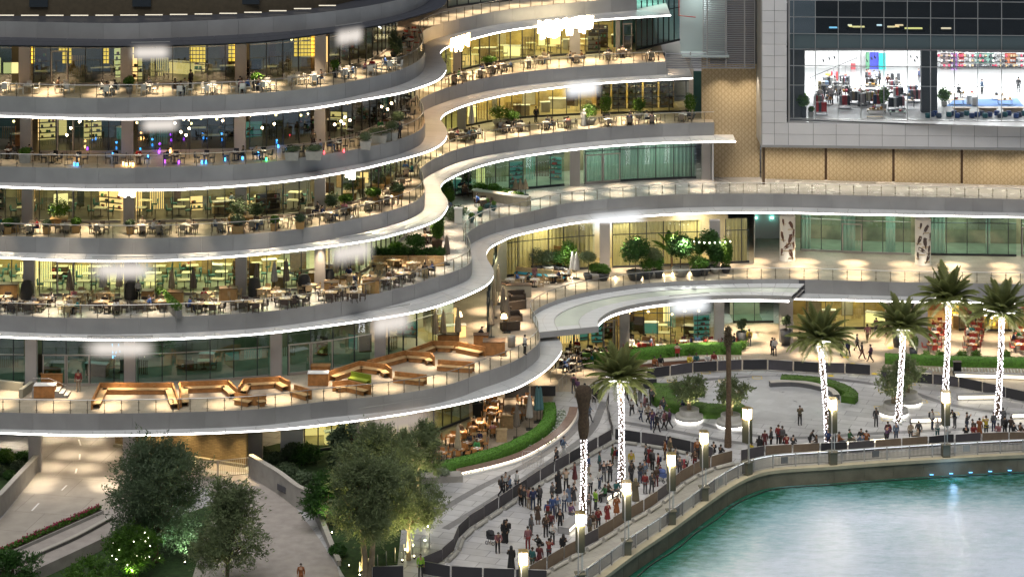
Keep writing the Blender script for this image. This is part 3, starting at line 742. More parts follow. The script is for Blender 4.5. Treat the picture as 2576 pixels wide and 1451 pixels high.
# ------------------------------------------------------------------ ground, water, quay
Q_PX = [(1180,1700),(1330,1590),(1430,1515),(1522,1450),(1589,1400),(1692,1330),(1783,1263.5),(1830,1231),(1878,1205),(1932,1188),(2099,1175),(2266,1163),(2383,1156),(2579,1146),(2800,1140)]
QC = curve_px(Q_PX, 0, .6)
g = MB(); far = [V3((420,0),0)[0:2], (500,900), (-500,900), (-500,120)]
gp = [V3(p,0) for p in QC]+[Vector((600,QC[-1].y,0)), Vector((600,1500,0)), Vector((-600,1500,0)), Vector((-600,QC[0].y,0))]
g.poly(gp); o = g.build('ground', plaz); o['kind'] = 'structure'
def watermat():
    m = bpy.data.materials.new('lake_water'); m.use_nodes = True; nt = m.node_tree; b = nt.nodes['Principled BSDF']
    tc = nt.nodes.new('ShaderNodeTexCoord')
    mp = nt.nodes.new('ShaderNodeMapping'); mp.inputs['Scale'].default_value = (.45,1.0,1); mp.inputs['Rotation'].default_value = (0,0,R(25)); nt.links.new(tc.outputs['Object'], mp.inputs[0])
    n1 = nt.nodes.new('ShaderNodeTexNoise'); n1.inputs['Scale'].default_value = 1.6; n1.inputs['Detail'].default_value = 8; n1.inputs['Roughness'].default_value = .75; nt.links.new(mp.outputs[0], n1.inputs['Vector'])
    n2 = nt.nodes.new('ShaderNodeTexNoise'); n2.inputs['Scale'].default_value = .09; n2.inputs['Detail'].default_value = 3; nt.links.new(tc.outputs['Object'], n2.inputs['Vector'])
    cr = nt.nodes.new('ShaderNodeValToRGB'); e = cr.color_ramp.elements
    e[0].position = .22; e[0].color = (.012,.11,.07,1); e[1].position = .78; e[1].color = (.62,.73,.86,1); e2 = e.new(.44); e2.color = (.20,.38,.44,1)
    # shallow green water along the wall, reflected light painted as pale colour further out
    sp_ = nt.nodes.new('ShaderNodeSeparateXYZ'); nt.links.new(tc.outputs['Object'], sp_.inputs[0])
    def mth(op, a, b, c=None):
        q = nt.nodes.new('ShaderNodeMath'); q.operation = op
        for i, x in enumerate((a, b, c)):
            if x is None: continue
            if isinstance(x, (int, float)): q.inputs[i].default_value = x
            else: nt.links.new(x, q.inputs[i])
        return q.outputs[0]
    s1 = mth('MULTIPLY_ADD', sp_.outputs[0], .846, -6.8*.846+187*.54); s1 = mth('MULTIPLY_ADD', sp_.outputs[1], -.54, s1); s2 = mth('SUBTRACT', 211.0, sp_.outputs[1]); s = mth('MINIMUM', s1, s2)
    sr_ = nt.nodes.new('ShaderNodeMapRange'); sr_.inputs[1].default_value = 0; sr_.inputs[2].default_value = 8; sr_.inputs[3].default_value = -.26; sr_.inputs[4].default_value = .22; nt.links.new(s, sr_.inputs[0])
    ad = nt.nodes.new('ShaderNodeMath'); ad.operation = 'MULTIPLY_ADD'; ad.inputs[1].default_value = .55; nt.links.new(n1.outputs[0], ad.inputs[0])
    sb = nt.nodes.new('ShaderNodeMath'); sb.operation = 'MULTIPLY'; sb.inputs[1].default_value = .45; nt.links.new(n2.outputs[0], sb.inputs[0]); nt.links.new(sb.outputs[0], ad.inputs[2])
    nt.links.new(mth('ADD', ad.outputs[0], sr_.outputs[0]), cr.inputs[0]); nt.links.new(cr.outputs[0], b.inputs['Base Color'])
    b.inputs['Roughness'].default_value = .12; b.inputs['IOR'].default_value = 1.33; b.inputs['Specular IOR Level'].default_value = 1
    bp = nt.nodes.new('ShaderNodeBump'); bp.inputs['Strength'].default_value = .55; bp.inputs['Distance'].default_value = .11; nt.links.new(n1.outputs[0], bp.inputs['Height']); nt.links.new(bp.outputs[0], b.inputs['Normal'])
    return m
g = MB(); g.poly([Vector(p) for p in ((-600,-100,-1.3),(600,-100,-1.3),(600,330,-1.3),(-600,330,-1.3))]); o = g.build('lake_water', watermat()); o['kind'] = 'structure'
# quay wall in cast panels with a coping
qw = tag(empty('quay_wall', (0,0,0)), 'long curved concrete quay wall with pale coping above the green water', 'wall')
slab_band('wall_panel', QC, -1.9, -.12, .0, mat('quay_concrete', (.20,.18,.13), .8, noise=.3, nscale=.8, bump=.3, bscale=6), qw, 2.4, .04)
slab_band('coping_stone', offset(QC, -.2), -.12, .14, .34, mat('coping', (.42,.38,.27), .7, noise=.15, nscale=1), qw, 2.4, .02)
g = MB(); o1 = offset(QC, .14); o2 = offset(QC, -.45)
g.strip([V3(p,.145) for p in o1], [V3(p,.145) for p in o2]); g.strip([V3(p,.0) for p in o2][::-1], [V3(p,.145) for p in o2][::-1]); g.build('coping_top', mat('coping', ()), qw)
g = MB(); g.strip([V3(p,-1.9) for p in offset(QC,-.05)], [V3(p,-.1) for p in offset(QC,-.05)]); g.build('wall_core', joint, qw)

# barrier lines, used again below
A_PX = [(1330,1462),(1365,1442),(1445,1397),(1535,1343),(1572,1317),(1626,1287),(1669,1257),(1706,1223),(1756,1193),(1800,1176),(1856,1163)]
A2_PX = [(1862,1164),(1932,1153),(2012,1149),(2112,1145),(2246,1136),(2390,1125),(2460,1121),(2640,1117)]
B_PX = [(1060,1440),(1120,1412),(1140,1392),(1148,1364),(1179,1334),(1232,1298),(1288,1262),(1365,1210),(1442,1166),(1541,1110)]
C_PX2 = [(1546,1110),(1645,1123),(1699,1133),(1752,1146),(1800,1160),(1852,1166)]
E_PX2 = [(1541,1104),(1535,1070),(1527,1045),(1531,1015),(1546,996)]
G_PX = [(1627,957),(1677,950.6),(1737,942),(1804,937),(1874,934),(1932,934),(2012,939),(2080,942),(2145,944),(2225,950)]
H_PX = [(2215,962),(2290,966),(2397,976),(2470,990),(2546,1008),(2640,1030)]
# promenade strip between the barriers and the lake
def sheet(name, px, z, m, lift=.004, cur=None):
    pts = cur or [P(u,v,z) for u,v in px]; g = MB(); g.poly([V3(p, z+lift) for p in pts]); o = g.build(name, m); o['kind'] = 'structure'; return o
ac = curve_px(A_PX+A2_PX, 0, 1.0)
qq = [p for p in QC]
sheet('promenade', None, 0, prom, .004, [V3(p,0) for p in qq]+[V3(p,0) for p in reversed(ac)])
# darker paving bands of the plaza
for i, px in enumerate(([(1620,1010),(1700,1040),(1800,1075),(1950,1100),(2200,1090),(2576,1070)], [(1560,1060),(1700,1085),(1850,1112),(2000,1122),(2200,1118),(2576,1098)], [(1590,975),(1700,962),(1850,950),(2050,950),(2250,975),(2400,1020),(2576,1045)],
                        [(1120,1330),(1250,1250),(1400,1150),(1480,1090),(1520,1010)], [(1080,1300),(1200,1230),(1330,1165),(1420,1105),(1470,1050)])):
    c = curve_px(px, 0, .8); a = offset(c, .35); b = offset(c, -.35)
    g = MB(); g.strip([V3(p,.008) for p in a], [V3(p,.008) for p in b]); o = g.build('paving_band', plazb); o['kind'] = 'structure'
# warm entrance paving, pale steps
sheet('entrance_paving', [(1625,950),(1700,938),(1932,930),(2210,944),(2300,960),(2640,1000),(2720,830),(1840,811),(1590,870),(1400,905),(1290,985),(1440,985),(1500,960)], 0, terr, .006)
sheet('garden_terrace_paving', [(1100,1190),(1210,1150),(1310,1110),(1375,1062),(1388,1015),(1400,975),(1290,960),(1180,1040),(1072,1093),(766,1135),(900,1170)], 0, terr, .008)
# pale skating ring left in the paving
cc = P(1960,1000,0); ring = [Vector((cc.x+math.cos(t/40*2*math.pi)*6.4, cc.y+math.sin(t/40*2*math.pi)*6.4, 0)) for t in range(40)]
sheet('plaza_ring', None, 0, tilemat('ring_stone', (.45,.46,.47), (.3,.3,.31), 1.6, 1.6, .3, rot=R(30)), .010, ring)
yel = mat('yellow_floor_mark', (.75,.55,.05), .6)
# floor distancing marks
for i, (u, v) in enumerate([(1775,937),(1600,925),(1690,958),(1820,958),(1905,950),(2290,966),(2320,1010),(2350,1040),(2222,983),(2212,1025),(2230,1055),(2100,1010),(1850,1010),(2400,1040)]):
    p = P(u,v,0); g = MB()
    for s in ((0,.35,.9,.06),(0,-.35,.9,.06),(.42,0,.06,.7),(-.42,0,.06,.7)): g.box((s[0],s[1],0), (s[2],s[3],.01))
    o = g.build('floor_mark', yel, None, (p.x,p.y,.018)); tag(o, 'thin yellow distancing frame painted on the plaza paving', 'floor mark', 'yellow distancing marks on the plaza')
for i, (u, v) in enumerate([(2276-20,912),(2060,903),(2095,918),(2128,898),(2245,893),(2240,875),(2145,915),(2200,940),(2090,945),(2280,918),(2262,900)]):
    p = P(u,v,0); g = MB(); g.lathe([(0,.012),(.28,.012),(.3,0)], n=14)
    o = g.build('floor_sticker', yel, None, (p.x,p.y,.012)); tag(o, 'round yellow distancing sticker on the warm entrance paving', 'floor sticker', 'round yellow floor stickers at the entrance')

# ------------------------------------------------------------------ left foreground: ramps, walls, road
sheet('service_road', [(-200,1310),(0,1308),(100,1181),(95,1090),(420,1085),(640,1190),(500,1180),(330,1290),(0,1380),(-200,1440)], 0, roadm, .006)
sheet('access_ramp', [(420,1185),(640,1196),(745,1277),(800,1350),(848,1425),(870,1500),(430,1500),(560,1250)], 0, rampm, .010)
for (u0,v0,u1,v1) in ((198,1105,203,1120),(201,1142,200,1156),(193,1178,190,1190),(168,1220,155,1233),(98,1265,80,1284)):
    a, b = P(u0,v0,0), P(u1,v1,0); n_ = Vector((b.y-a.y, a.x-b.x, 0)).normalized()*.07
    g = MB(); g.quad(a+n_, b+n_, b-n_, a-n_); o = g.build('lane_mark', white, None, (0,0,.014)); o['kind'] = 'structure'
def wallrun(name, px, z, h, t, m, label, cap=None, h1=None, cat='wall'):
    pts = smooth([P(u,v,z).xy for u,v in px], .8); n = normals(pts); w = empty(name, (0,0,0)); 
    tag(w, label, cat); h1 = h if h1 is None else h1
    N = len(pts); H = [h+(h1-h)*i/(N-1) for i in range(N)]
    bk = [p-q*t for p,q in zip(pts,n)]
    g = MB(); g.strip([V3(p,z) for p in pts], [V3(p,z+H[i]) for i,p in enumerate(pts)]); g.strip([V3(p,z) for p in bk][::-1], [V3(p,z+H[i]) for i,p in enumerate(bk)][::-1])
    for e in (0,-1): g.add([V3(pts[e],z),V3(bk[e],z),V3(bk[e],z+H[e]),V3(pts[e],z+H[e])], [(0,1,2,3)])
    g.build('wall_body', m, w)
    c = MB(); pa = [p+q*.04 for p,q in zip(pts,n)]; pb = [p-q*.04 for p,q in zip(bk,n)]
    c.strip([V3(p,z+H[i]+.06) for i,p in enumerate(pa)], [V3(p,z+H[i]+.06) for i,p in enumerate(pb)]); c.strip([V3(p,z+H[i]-.02) for i,p in enumerate(pa)], [V3(p,z+H[i]+.06) for i,p in enumerate(pa)]); c.strip([V3(p,z+H[i]-.02) for i,p in enumerate(pb)][::-1], [V3(p,z+H[i]+.06) for i,p in enumerate(pb)][::-1])
    c.build('wall_cap', cap or mat('wall_cap', (.48,.45,.40), .7, noise=.1), w)
    return w
wallrun('retaining_wall', [(-120,1420),(0,1303),(50,1243),(101,1181)], 0, 2.1, .35, conc, 'grey retaining wall left of the underpass road, planter behind it', h1=1.3)
wallrun('retaining_wall', [(625,1197),(700,1243),(748,1279),(788,1295)][::1], 0, 1.7, .35, conc, 'pale retaining wall with louvre slot beside the curved ramp')
wallrun('retaining_wall', [(788,1297),(812,1348),(832,1392),(848,1424)], 0, 1.0, .3, conc, 'low lower wall curving down at the foot of the pale ramp wall', h1=.35)
g = MB(); g.box((0,0,0), (1.6,.06,.5)); 
for i in range(7): g.box((-.68+i*.226,-.04,0), (.05,.04,.4))
p = P(715,1252,0); tag(g.build('wall_grille', joint, None, (p.x-.1,p.y-.12,.75), R(-52)), 'dark louvred slot set into the pale ramp wall', 'grille')
# stacked stone wall in the underpass
stone = tilemat('stacked_stone', (.50,.36,.17), (.25,.17,.08), .5, .14, .85, var=.3, mortar=.012, bump=.8)
sw = tag(empty('stone_wall', (0,0,0)), 'warm lit stacked stone wall inside the underpass', 'wall')
a, b = P(292,1120,0), P(622,1172,0); L = (b-a).length
g = MB(); g.box((L/2,0,2.1), (L,.3,4.2)); g.build('wall_face', stone, sw); sw.location = a; sw.rotation_euler = (0,0,math.atan2((b-a).y,(b-a).x))
for m_ in [stone]:
    mp = [n for n in m_.node_tree.nodes if n.type == 'MAPPING'][0]; mp.inputs['Rotation'].default_value = (R(90),0,0)
g = MB(); g.box((L/2,-.3,.12), (L,.3,.24)); g.build('kerb', mat('coping', ()), sw)
for (u,v) in ((30,1122),(140,1104),(228,1108),(178,1143),(258,1148),(133,1175),(214,1178),(110,1208),(258,1212),(96,1228),(268,1226),(300,1120),(60,1150)):
    p = P(u,v,0); spot((p.x,p.y,4.2), 800, (1,.84,.62), 46); spot((p.x+.6,p.y-.6,4.25), 130, (1,.82,.58), 130)  # the second, wide spot is added fill between the pools
for (u,v) in ((520,1165),(590,1175),(640,1190),(380,1140),(460,1150)):
    p = P(u,v,0); spot((p.x,p.y-.8,4.2), 900, (1,.75,.4), 70)
for u, w, lb in ((89,1.0,'grey column at the left side of the underpass road'),(325,.95,'grey column in front of the stacked stone wall')):
    p = P(u, 1183, 0); column(u, p.xy, 0, 4.4, w, lb)
column(0, P(640,1150,0).xy, 0, 4.4, 1.4, 'grey end pier right of the stacked stone wall')
column(0, P(735,1145,0).xy, 0, 4.4, 1.9, 'pale blank wall pier left of the garden restaurant windows', m=white)
# raised walkway lower left with flower trough
rw_px = [(-150,1500),(-150,1452),(0,1400),(120,1352),(252,1290),(330,1255),(400,1232),(430,1262),(290,1338),(180,1390),(97,1428),(30,1475)]
g = MB(); pts = [P(u,v,.9) for u,v in rw_px]; g.prism(pts, 0.012, .9); o = g.build('raised_walkway', rampm); o['kind'] = 'structure'
wallrun('low_wall', [(-60,1500),(30,1462),(97,1430),(190,1388),(285,1336)], .0, 1.15, .25, mat('dark_concrete',(.13,.125,.12),.85,noise=.2), 'low dark parapet on the near side of the raised walkway')
tr = tag(empty('flower_trough', (0,0,0)), 'long narrow trough of magenta flowers along the raised walkway', 'planter')
a, b = P(-30,1412,.9), P(250,1288,.9)
dr = (b-a); L = dr.length; rz = math.atan2(dr.y,dr.x); mid = (a+b)/2
g = MB(); g.box((mid.x,mid.y,.9), (L,.9,.5), rz); g.build('trough', conc, tr); g = MB(); g.box((mid.x,mid.y,1.14), (L-.1,.7,.06), rz); g.build('soil', soil, tr)
TROUGH = (a, b, tr)
# metal gate
def bar_gate(u0,v0,u1,v1,h,label):
    a, b = P(u0,v0,0), P(u1,v1,0); L = (b-a).length; r = tag(empty('metal_gate', a, math.atan2((b-a).y,(b-a).x)), label, 'gate')
    g = MB(); [g.box((x,0,h/2+.05), (.07,.07,h)) for x in (0,L)]; [g.box((L/2,0,z), (L,.05,.06)) for z in (.15,h)]; g.build('gate_frame', mulll, r)
    n = int(L/.16)
    for i in range(1,n): g = MB(); g.box((i*L/n,0,h/2+.07), (.035,.025,h-.1)); g.build('gate_bar', mulll, r)
bar_gate(461,1208,546,1203,1.45,'left leaf of the metal bar gate across the ramp')
bar_gate(549,1203,632,1194,1.45,'right leaf of the metal bar gate across the ramp')
# grass and planting beds
lawn = mat('lawn', (.03,.07,.015), .95, noise=.5, nscale=2, bump=.6, bscale=30)
for nm, px in (('planting_bed', [(640,1130),(700,1115),(1060,1130),(1110,1200),(1060,1240),(1010,1330),(1000,1420),(900,1500),(860,1440),(820,1360),(795,1300),(700,1230),(640,1190)]), ('planting_bed', [(-150,1320),(-20,1260),(30,1220),(80,1170),(85,1140),(-150,1138)]),
               ('planting_bed', [(330,1310),(440,1300),(560,1260),(520,1330),(470,1500),(60,1500),(130,1432),(240,1380)])):
    sheet(nm, px, 0, lawn, .016)
# ------------------------------------------------------------------ mall building on the right
rb = tag(empty('mall_building', (0,0,0)), 'pale tiled mall building with huge lit shop window, upper right', 'building')
tile = mat('facade_tile', (.78,.77,.77), .5, .05, noise=.06, nscale=.4, rand=.05)
YB = 258.4
def XB(u): return (u-CX)*YB/FPX
def ZB(v): return CAMH-(v-HOR)*YB/FPX
def bend(x): return YB + .0 - (x-XB(1917))*.055
def tilebox(x0, x1, z0, z1, par, m, nm='facade_tile', th=.12, dy=0):
    g = MB(); L = x1-x0; y = bend((x0+x1)/2)
    g.box(((x0+x1)/2, y+dy, (z0+z1)/2), (L-.035, th, z1-z0-.035), math.atan(-.055)); return g.build(nm, m, par)
zt = [ZB(v) for v in (366,337,309)]
us = [1917,1948]+[1995+57.5*i-(12 if i==0 else 12) for i in range(0,13)]
us = [1917,1948,1983]+[2045+57.3*i for i in range(0,13)]
for a_, b_ in zip(us, us[1:]):
    for z0, z1 in zip(zt, zt[1:]): tilebox(XB(a_), XB(b_), z0, z1, rb, tile)
for a_, b_ in ((1917,1948),(1948,1979)):
    v = 309
    while v > -60:
        tilebox(XB(a_), XB(b_), ZB(v), ZB(v-28.2), rb, tile); v -= 28.2
g = MB(); x0, x1 = XB(1918), XB(2740)
g.box(((x0+x1)/2, bend((x0+x1)/2)+.35, (ZB(365)+ZB(310))/2), (x1-x0, .5, ZB(310)-ZB(365)), math.atan(-.055)); g.box(((XB(1919)+XB(1978))/2, bend(XB(1948))+.35, (ZB(365)+ZB(-80))/2), (XB(1978)-XB(1919), .5, ZB(-80)-ZB(365)), math.atan(-.055))
g.build('wall_core', joint, rb)
g = MB(); g.box(((x0+x1)/2, bend((x0+x1)/2)+3.2, ZB(365)-.1), (x1-x0, 6.6, .25), math.atan(-.055)); g.box((XB(1918), bend(XB(1918))+6, 25), (.2, 12, 17.5)); g.build('underside', clad, rb)
for (a_, b_, c_, d_) in ((1979,1993,-80,309),):
    g = MB(); g.box((XB(1985), bend(XB(1985))+.55, (ZB(309)+ZB(-80))/2), (.16, .9, ZB(-80)-ZB(309))); g.box(((x0+x1)/2+1, bend((x0+x1)/2)+.45, ZB(309)+.02), (x1-x0-2, .9, .12), math.atan(-.055)); g.build('window_reveal', clad, rb)
# window grid
wv = [1983,1996,2050,2107,2164,2221,2279,2337,2396,2454,2513,2571,2629,2687]
wz = [ZB(v) for v in (303,218,169,127,88,46,4,-40)]
sp_m = mat('spandrel_glass', (.11,.15,.16), .22, .2)
pnt = mat('pillar_dark', (.085,.09,.095), .5)
def yw(u): return bend(XB(u))+.95
for i in range(len(wv)-1):
    a_, b_ = wv[i], wv[i+1]; xa = XB(a_)*1.0037; xb = XB(b_)*1.0037
    for j in range(len(wz)-1):
        g = MB(); g.quad((xa,yw(a_),wz[j]),(xb,yw(b_),wz[j]),(xb,yw(b_),wz[j+1]),(xa,yw(a_),wz[j+1]))
        g.build('pane', sp_m if j == 3 else (glassc if j < 3 else (glassmat('mall_dark_glass',(.30,.36,.38),.045) if i > 1 else glassmat('mall_green_glass',(.35,.6,.5),.25))), rb)
    g = MB(); g.box((xa, yw(a_)-.04, (wz[0]+wz[-1])/2), (.07,.14,wz[-1]-wz[0])); g.build('mullion', steel, rb)
for z_ in wz:
    g = MB(); xa = XB(wv[0])*1.0037; xb = XB(wv[-1])*1.0037; g.box(((xa+xb)/2, (yw(wv[0])+yw(wv[-1]))/2-.04, z_), (xb-xa, .12, .07), math.atan(-.055)); g.build('transom', steel, rb)
# shop inside
SF = 18.95
sr = empty('shop_interior', (0,0,0)); sr['kind'] = 'structure'
shopf = mat('shop_floor', (.66,.66,.65), .18, noise=.06); shopw = mat('shop_wall', (.8,.79,.77), .7)
XL, XR = XB(1983)*1.004, XB(2700)*1.004
g = MB(); g.poly([Vector((XL,259.2,SF)), Vector((XR,254.4,SF)), Vector((XR*1.15,300,SF)), Vector((XL,300,SF))]); g.build('shop_floor', shopf, sr)
g = MB(); g.quad((XL,288,SF),(XR*1.13,288,SF),(XR*1.13,288,26.4),(XL,288,26.4)); g.quad((XL,259.3,SF),(XL,288,SF),(XL,288,26.4),(XL,259.3,26.4)); g.build('shop_wall', shopw, sr)
g = MB(); g.quad((XL-1,259.4,26.2),(XR*1.13,254.8,26.2),(XR*1.13,290,26.2),(XL-1,290,26.2)); g.build('shop_ceiling', mat('shop_ceiling',(.12,.12,.13),.8), sr)
for q in range(7):
    for w in range(2): area((XL+3+q*5.2, 265+w*11, 26.0), (3.6,2.2), 1500, (.96,.98,1))
for (u0,u1) in ((2318,2358),):
    g = MB(); a_ = PD(u0,300,262.5); b_ = PD(u1,300,262.5); g.box(((a_.x+b_.x)/2, 262.9, (SF+26.2)/2), (b_.x-a_.x, .8, 26.2-SF)); tag(g.build('pillar', pnt), 'broad dark pillar inside the lit shop window', 'pillar')
g = MB(); g.box((XB(1997)+.5, 260.4, (SF+26)/2), (1.6,.8,7)); tag(g.build('pillar', pnt), 'dark corner pillar at the left end of the shop window', 'pillar')
# coloured wall banners at the back
def banner(u0,u1,v0,v1,d,col,label):
    a_ = PD(u0,v0,d); b_ = PD(u1,v1,d); g = MB(); g.box(((a_.x+b_.x)/2, d, (a_.z+b_.z)/2), (abs(b_.x-a_.x), .08, abs(a_.z-b_.z)))
    o = g.build('wall_banner', mat('banner_%d_%d_%d'%tuple(int(c*99) for c in col), col, .7)); tag(o, label, 'banner')
banner(2188,2210,132,180,287,(.05,.06,.42),'deep blue banner on the back wall of the shop')
banner(2211,2228,134,182,286.8,(.02,.40,.38),'turquoise banner beside the deep blue one in the shop')
banner(2178,2187,132,182,286.9,(.12,.32,.18),'narrow green strip left of the blue shop banner')
banner(2140,2152,160,205,286.7,(.42,.08,.09),'tall narrow red picture on the shop wall')
banner(2232,2316,178,196,286.8,(.62,.42,.22),'long tan shelf front on the back wall of the shop')
banner(2392,2408,134,190,286.6,(.25,.12,.32),'purple banner right of the shop pillar')
banner(2366,2390,134,180,286.9,(.45,.35,.33),'grey pink picture panel right of the shop pillar')
banner(2412,2425,134,160,286.7,(.6,.12,.12),'small red banner high on the shop wall')
banner(2452,2500,134,160,286.7,(.25,.42,.35),'pale green mural panel high on the shop wall')
banner(2528,2556,134,160,286.7,(.62,.2,.1),'orange mural panel high at the right of the shop')
# brown ornamental panels below the building and the brown side wall
def orn():
    m = bpy.data.materials.new('ornamental_panel'); m.use_nodes = True; nt = m.node_tree; b = nt.nodes['Principled BSDF']; b.inputs['Roughness'].default_value = .6
    tc = nt.nodes.new('ShaderNodeTexCoord'); sx = nt.nodes.new('ShaderNodeSeparateXYZ'); nt.links.new(tc.outputs['Object'], sx.inputs[0])
    def wave(kx, kz):
        a = nt.nodes.new('ShaderNodeMath'); a.operation='MULTIPLY'; a.inputs[1].default_value = kx; nt.links.new(sx.outputs[0], a.inputs[0])
        c = nt.nodes.new('ShaderNodeMath'); c.operation='MULTIPLY_ADD'; c.inputs[1].default_value = kz; nt.links.new(sx.outputs[2], c.inputs[0]); nt.links.new(a.outputs[0], c.inputs[2])
        d = nt.nodes.new('ShaderNodeMath'); d.operation='PINGPONG'; d.inputs[1].default_value = .5; nt.links.new(c.outputs[0], d.inputs[0])
        e = nt.nodes.new('ShaderNodeMath'); e.operation='LESS_THAN'; e.inputs[1].default_value = .09; nt.links.new(d.outputs[0], e.inputs[0]); return e
    w = [wave(1.6,1.6), wave(1.6,-1.6), wave(2.9,0.0)]
    mx = nt.nodes.new('ShaderNodeMath'); mx.operation='MAXIMUM'; nt.links.new(w[0].outputs[0], mx.inputs[0]); nt.links.new(w[1].outputs[0], mx.inputs[1])
    m2 = nt.nodes.new('ShaderNodeMath'); m2.operation='MAXIMUM'; nt.links.new(mx.outputs[0], m2.inputs[0]); nt.links.new(w[2].outputs[0], m2.inputs[1])
    cm = nt.nodes.new('ShaderNodeMix'); cm.data_type='RGBA'; cm.inputs[6].default_value=(.52,.41,.26,1); cm.inputs[7].default_value=(.40,.30,.17,1); nt.links.new(m2.outputs[0], cm.inputs[0])
    nt.links.new(cm.outputs[2], b.inputs['Base Color'])
    bp = nt.nodes.new('ShaderNodeBump'); bp.invert = True; bp.inputs['Strength'].default_value = .6; bp.inputs['Distance'].default_value = .04; nt.links.new(m2.outputs[0], bp.inputs['Height']); nt.links.new(bp.outputs[0], b.inputs['Normal'])
    return m
ornm = orn()
bwall = tag(empty('ornamental_wall', (0,0,0)), 'brown latticework wall under the pale mall building', 'wall')
edges = [1914,2076,2079,2246,2249,2418,2421,2590,2593,2740]
for i in range(0, len(edges)-1, 2):
    a_, b_ = P(edges[i], 449+(edges[i]-1917)*.026, 12), P(edges[i+1], 449+(edges[i+1]-1917)*.026, 12)
    g = MB(); g.box(((a_.x+b_.x)/2, (a_.y+b_.y)/2, 14.4), (b_.x-a_.x-.1, .16, 4.8), math.atan2(b_.y-a_.y, b_.x-a_.x)); g.build('lattice_panel', ornm, bwall)
a_, b_ = P(1914,449,12), P(2740,470,12); g = MB(); g.box(((a_.x+b_.x)/2, (a_.y+b_.y)/2+.2, 14.4), (b_.x-a_.x, .16, 4.8), math.atan2(b_.y-a_.y, b_.x-a_.x)); g.build('backing', woodd, bwall)
sidew = tag(empty('side_wall', (0,0,0)), 'tall brown textured wall between terraces and pale mall building', 'wall')
x0, x1 = P(1765,446,12).x, P(1912,446,12).x; yy = P(1850,446,12).y
g = MB(); g.box(((x0+x1)/2, yy+.2, 22.5), (x1-x0,.3,21)); g.build('wall_face', ornm, sidew)
g = MB(); g.box((x1+.05, yy-3.2, 22.5), (.25,.4,21)); g.build('corner_strip', mat('brown_strip',(.12,.08,.05),.6), sidew)
# white nook on the walkway
g = MB(); a_, b_ = P(1790,438,12), P(1845,438,12); g.box(((a_.x+b_.x)/2, a_.y-.1, 14.2), (b_.x-a_.x,.2,4.4)); g.box((a_.x-.1, a_.y-1.5, 14.2), (.2,3,4.4)); o = g.build('white_nook', white); tag(o, 'white recessed wall nook beside the grey end pillar', 'wall')
p = P(1816,380,14); 
# grey side landing of the right terrace
g = MB(); a_ = P(1797,322,16.6); b_ = P(1849,322,16.6); g.box(((a_.x+b_.x)/2, a_.y+2, 17.5), (b_.x-a_.x, 4, 1.3)); g.box(((a_.x+b_.x)/2+.6, a_.y+1.8, 16.7), (b_.x-a_.x+1.6, 5, .2)); tag(g.build('side_landing', clad), 'small grey landing block right of the third terrace end', 'landing')
# louvre screens
lv = [(1674,1737,131,173),(1737,1779,131,173),(1779,1826,-60,173),(1826,1873,-60,173),(1873,1899,-60,173),(1768,1779,-60,131)]
lb = ['lower left grey louvre panel under the balcony','lower grey louvre panel below the bright white room','tall grey louvre screen beside the white room','tall louvre screen with lit window behind it','narrow louvre screen at the brown wall corner','narrow louvre strip at the edge of the white room']
YL = 260.6
for (u0,u1,v0,v1), l_ in zip(lv, lb):
    a_ = PD(u0,v1,YL); b_ = PD(u1,v0,YL); w = b_.x-a_.x; h = b_.z-a_.z
    r = tag(empty('louvre_screen', (a_.x,YL,a_.z)), l_, 'louvre')
    g = MB(); [g.box((x,0,h/2), (.07,.14,h)) for x in (.03,w-.03)]; g.box((w/2,0,.04),(w,.14,.07)); g.build('frame', clad, r)
    n = int(h/.19); sm = MB(); sm.box((0,0,0), (w-.14,.13,.035), 0, R(28)); sme = sm.mesh('slat', mat('louvre_slat',(.30,.30,.32),.4,.4))
    for i in range(n): obj('slat', sme, r, (w/2, 0, .12+i*(h-.15)/n))
g = MB(); a_ = PD(1712,131,262.5); b_ = PD(1830,-60,262.5); g.box(((a_.x+b_.x)/2, 263, (a_.z+b_.z)/2), (b_.x-a_.x,.2,b_.z-a_.z)); g.box(((a_.x+b_.x)/2, 261.8, a_.z-.1), (b_.x-a_.x, 3, .2)); o = g.build('white_room_wall', mat('pale_teal_wall',(.40,.46,.46),.7)); tag(o, 'bright white wall of the small balcony room behind louvres', 'wall')
area(((a_.x+b_.x)/2-.5, 261.2, 31.5), (2,1.4), 60, (.85,1,.95))
a_ = PD(1800,-60,263.4); g = MB(); g.box((a_.x+2.2,263.4,29.8), (5.5,.2,12)); o = g.build('louvre_backing', mat('louvre_back',(.10,.10,.10),.8)); o['kind']='structure'
g = MB(); a_ = PD(1708,-20,262.3); b_ = PD(1708,40,262.3); c_ = PD(1750,44,262.3); g.tube([a_,b_,c_], .06, 6); tag(g.build('red_pipe', redc), 'thin red pipe bent across the white balcony room', 'pipe')
# teal glass beside
tp = resample([P(1600,128,24).xy, P(1712,102,24).xy], .4)
glass_bay(2, tp, 24, 5.2, glassmat('glass_teal_dark',(.25,.45,.42),.25), 'tall teal glass wall left of the white balcony room', pw=1.0, transom=(.7,))
room(2, tp, 24, 3, mat('teal_wall',(.2,.42,.36),.7), fl_g, (.6,1,.85), 190, '', h=7)
bp_ = [P(1676,140,24).xy, P(1768,133,24).xy]
g = MB(); g.quad(V3(bp_[0],24),V3(bp_[1],24),V3(bp_[1],25.1),V3(bp_[0],25.1)); tag(g.build('balcony_glass', rglass), 'glass balustrade of the small balcony left of the louvres', 'balustrade')
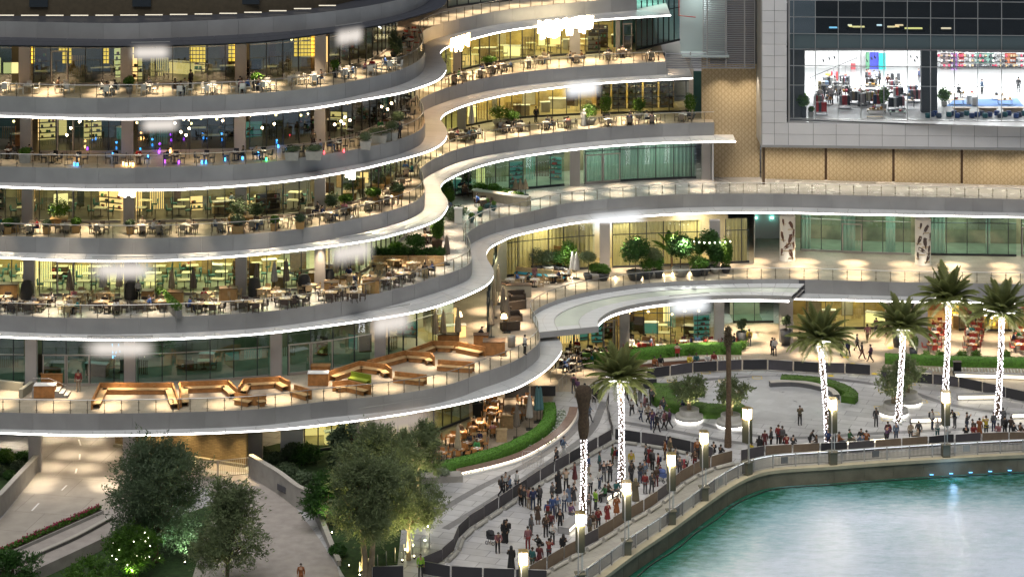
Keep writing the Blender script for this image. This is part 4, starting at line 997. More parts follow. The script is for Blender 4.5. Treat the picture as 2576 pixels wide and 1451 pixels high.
# teal door walls at terrace ends
for z_, (u0,u1,v), l_ in ((24,(1744,1788,150),'teal painted end wall beside the lit terrace pillar'),(18,(1745,1762,285),'grey blank end wall right of the display shelves')):
    a_, b_ = P(u0,v,z_-(0 if z_==18 else 6)), P(u1,v,z_-(0 if z_==18 else 6)); zz = 18
    a_, b_ = P(u0,283,18), P(u1,283,18)
    g = MB(); g.box(((a_.x+b_.x)/2, a_.y-(.2 if z_==24 else .0), 20.2), (b_.x-a_.x,.2,4.3)); tag(g.build('end_wall', mat('teal_door',(.05,.14,.13),.5) if z_==24 else colm), l_, 'wall')
a_, b_ = P(1638+122,262,18), P(1794,262,18)
column(0, P(1778,290,18).xy, 18, 4.4, 1.0, 'pale grey pillar with small green light, right terrace end')
# falcon columns
def falcon(mb, cx, cz, s, flip, rad, lean):
    """perched falcon silhouette wrapped on the column: body, head, beak, wing tip and tail"""
    out = [(0,.52),(.10,.50),(.16,.42),(.26,.36),(.15,.33),(.17,.2),(.13,-.05),(.05,-.25),(-.04,-.36),(-.10,-.62),(-.17,-.60),(-.16,-.3),(-.22,-.1),(-.22,.15),(-.14,.33),(-.10,.46)]
    pts = []
    for x, z in out:
        x2 = x*math.cos(lean)-z*math.sin(lean); z2 = x*math.sin(lean)+z*math.cos(lean)
        if flip: x2 = -x2
        a = cx + x2*s/rad; pts.append(Vector((math.sin(a)*(rad+.012), -math.cos(a)*(rad+.012), cz+z2*s)))
    c = Vector((math.sin(cx)*(rad+.012), -math.cos(cx)*(rad+.012), cz)); n = len(pts)
    mb.add([c]+pts, [(0, 1+i, 1+(i+1)%n) if flip else (0, 1+(i+1)%n, 1+i) for i in range(n)])
def perch(mb, cx, cz, s, rad):
    for i in range(4):
        a0, a1 = cx-.35*s/rad+i*.17*s/rad, cx-.35*s/rad+(i+1)*.17*s/rad
        mb.add([Vector((math.sin(a)*(rad+.008), -math.cos(a)*(rad+.008), z)) for a, z in ((a0,cz-.06*s),(a1,cz-.05*s),(a1,cz+.05*s),(a0,cz+.03*s))], [(0,1,2,3)])
for (u, v, l_, sd_) in ((1983,660,'white round column printed with brown falcons beside the dark recess',1),(2325,670,'white round column printed with dark falcons near the right edge',2)):
    p = P(u,v,6); r = .78; g = MB(); g.lathe([(r+.05,0),(r+.05,.12),(r,.13),(r,4.5)], n=28); o = g.build('falcon_column', mat('cream_column',(.62,.57,.48),.5), None, (p.x,p.y+r,6)); tag(o, l_, 'column')
    rr_ = random.Random(sd_)
    spots_ = [(-.55,4.05,.62,0,.2),(.35,3.7,.95,1,-.2),(-.75,2.6,.95,0,.5),(.15,2.35,1.05,1,.35),(.9,2.9,.8,0,.2),(-.25,1.55,.95,0,-.7),(.75,1.6,.85,1,.1),(.45,.85,1.0,0,.45),(-.9,1.0,.7,1,.2)]
    for (a, z_, s, fl, ln) in spots_:
        g = MB(); falcon(g, a+rr_.uniform(-.1,.1), z_*.98, s, fl ^ (sd_==2), r, ln+rr_.uniform(-.2,.2)); g.build('falcon_print', mat('falcon_ink_%d'%(sd_), (.10,.045,.03) if sd_==1 else (.07,.05,.045), .6), o)
        g = MB(); perch(g, a, z_-.45*s, s, r); g.build('perch_print', mat('perch_ink',(.42,.32,.16),.6), o)
    spot((p.x, p.y-1.2, 10.1), 900, (1,.86,.66), 50)
# ------------------------------------------------------------------ furniture makers
def mk_chair(name, sm, lm, w=.46, d=.46, back=.45, arms=False, lean=.06, padded=False):
    def mk():
        r = empty(name)
        g = MB(); g.box((0,0,.45), (w,d,.05 if not padded else .1)); g.build('seat', sm, r)
        g = MB(); g.box((0,d/2-.02+lean/2,.47+back/2), (w,.035 if not padded else .08,back), 0, -lean); g.build('backrest', sm, r)
        lg = MB(); lg.box((0,0,.215), (.04,.04,.43)); lme = lg.mesh('leg', lm)
        for sx in (-1,1):
            for sy in (-1,1): obj('leg', lme, r, (sx*(w/2-.04), sy*(d/2-.04), 0))
        if arms:
            for sx in (-1,1):
                g = MB(); g.box((sx*(w/2+.01),0,.66), (.05,d,.035)); g.box((sx*(w/2+.01),-d/2+.05,.55), (.035,.035,.2)); g.build('armrest', lm if name!='wicker_armchair' else sm, r)
        return r
    return Kind(mk)
K = {}
K['white'] = mk_chair('dining_chair', whitep, whitep)
K['wood'] = mk_chair('wooden_armchair', woodp, woodp, .5, .48, .45, True)
K['wicker'] = mk_chair('wicker_armchair', wicker, wicker, .56, .52, .38, True, padded=True)
K['red'] = mk_chair('cafe_chair', redc, steel, .44, .44, .42)
K['orange'] = mk_chair('metal_chair', wood, blackm, .42, .42, .42)
K['dark'] = mk_chair('bistro_chair', blackf, blackm, .44, .44, .42)
K['grey'] = mk_chair('side_chair', mat('grey_brown_fabric',(.20,.16,.12),.85), woodd, .46, .46, .44)
K['green'] = mk_chair('upholstered_chair', mat('teal_fabric',(.06,.16,.14),.85), woodd, .52, .5, .42, padded=True)
def mk_table(name, tm, lm, w, d, round_=False, ped=True):
    def mk():
        r = empty(name); g = MB()
        if round_: g.lathe([(0,.74),(w/2,.74),(w/2,.70),(0,.70)][::-1], n=18)
        else: g.box((0,0,.725), (w,d,.045))
        g.build('tabletop', tm, r)
        if ped:
            g = MB(); g.box((0,0,.36), (.07,.07,.68)); g.build('pedestal', lm, r); g = MB(); g.box((0,0,.02), (.45,.45,.03)); g.build('base', lm, r)
        else:
            lg = MB(); lg.box((0,0,.35), (.05,.05,.7)); lme = lg.mesh('leg', lm)
            for sx in (-1,1):
                for sy in (-1,1): obj('leg', lme, r, (sx*(w/2-.06), sy*(d/2-.06), 0))
        return r
    return Kind(mk)
whitet = mat('white_tabletop', (.78,.76,.7), .35); woodt = mat('wood_tabletop', (.45,.32,.18), .4, noise=.2)
K['t_white'] = mk_table('square_table', whitet, whitep, .85, .85, ped=False)
K['t_round'] = mk_table('round_table', whitet, blackm, .9, .9, True)
K['t_wood'] = mk_table('wooden_table', woodt, woodd, 1.25, .8, ped=False)
K['t_pale'] = mk_table('dining_table', mat('pale_tabletop',(.60,.52,.40),.4), blackm, .95, .8)
K['t_orange'] = mk_table('slatted_table', wood, blackm, 1.0, .7, ped=False)
K['t_dark'] = mk_table('lounge_table', woodd, blackm, .8, .8, True)
K['t_in'] = mk_table('indoor_table', mat('indoor_tabletop',(.62,.60,.42),.35), blackm, 1.1, .8)
cutl = mat('crockery', (.8,.8,.78), .3)
def mk_place():
    g = MB()
    for q in range(4):
        a = q*math.pi/2; g.lathe([(0,.012),(.11,.012),(.12,.02)], (math.cos(a)*.24, math.sin(a)*.24, 0), 8)
    g.lathe([(.03,0),(.035,.11),(0,.11)], (.07,.03,0), 6); g.lathe([(.025,0),(.028,.16),(0,.16)], (-.08,-.02,0), 6)
    return g.build('tableware', cutl)
K['ware'] = Kind(mk_place)
ORD = ['first','second','third','fourth','fifth','sixth','seventh','eighth','ninth','tenth','eleventh','twelfth','thirteenth','fourteenth','fifteenth','sixteenth','seventeenth','eighteenth','nineteenth','twentieth']+['twenty-'+o for o in ['first','second','third','fourth','fifth','sixth','seventh','eighth','ninth']]+['thirtieth']+['thirty-'+o for o in ['first','second','third','fourth','fifth','sixth','seventh','eighth','ninth']]

# ------------------------------------------------------------------ people
def skinmesh(name, J, edges, root, mats, sub=1):
    vs = [J[k][:3] for k in J]; idx = {k:i for i,k in enumerate(J)}
    me = bpy.data.meshes.new('tmp'); me.from_pydata(vs, [(idx[a],idx[b]) for a,b in edges], []); me.update()
    o = bpy.data.objects.new('tmp', me); COL.objects.link(o)
    sk = o.modifiers.new('s','SKIN'); sk.use_smooth_shade = True
    if not me.skin_vertices: me.skin_vertices.new()
    for k,i in idx.items():
        r = J[k][3]; r = r if isinstance(r, tuple) else (r, r)
        me.skin_vertices[0].data[i].radius = r; me.skin_vertices[0].data[i].use_root = (k == root)
    if sub: ss = o.modifiers.new('u','SUBSURF'); ss.levels = sub; ss.render_levels = sub
    dg = bpy.context.evaluated_depsgraph_get(); out = bpy.data.meshes.new_from_object(o.evaluated_get(dg)); out.name = name
    bpy.data.objects.remove(o); bpy.data.meshes.remove(me)
    out.materials.clear(); out.materials.append(mats)
    for p in out.polygons: p.use_smooth = True
    return out
def pose(kind):
    """joint positions; the person faces -y, feet at z 0 (seat height .47 when seated)"""
    J = dict(pel=(0,0,.95), chest=(0,-.01,1.30), neck=(0,-.01,1.47), head=(0,-.03,1.62))
    hip, kne, ank = .10, .50, .09
    L = {'kneL':(-.11,-.02,.50),'ankL':(-.12,.02,.09),'toeL':(-.13,-.15,.04),'kneR':(.11,-.02,.50),'ankR':(.12,.02,.09),'toeR':(.13,-.15,.04)}
    A = {'shL':(-.19,0,1.42),'elL':(-.25,.02,1.14),'wrL':(-.25,-.08,.90),'shR':(.19,0,1.42),'elR':(.25,.02,1.14),'wrR':(.25,-.08,.90)}
    if kind == 'phone': A.update(elR=(.26,-.14,1.22), wrR=(.12,-.30,1.48), elL=(-.26,-.14,1.22), wrL=(-.10,-.30,1.46))
    if kind == 'onehand': A.update(elR=(.25,-.10,1.16), wrR=(.10,-.28,1.25))
    if kind == 'hips': A.update(elR=(.36,.06,1.18), wrR=(.19,-.04,1.02), elL=(-.25,-.1,1.15), wrL=(.02,-.2,1.2)); L.update(kneL=(-.15,-.02,.5), ankL=(-.20,.02,.09), toeL=(-.24,-.14,.04))
    if kind == 'walk': L.update(kneL=(-.10,-.17,.52), ankL=(-.10,-.28,.12), toeL=(-.10,-.44,.08), kneR=(.10,.05,.50), ankR=(.10,.30,.16), toeR=(.10,.20,.05)); A.update(elL=(-.25,.14,1.16), wrL=(-.25,.12,.92), elR=(.25,-.08,1.15), wrR=(.23,-.25,.98))
    if kind in ('sit','sittable'):
        for k in ('pel','chest','neck','head'): J[k] = (J[k][0], J[k][1]+.05, J[k][2]-.40)
        for k in ('shL','elL','wrL','shR','elR','wrR'): A[k] = (A[k][0], A[k][1]+.04, A[k][2]-.40)
        A.update(elL=(-.25,-.08,.76), wrL=(-.14,-.32,.74 if kind=='sit' else .80), elR=(.25,-.08,.76), wrR=(.14,-.32,.70 if kind=='sit' else .84))
        L = {'kneL':(-.12,-.42,.52),'ankL':(-.13,-.40,.09),'toeL':(-.14,-.56,.04),'kneR':(.12,-.42,.52),'ankR':(.13,-.36,.09),'toeR':(.14,-.52,.04)}
        if kind == 'sittable': J['chest'] = (0,-.03,.90); J['neck'] = (0,-.07,1.06); J['head'] = (0,-.11,1.20); A['shL']=(-.19,-.04,1.0); A['shR']=(.19,-.04,1.0)
    if kind == 'crouch':
        J = dict(pel=(0,.18,.38), chest=(0,-.05,.68), neck=(0,-.12,.82), head=(0,-.18,.95))
        A = {'shL':(-.18,-.08,.78),'elL':(-.24,-.25,.60),'wrL':(-.10,-.45,.68),'shR':(.18,-.08,.78),'elR':(.24,-.25,.60),'wrR':(.08,-.46,.70)}
        L = {'kneL':(-.14,-.22,.48),'ankL':(-.13,.05,.10),'toeL':(-.13,-.12,.04),'kneR':(.14,-.25,.40),'ankR':(.13,.02,.10),'toeR':(.14,-.14,.04)}
    if kind == 'lean': J['chest'] = (0,-.14,1.26); J['neck'] = (0,-.24,1.40); J['head'] = (0,-.32,1.52); A.update(shL=(-.19,-.19,1.36),shR=(.19,-.19,1.36),elL=(-.24,-.32,1.14),wrL=(-.14,-.50,1.05),elR=(.24,-.32,1.14),wrR=(.14,-.50,1.05))
    J.update(A); J.update(L); return J
RB = dict(pel=(.15,.11), chest=(.15,.11), neck=.052, head=(.088,.10), shL=.062, elL=.044, wrL=.03, shR=.062, elR=.044, wrR=.03, kneL=.06, ankL=.042, toeL=.038, kneR=.06, ankR=.042, toeR=.038, hipL=.085, hipR=.085)
BODYE = [('pel','chest'),('chest','neck'),('neck','head'),('chest','shL'),('shL','elL'),('elL','wrL'),('chest','shR'),('shR','elR'),('elR','wrR'),('pel','hipL'),('hipL','kneL'),('kneL','ankL'),('ankL','toeL'),('pel','hipR'),('hipR','kneR'),('kneR','ankR'),('ankR','toeR')]
PM = {}
def person_meshes(kind):
    if kind in PM: return PM[kind]
    robe = kind == 'robe'; J = pose('onehand' if robe else kind)
    p = Vector(J['pel']); 
    sit = kind in ('sit','sittable')
    J['hipL'] = (-.09, p.y-(.06 if sit else 0), p.z-(.05 if not sit else .02)); J['hipR'] = (.09, p.y-(.06 if sit else 0), p.z-(.05 if not sit else .02))
    full = {k: (*J[k], RB[k]) for k in J}
    body = skinmesh('person_body', full, BODYE, 'pel', skin_m)
    # five fingers on each hand, a nose and ears
    import bmesh
    bm = bmesh.new(); bm.from_mesh(body); ex = MB()
    for s in ('L','R'):
        w = Vector(J['wr'+s]); e = Vector(J['el'+s]); d = (w-e).normalized(); sd = d.cross(Vector((0,0,1))); sd = sd.normalized() if sd.length > .1 else Vector((1,0,0))
        dn = sd.cross(d)
        ex.tube([w, w+d*.06, w+d*.09], [.03,.038,.034], 6)
        for q, ln in zip((-1.5,-.5,.5,1.5), (.055,.07,.075,.06)):
            b0 = w+d*.085+sd*q*.018; ex.tube([b0, b0+d*ln*.6, b0+d*ln*.8+dn*ln*.5], [.010,.009,.007], 4)
        b0 = w+d*.03+sd*.032; ex.tube([b0, b0+(d+sd).normalized()*.035, b0+(d+sd*.4).normalized()*.06], [.012,.011,.008], 4)
    h = Vector(J['head']); ex.box(h+Vector((0,-.105,.0)), (.022,.035,.04))
    for sx in (-1,1): ex.box(h+Vector((sx*.092,0,.0)), (.015,.03,.05))
    n0 = len(body.vertices); tm = ex.mesh('t', skin_m); bm.from_mesh(tm); bm.to_mesh(body); bm.free()
    # hair with brows and eyes
    g = MB(); hp = []
    rings = 6; n = 12; vs = []; fs = []
    for i in range(rings+1):
        th = i/rings*R(112); 
        for k in range(n):
            a = 2*math.pi*k/n; front = max(0, -math.sin(a)); t2 = th*(1-.42*front)
            vs.append((h.x+math.cos(a)*math.sin(t2)*.102, h.y+.012+math.sin(a)*math.sin(t2)*.112, h.z+.02+math.cos(t2)*.115))
    for i in range(rings):
        for k in range(n): fs.append((i*n+k,(i+1)*n+k,(i+1)*n+(k+1)%n,i*n+(k+1)%n))
    g.add(vs, fs, True)
    for sx in (-1,1): g.box(h+Vector((sx*.034,-.094,.012)), (.022,.012,.010))
    hair = g.mesh('hair', hairm)
    # clothes
    t = {k: full[k] for k in full}
    add = .022
    def grow(k, a, s=1): r = RB[k]; r = r if isinstance(r,tuple) else (r,r); return (*J[k], (r[0]*s+a, r[1]*s+a))
    if robe:
        g = MB(); N = 14; prof = [(.30,.22,.03),(.27,.2,.35),(.23,.17,.75),(.20,.15,.98),(.21,.14,1.2),(.23,.13,1.38),(.13,.10,1.47),(.06,.06,1.50)]
        vs = []; fs = []
        for rx, ry, z_ in prof:
            for k in range(N): a = 2*math.pi*k/N; w_ = 1+.05*math.sin(a*5)*(1-z_/1.5); vs.append((math.cos(a)*rx*w_, math.sin(a)*ry*w_, z_))
        for i in range(len(prof)-1):
            for k in range(N): fs.append((i*N+k, i*N+(k+1)%N, (i+1)*N+(k+1)%N, (i+1)*N+k))
        g.add(vs, fs, True)
        for s in ('L','R'): g.tube([J['sh'+s], J['el'+s], J['wr'+s]], [.085,.08,.075], 8)
        top = g.mesh('robe', cloth)
        g = MB(); g.lathe([(.05,-.16),(.125,-.12),(.12,0),(.115,.06),(.07,.125),(0,.14)], (h.x,h.y+.025,h.z), 12); hair = g.mesh('headscarf', hairm); bot = None
    else:
        T = {k: grow(k, add) for k in ('pel','chest','shL','shR')}
        for s in ('L','R'): T['el'+s] = grow('el'+s, add)
        for s in ('L','R'): T['wr'+s] = (*(Vector(J['wr'+s])*.85+Vector(J['el'+s])*.15), .042)
        T['neck'] = (J['neck'][0], J['neck'][1], J['neck'][2]-.05, .075)
        low = Vector(J['pel'])-Vector((0,0,.1)) if not sit else Vector(J['pel'])-Vector((0,0,.04)); T['low'] = (*low, (.155,.12))
        top = skinmesh('top', T, [('low','pel'),('pel','chest'),('chest','neck'),('chest','shL'),('shL','elL'),('elL','wrL'),('chest','shR'),('shR','elR'),('elR','wrR')], 'pel', cloth)
        Bm = {'pel': (*(Vector(J['pel'])-Vector((0,0,.03))), (.155,.12))}
        for s in ('L','R'):
            Bm['hip'+s] = grow('hip'+s, .018); Bm['kne'+s] = grow('kne'+s, .018); Bm['ank'+s] = grow('ank'+s, .02)
            Bm['toe'+s] = (*J['toe'+s], .05)
        bot = skinmesh('trousers', Bm, [('pel','hipL'),('hipL','kneL'),('kneL','ankL'),('ankL','toeL'),('pel','hipR'),('hipR','kneR'),('kneR','ankR'),('ankR','toeR')], 'pel', cloth)
    PM[kind] = (body, hair, top, bot); return PM[kind]
def person_dress():
    if 'dress' in PM: return PM['dress']
    b, h, t, _ = person_meshes('onehand'); g = MB(); N = 14; vs=[]; fs=[]
    prof = [(.26,.22,.42),(.24,.2,.6),(.20,.16,.85),(.165,.13,1.02),(.15,.115,1.08)]
    for rx, ry, z_ in prof:
        for k in range(N): a = 2*math.pi*k/N; w_ = 1+.06*math.sin(a*6)*(1.1-z_); vs.append((math.cos(a)*rx*w_, math.sin(a)*ry*w_, z_))
    for i in range(len(prof)-1):
        for k in range(N): fs.append((i*N+k, i*N+(k+1)%N, (i+1)*N+(k+1)%N, (i+1)*N+k))
    g.add(vs, fs, True); PM['dress'] = (b, h, t, g.mesh('skirt', cloth)); return PM['dress']
PAL = {'black':(.02,.02,.022),'dark grey':(.06,.06,.065),'grey':(.22,.22,.23),'white':(.68,.67,.64),'red':(.42,.03,.03),'dark red':(.20,.02,.025),'blue':(.06,.14,.40),'light blue':(.25,.36,.55),'navy':(.02,.03,.09),'teal':(.03,.22,.22),
       'green':(.05,.25,.07),'lime':(.28,.55,.04),'yellow':(.62,.48,.04),'orange':(.55,.17,.03),'brown':(.14,.08,.045),'khaki':(.28,.23,.13),'pink':(.55,.22,.24),'purple':(.18,.07,.2),'beige':(.45,.37,.27),'jeans':(.06,.10,.20)}
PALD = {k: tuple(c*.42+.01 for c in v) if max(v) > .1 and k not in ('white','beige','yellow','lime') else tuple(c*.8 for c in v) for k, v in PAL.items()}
SK = [(.42,.25,.16),(.30,.17,.10),(.50,.32,.22),(.18,.10,.06)]
HC = [(.012,.009,.007),(.03,.016,.008),(.015,.012,.01),(.06,.05,.045)]
def person(loc, rz, kind, top, bot, label, group=None, s=1.0, hair=None, dress=False):
    m = person_dress() if dress else person_meshes(kind)
    body = obj('person', m[0], None, loc, rz, (*rnd.choice(SK),1)); body.rotation_euler = (0,0,rz); body.scale = (s,s,s)
    tag(body, label, 'person', group)
    hc = (*PAL[top],1) if kind == 'robe' else (*(hair or rnd.choice(HC)),1)
    obj('hair' if kind != 'robe' else 'headscarf', m[1], body, color=hc)
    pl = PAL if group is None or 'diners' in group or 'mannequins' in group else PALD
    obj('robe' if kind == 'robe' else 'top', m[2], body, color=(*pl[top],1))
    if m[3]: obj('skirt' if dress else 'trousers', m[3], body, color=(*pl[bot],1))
    return body
TOPS = ['black','dark grey','grey','white','white','red','blue','light blue','navy','green','brown','pink','beige','khaki','teal']
BOTS = ['black','dark grey','navy','jeans','jeans','khaki','brown','grey']
pc = 0
def table_set(k, u, v, tk, ck, n, place, rot=0, ppl=0, ware=True, z=None, gname=None, label_t=None):
    z = Z[k] if z is None else z
    p = P(u, v, z); rz = R(rot)
    tl = label_t or place[0]
    K[tk]((p.x,p.y,z+.015), rz, tl, 'table', place[2])
    if ware: K['ware']((p.x,p.y,z+.765), rz+.3, 'plates and glasses on the '+place[1], 'tableware', None)
    ang = {1:[270],2:[0,180],3:[0,180,90],4:[0,90,180,270],6:[25,90,155,205,270,335]}[n]
    wide = .68 if tk in ('t_wood','t_in') else .62
    sides = {0:'right side',90:'window side',180:'left side',270:'railing side',25:'right end',155:'left end',205:'near left',335:'near right'}
    seats = list(range(len(ang))); rnd.shuffle(seats); occ = set(seats[:int(ppl*.70+rnd.random()*.8)])
    for i, a in enumerate(ang):
        aa = R(a)+rz+rnd.uniform(-.15,.15); rr = wide*(1.0 if n < 6 else 1.15)+rnd.uniform(-.02,.12)
        x, y = p.x+math.cos(aa)*rr, p.y+math.sin(aa)*rr
        fr = aa-math.pi/2+rnd.uniform(-.2,.2)       # the chair's front (-y) looks at the table
        K[ck]((x,y,z+.012), fr, f'{place[3]} chair at {sides[a]} of {place[1]}', 'chair', place[4])
        if i in occ:
            t = rnd.choice(TOPS); b = rnd.choice(BOTS)
            person((x-math.cos(aa)*.02, y-math.sin(aa)*.02, z+.025), fr, 'sittable' if rnd.random()<.6 else 'sit', t, b, f'person in {t} seated {sides[a]} of {place[1]}', 'diners seated on the terraces', rnd.uniform(.93,1.03))
def row(k, pts, tk, ck, cword, terr_name, n=4, ppl=(0,2), ware=True, tword='table', rot=(-12,12), grp=None, z=None):
    pts = sorted(pts)
    for i, q in enumerate(pts):
        u, v = q[:2]; nn_ = q[2] if len(q) > 2 else n; pp = q[3] if len(q) > 3 else rnd.randint(*ppl)
        nm = f'{ORD[i]} {tword} from left, {terr_name}'
        table_set(k, u, v, tk, ck, nn_, (f'{cword} chaired {tword}, {ORD[i]} from left, {terr_name}', nm, f'tables on the {terr_name}', cword, f'chairs on the {terr_name}'), rnd.uniform(*rot), min(pp, nn_), ware, z)
row(1, [(13,233,4,0),(72,236,3,0),(163,234,4,2),(273,239,4,4),(370,236,4,1),(459,238,4,4),(532,237,4,0),(606,232,4,4),(668,228,4,1),(740,213,4,0),(792,212,4,2),(870,197,4,3),(935,187,4,2),(985,176,4,2)], 't_white','white','white','top left terrace')
row(1, [(1012,140,2,0),(1030,120,3,1),(1015,104,3,2),(1042,95,3,0)], 't_round','red','red','top terrace corner')
row(2, [(20,400),(75,405),(130,411),(195,414),(290,412),(350,414),(440,412),(515,410),(590,405),(660,402),(735,396),(790,388),(850,381),(905,368),(880,348),(960,340),(930,318),(985,318),(985,290),(1020,300),(1022,268)], 't_dark','dark','dark','dim second terrace', n=3, ppl=(0,2))
row(2, [(1143,212),(1170,203),(1210,196),(1240,186),(1268,180),(1330,172),(1365,161),(1448,159),(1530,152),(1565,144),(1635,152)], 't_pale','grey','grey','upper right terrace', n=4, ppl=(1,3))
row(3, [(15,585),(75,588),(165,586),(250,589),(358,588),(405,590),(470,587),(560,583),(640,578),(700,573),(760,567),(830,556),(870,540),(930,530),(975,515),(780,545),(930,500),(985,495),(1010,470),(1020,445)], 't_pale','grey','brown','third left terrace', n=4, ppl=(0,2))
row(3, [(1137,352),(1165,354),(1190,349),(1273,334),(1310,330),(1375,326),(1425,322),(1530,318),(1585,314),(1640,311),(1718,306)], 't_round','grey','dark','right terrace below the lounge', n=4, ppl=(1,3))
row(4, [(13,768),(30,782),(77,784),(110,772),(256,780),(290,787),(356,780),(406,778),(500,784),(536,785),(610,779),(642,781),(720,772),(750,768),(830,756),(890,756),(977,722),(1017,708)], 't_wood','wicker','dark wicker','fourth left terrace', n=4, ppl=(0,3))
row(4, [(173,790),(186,768),(205,756),(260,757),(513,758),(580,752),(664,747),(777,738),(824,722),(855,742),(877,714),(930,716),(957,684),(990,674),(1040,682),(1070,694),(1085,668),(700,756),(930,735)], 't_wood','wood','pale wood','fourth left terrace, window side', n=4, ppl=(0,2))
row(4, [(1164,489),(1200,496),(1216,520),(1290,503),(1092,598),(1075,612),(1130,540)], 't_pale','wicker','dark wicker','planted pocket of the fourth terrace', n=4, ppl=(1,3))
row(5, [(1283,722),(1318,718),(1345,722),(1390,712),(1415,706)], 't_pale','wood','pale wood','garden terrace corner', n=2, ppl=(1,2))
row(6, [(1622,880),(1662,888),(1702,893),(1722,876),(1756,880),(1792,876),(1830,872),(1590,888)], 't_pale','red','red','plaza restaurant', n=4, ppl=(1,3))
row(6, [(1428,905),(1452,892),(1482,898),(1512,908),(1472,922),(1440,935),(1540,905),(1412,925)], 't_dark','dark','black','plaza bar under the canopy', n=3, ppl=(1,3))
row(6, [(1244,1030),(1240,1046),(1237,1061),(1208,1084),(1188,1096),(1160,1108),(1135,1118),(1202,1128),(1175,1135),(1240,1095),(1110,1160),(1225,1012),(1325,1020),(1300,1058),(1155,1152),(1200,1150)], 't_orange','orange','orange slatted','garden restaurant', n=4, ppl=(0,2))
row(6, [(2345,885),(2345,870),(2350,855),(2355,840),(2445,885),(2447,870),(2450,855),(2452,840),(2462,828),(2565,885),(2567,868),(2570,850),(2370,828)], 't_orange','red','brown red','outdoor cafe at the right edge', n=4, ppl=(0,2), rot=(-3,3))
# tables seen through the glass
def indoor(k, curve, deps, sp, ck, nm, ppl=.25, u0=-60, u1=2600):
    n_ = 0
    for di, d in enumerate(deps):
        c = resample(offset(curve, -d), sp); 
        for i, p in enumerate(c):
            u = u_of(p)
            if not (u0 < u < u1): continue
            n_ += 1; rw = ['nearest','middle','rear'][min(di,2)]
            K['t_in']((p.x, p.y, Z[k]+.03), rnd.uniform(-.2,.2), f'indoor table in {rw} row behind the glass, {nm}', 'table', f'indoor tables, {nm}')
            for s in (-1,1):
                K[ck]((p.x+s*.85, p.y+rnd.uniform(-.1,.1), Z[k]+.03), -s*math.pi/2 if s<0 else math.pi/2*-1+math.pi*0, f'indoor chair in {rw} row behind the glass, {nm}', 'chair', f'indoor chairs, {nm}')
            if rnd.random() < ppl*.3:
                t = rnd.choice(TOPS); person((p.x+.85, p.y, Z[k]+.03), -math.pi/2, 'sittable', t, 'black', f'person in {t} seated indoors, {rw} row, {nm}', 'diners behind the glass')
indoor(1, wall_pts(1,-60,800), (2.2,), 5.0, 'grey', 'top left level')
indoor(3, wall_pts(3,-60,900), (2.2,4.8), 3.4, 'green', 'third left level')
indoor(4, wall_pts(4,-60,880), (2.0,4.4,6.8), 2.9, 'green', 'fourth left level')
indoor(2, wall_pts(2,1180,1540), (2.0,4.4), 3.2, 'grey', 'upper right level')
indoor(6, sub(W6a,1590,1790), (2.2,4.8), 3.0, 'grey', 'plaza restaurant interior')
indoor(5, wall_pts(5,60,640), (3.5,), 7, 'green', 'lowest left level', 0)
# lit pendants inside and on the terraces
def pends(k, curve, d, sp, zt, nm, em, r=.13, u0=-60, u1=2600):
    for i, p in enumerate(resample(offset(curve, -d), sp)):
        if u0 < u_of(p) < u1: pendant(p.x+rnd.uniform(-.4,.4), p.y+rnd.uniform(-.8,.8), Z[k]+zt+rnd.uniform(-.35,.35), 4.4-zt, f'glowing pendant lamp hanging behind the glass, {nm}', em, r, f'pendant lamps, {nm}')
pends(1, wall_pts(1,-60,800), 3, 4.5, 3.2, 'top left level', bulb, .12)
pends(2, wall_pts(2,-60,1000), 2, 2.3, 2.6, 'second left level', bulb, .13)
pends(2, wall_pts(2,-60,1000), 4.5, 3.1, 2.4, 'second left level, rear', bulb, .11)
pends(3, wall_pts(3,-60,900), 2.6, 3.1, 2.9, 'third left level', bulb, .10)
pends(4, wall_pts(4,-60,900), 3, 3.0, 3.0, 'fourth left level', bulbw, .10)
pends(2, wall_pts(2,1180,1540), 2.5, 2.6, 3.0, 'upper right level', bulbw, .12)
pends(3, wall_pts(3,1200,1500), 2.0, 2.6, 3.0, 'right lounge', bulbw, .10)
pends(6, sub(W6a,1590,1790), 2.6, 1.7, 2.6, 'plaza restaurant', bulb, .16)
pends(6, sub(W6a,1400,1494), 2.2, 1.5, 2.6, 'plaza bar', bulb, .12)
# golden lit screens behind the top terrace glass
for (u0,u1,v0,v1) in ((123,158,135,183),(700,745,107,150),(735,752,110,152),(845,885,132,190)):
    pass
for i,(u,w,h) in enumerate(((47,1.0,2.6),(140,1.1,2.9),(245,.5,1.6),(285,.5,1.6),(480,1.4,2.4),(577,1.2,3.2),(757,2.0,3.2))):
    p = depth_on(wall_pts(1,-60,900), u); r = tag(empty('lit_shelf', (p.x,p.y+4.5,Z[1]+1.0)), f'golden backlit bottle shelf behind the glass, {ORD[i]} from left, top terrace', 'shelf')
    g = MB(); g.box((0,.1,h/2), (w,.05,h)); g.build('lit_back', gold, r)
    for q in range(int(h/.35)+1): g = MB(); g.box((0,0,q*.35), (w,.2,.04)); g.build('shelf_board', woodd, r)
    for q in range(int(w/.3)+1): g = MB(); g.box((-w/2+q*.3,0,h/2), (.035,.2,h)); g.build('divider', woodd, r)
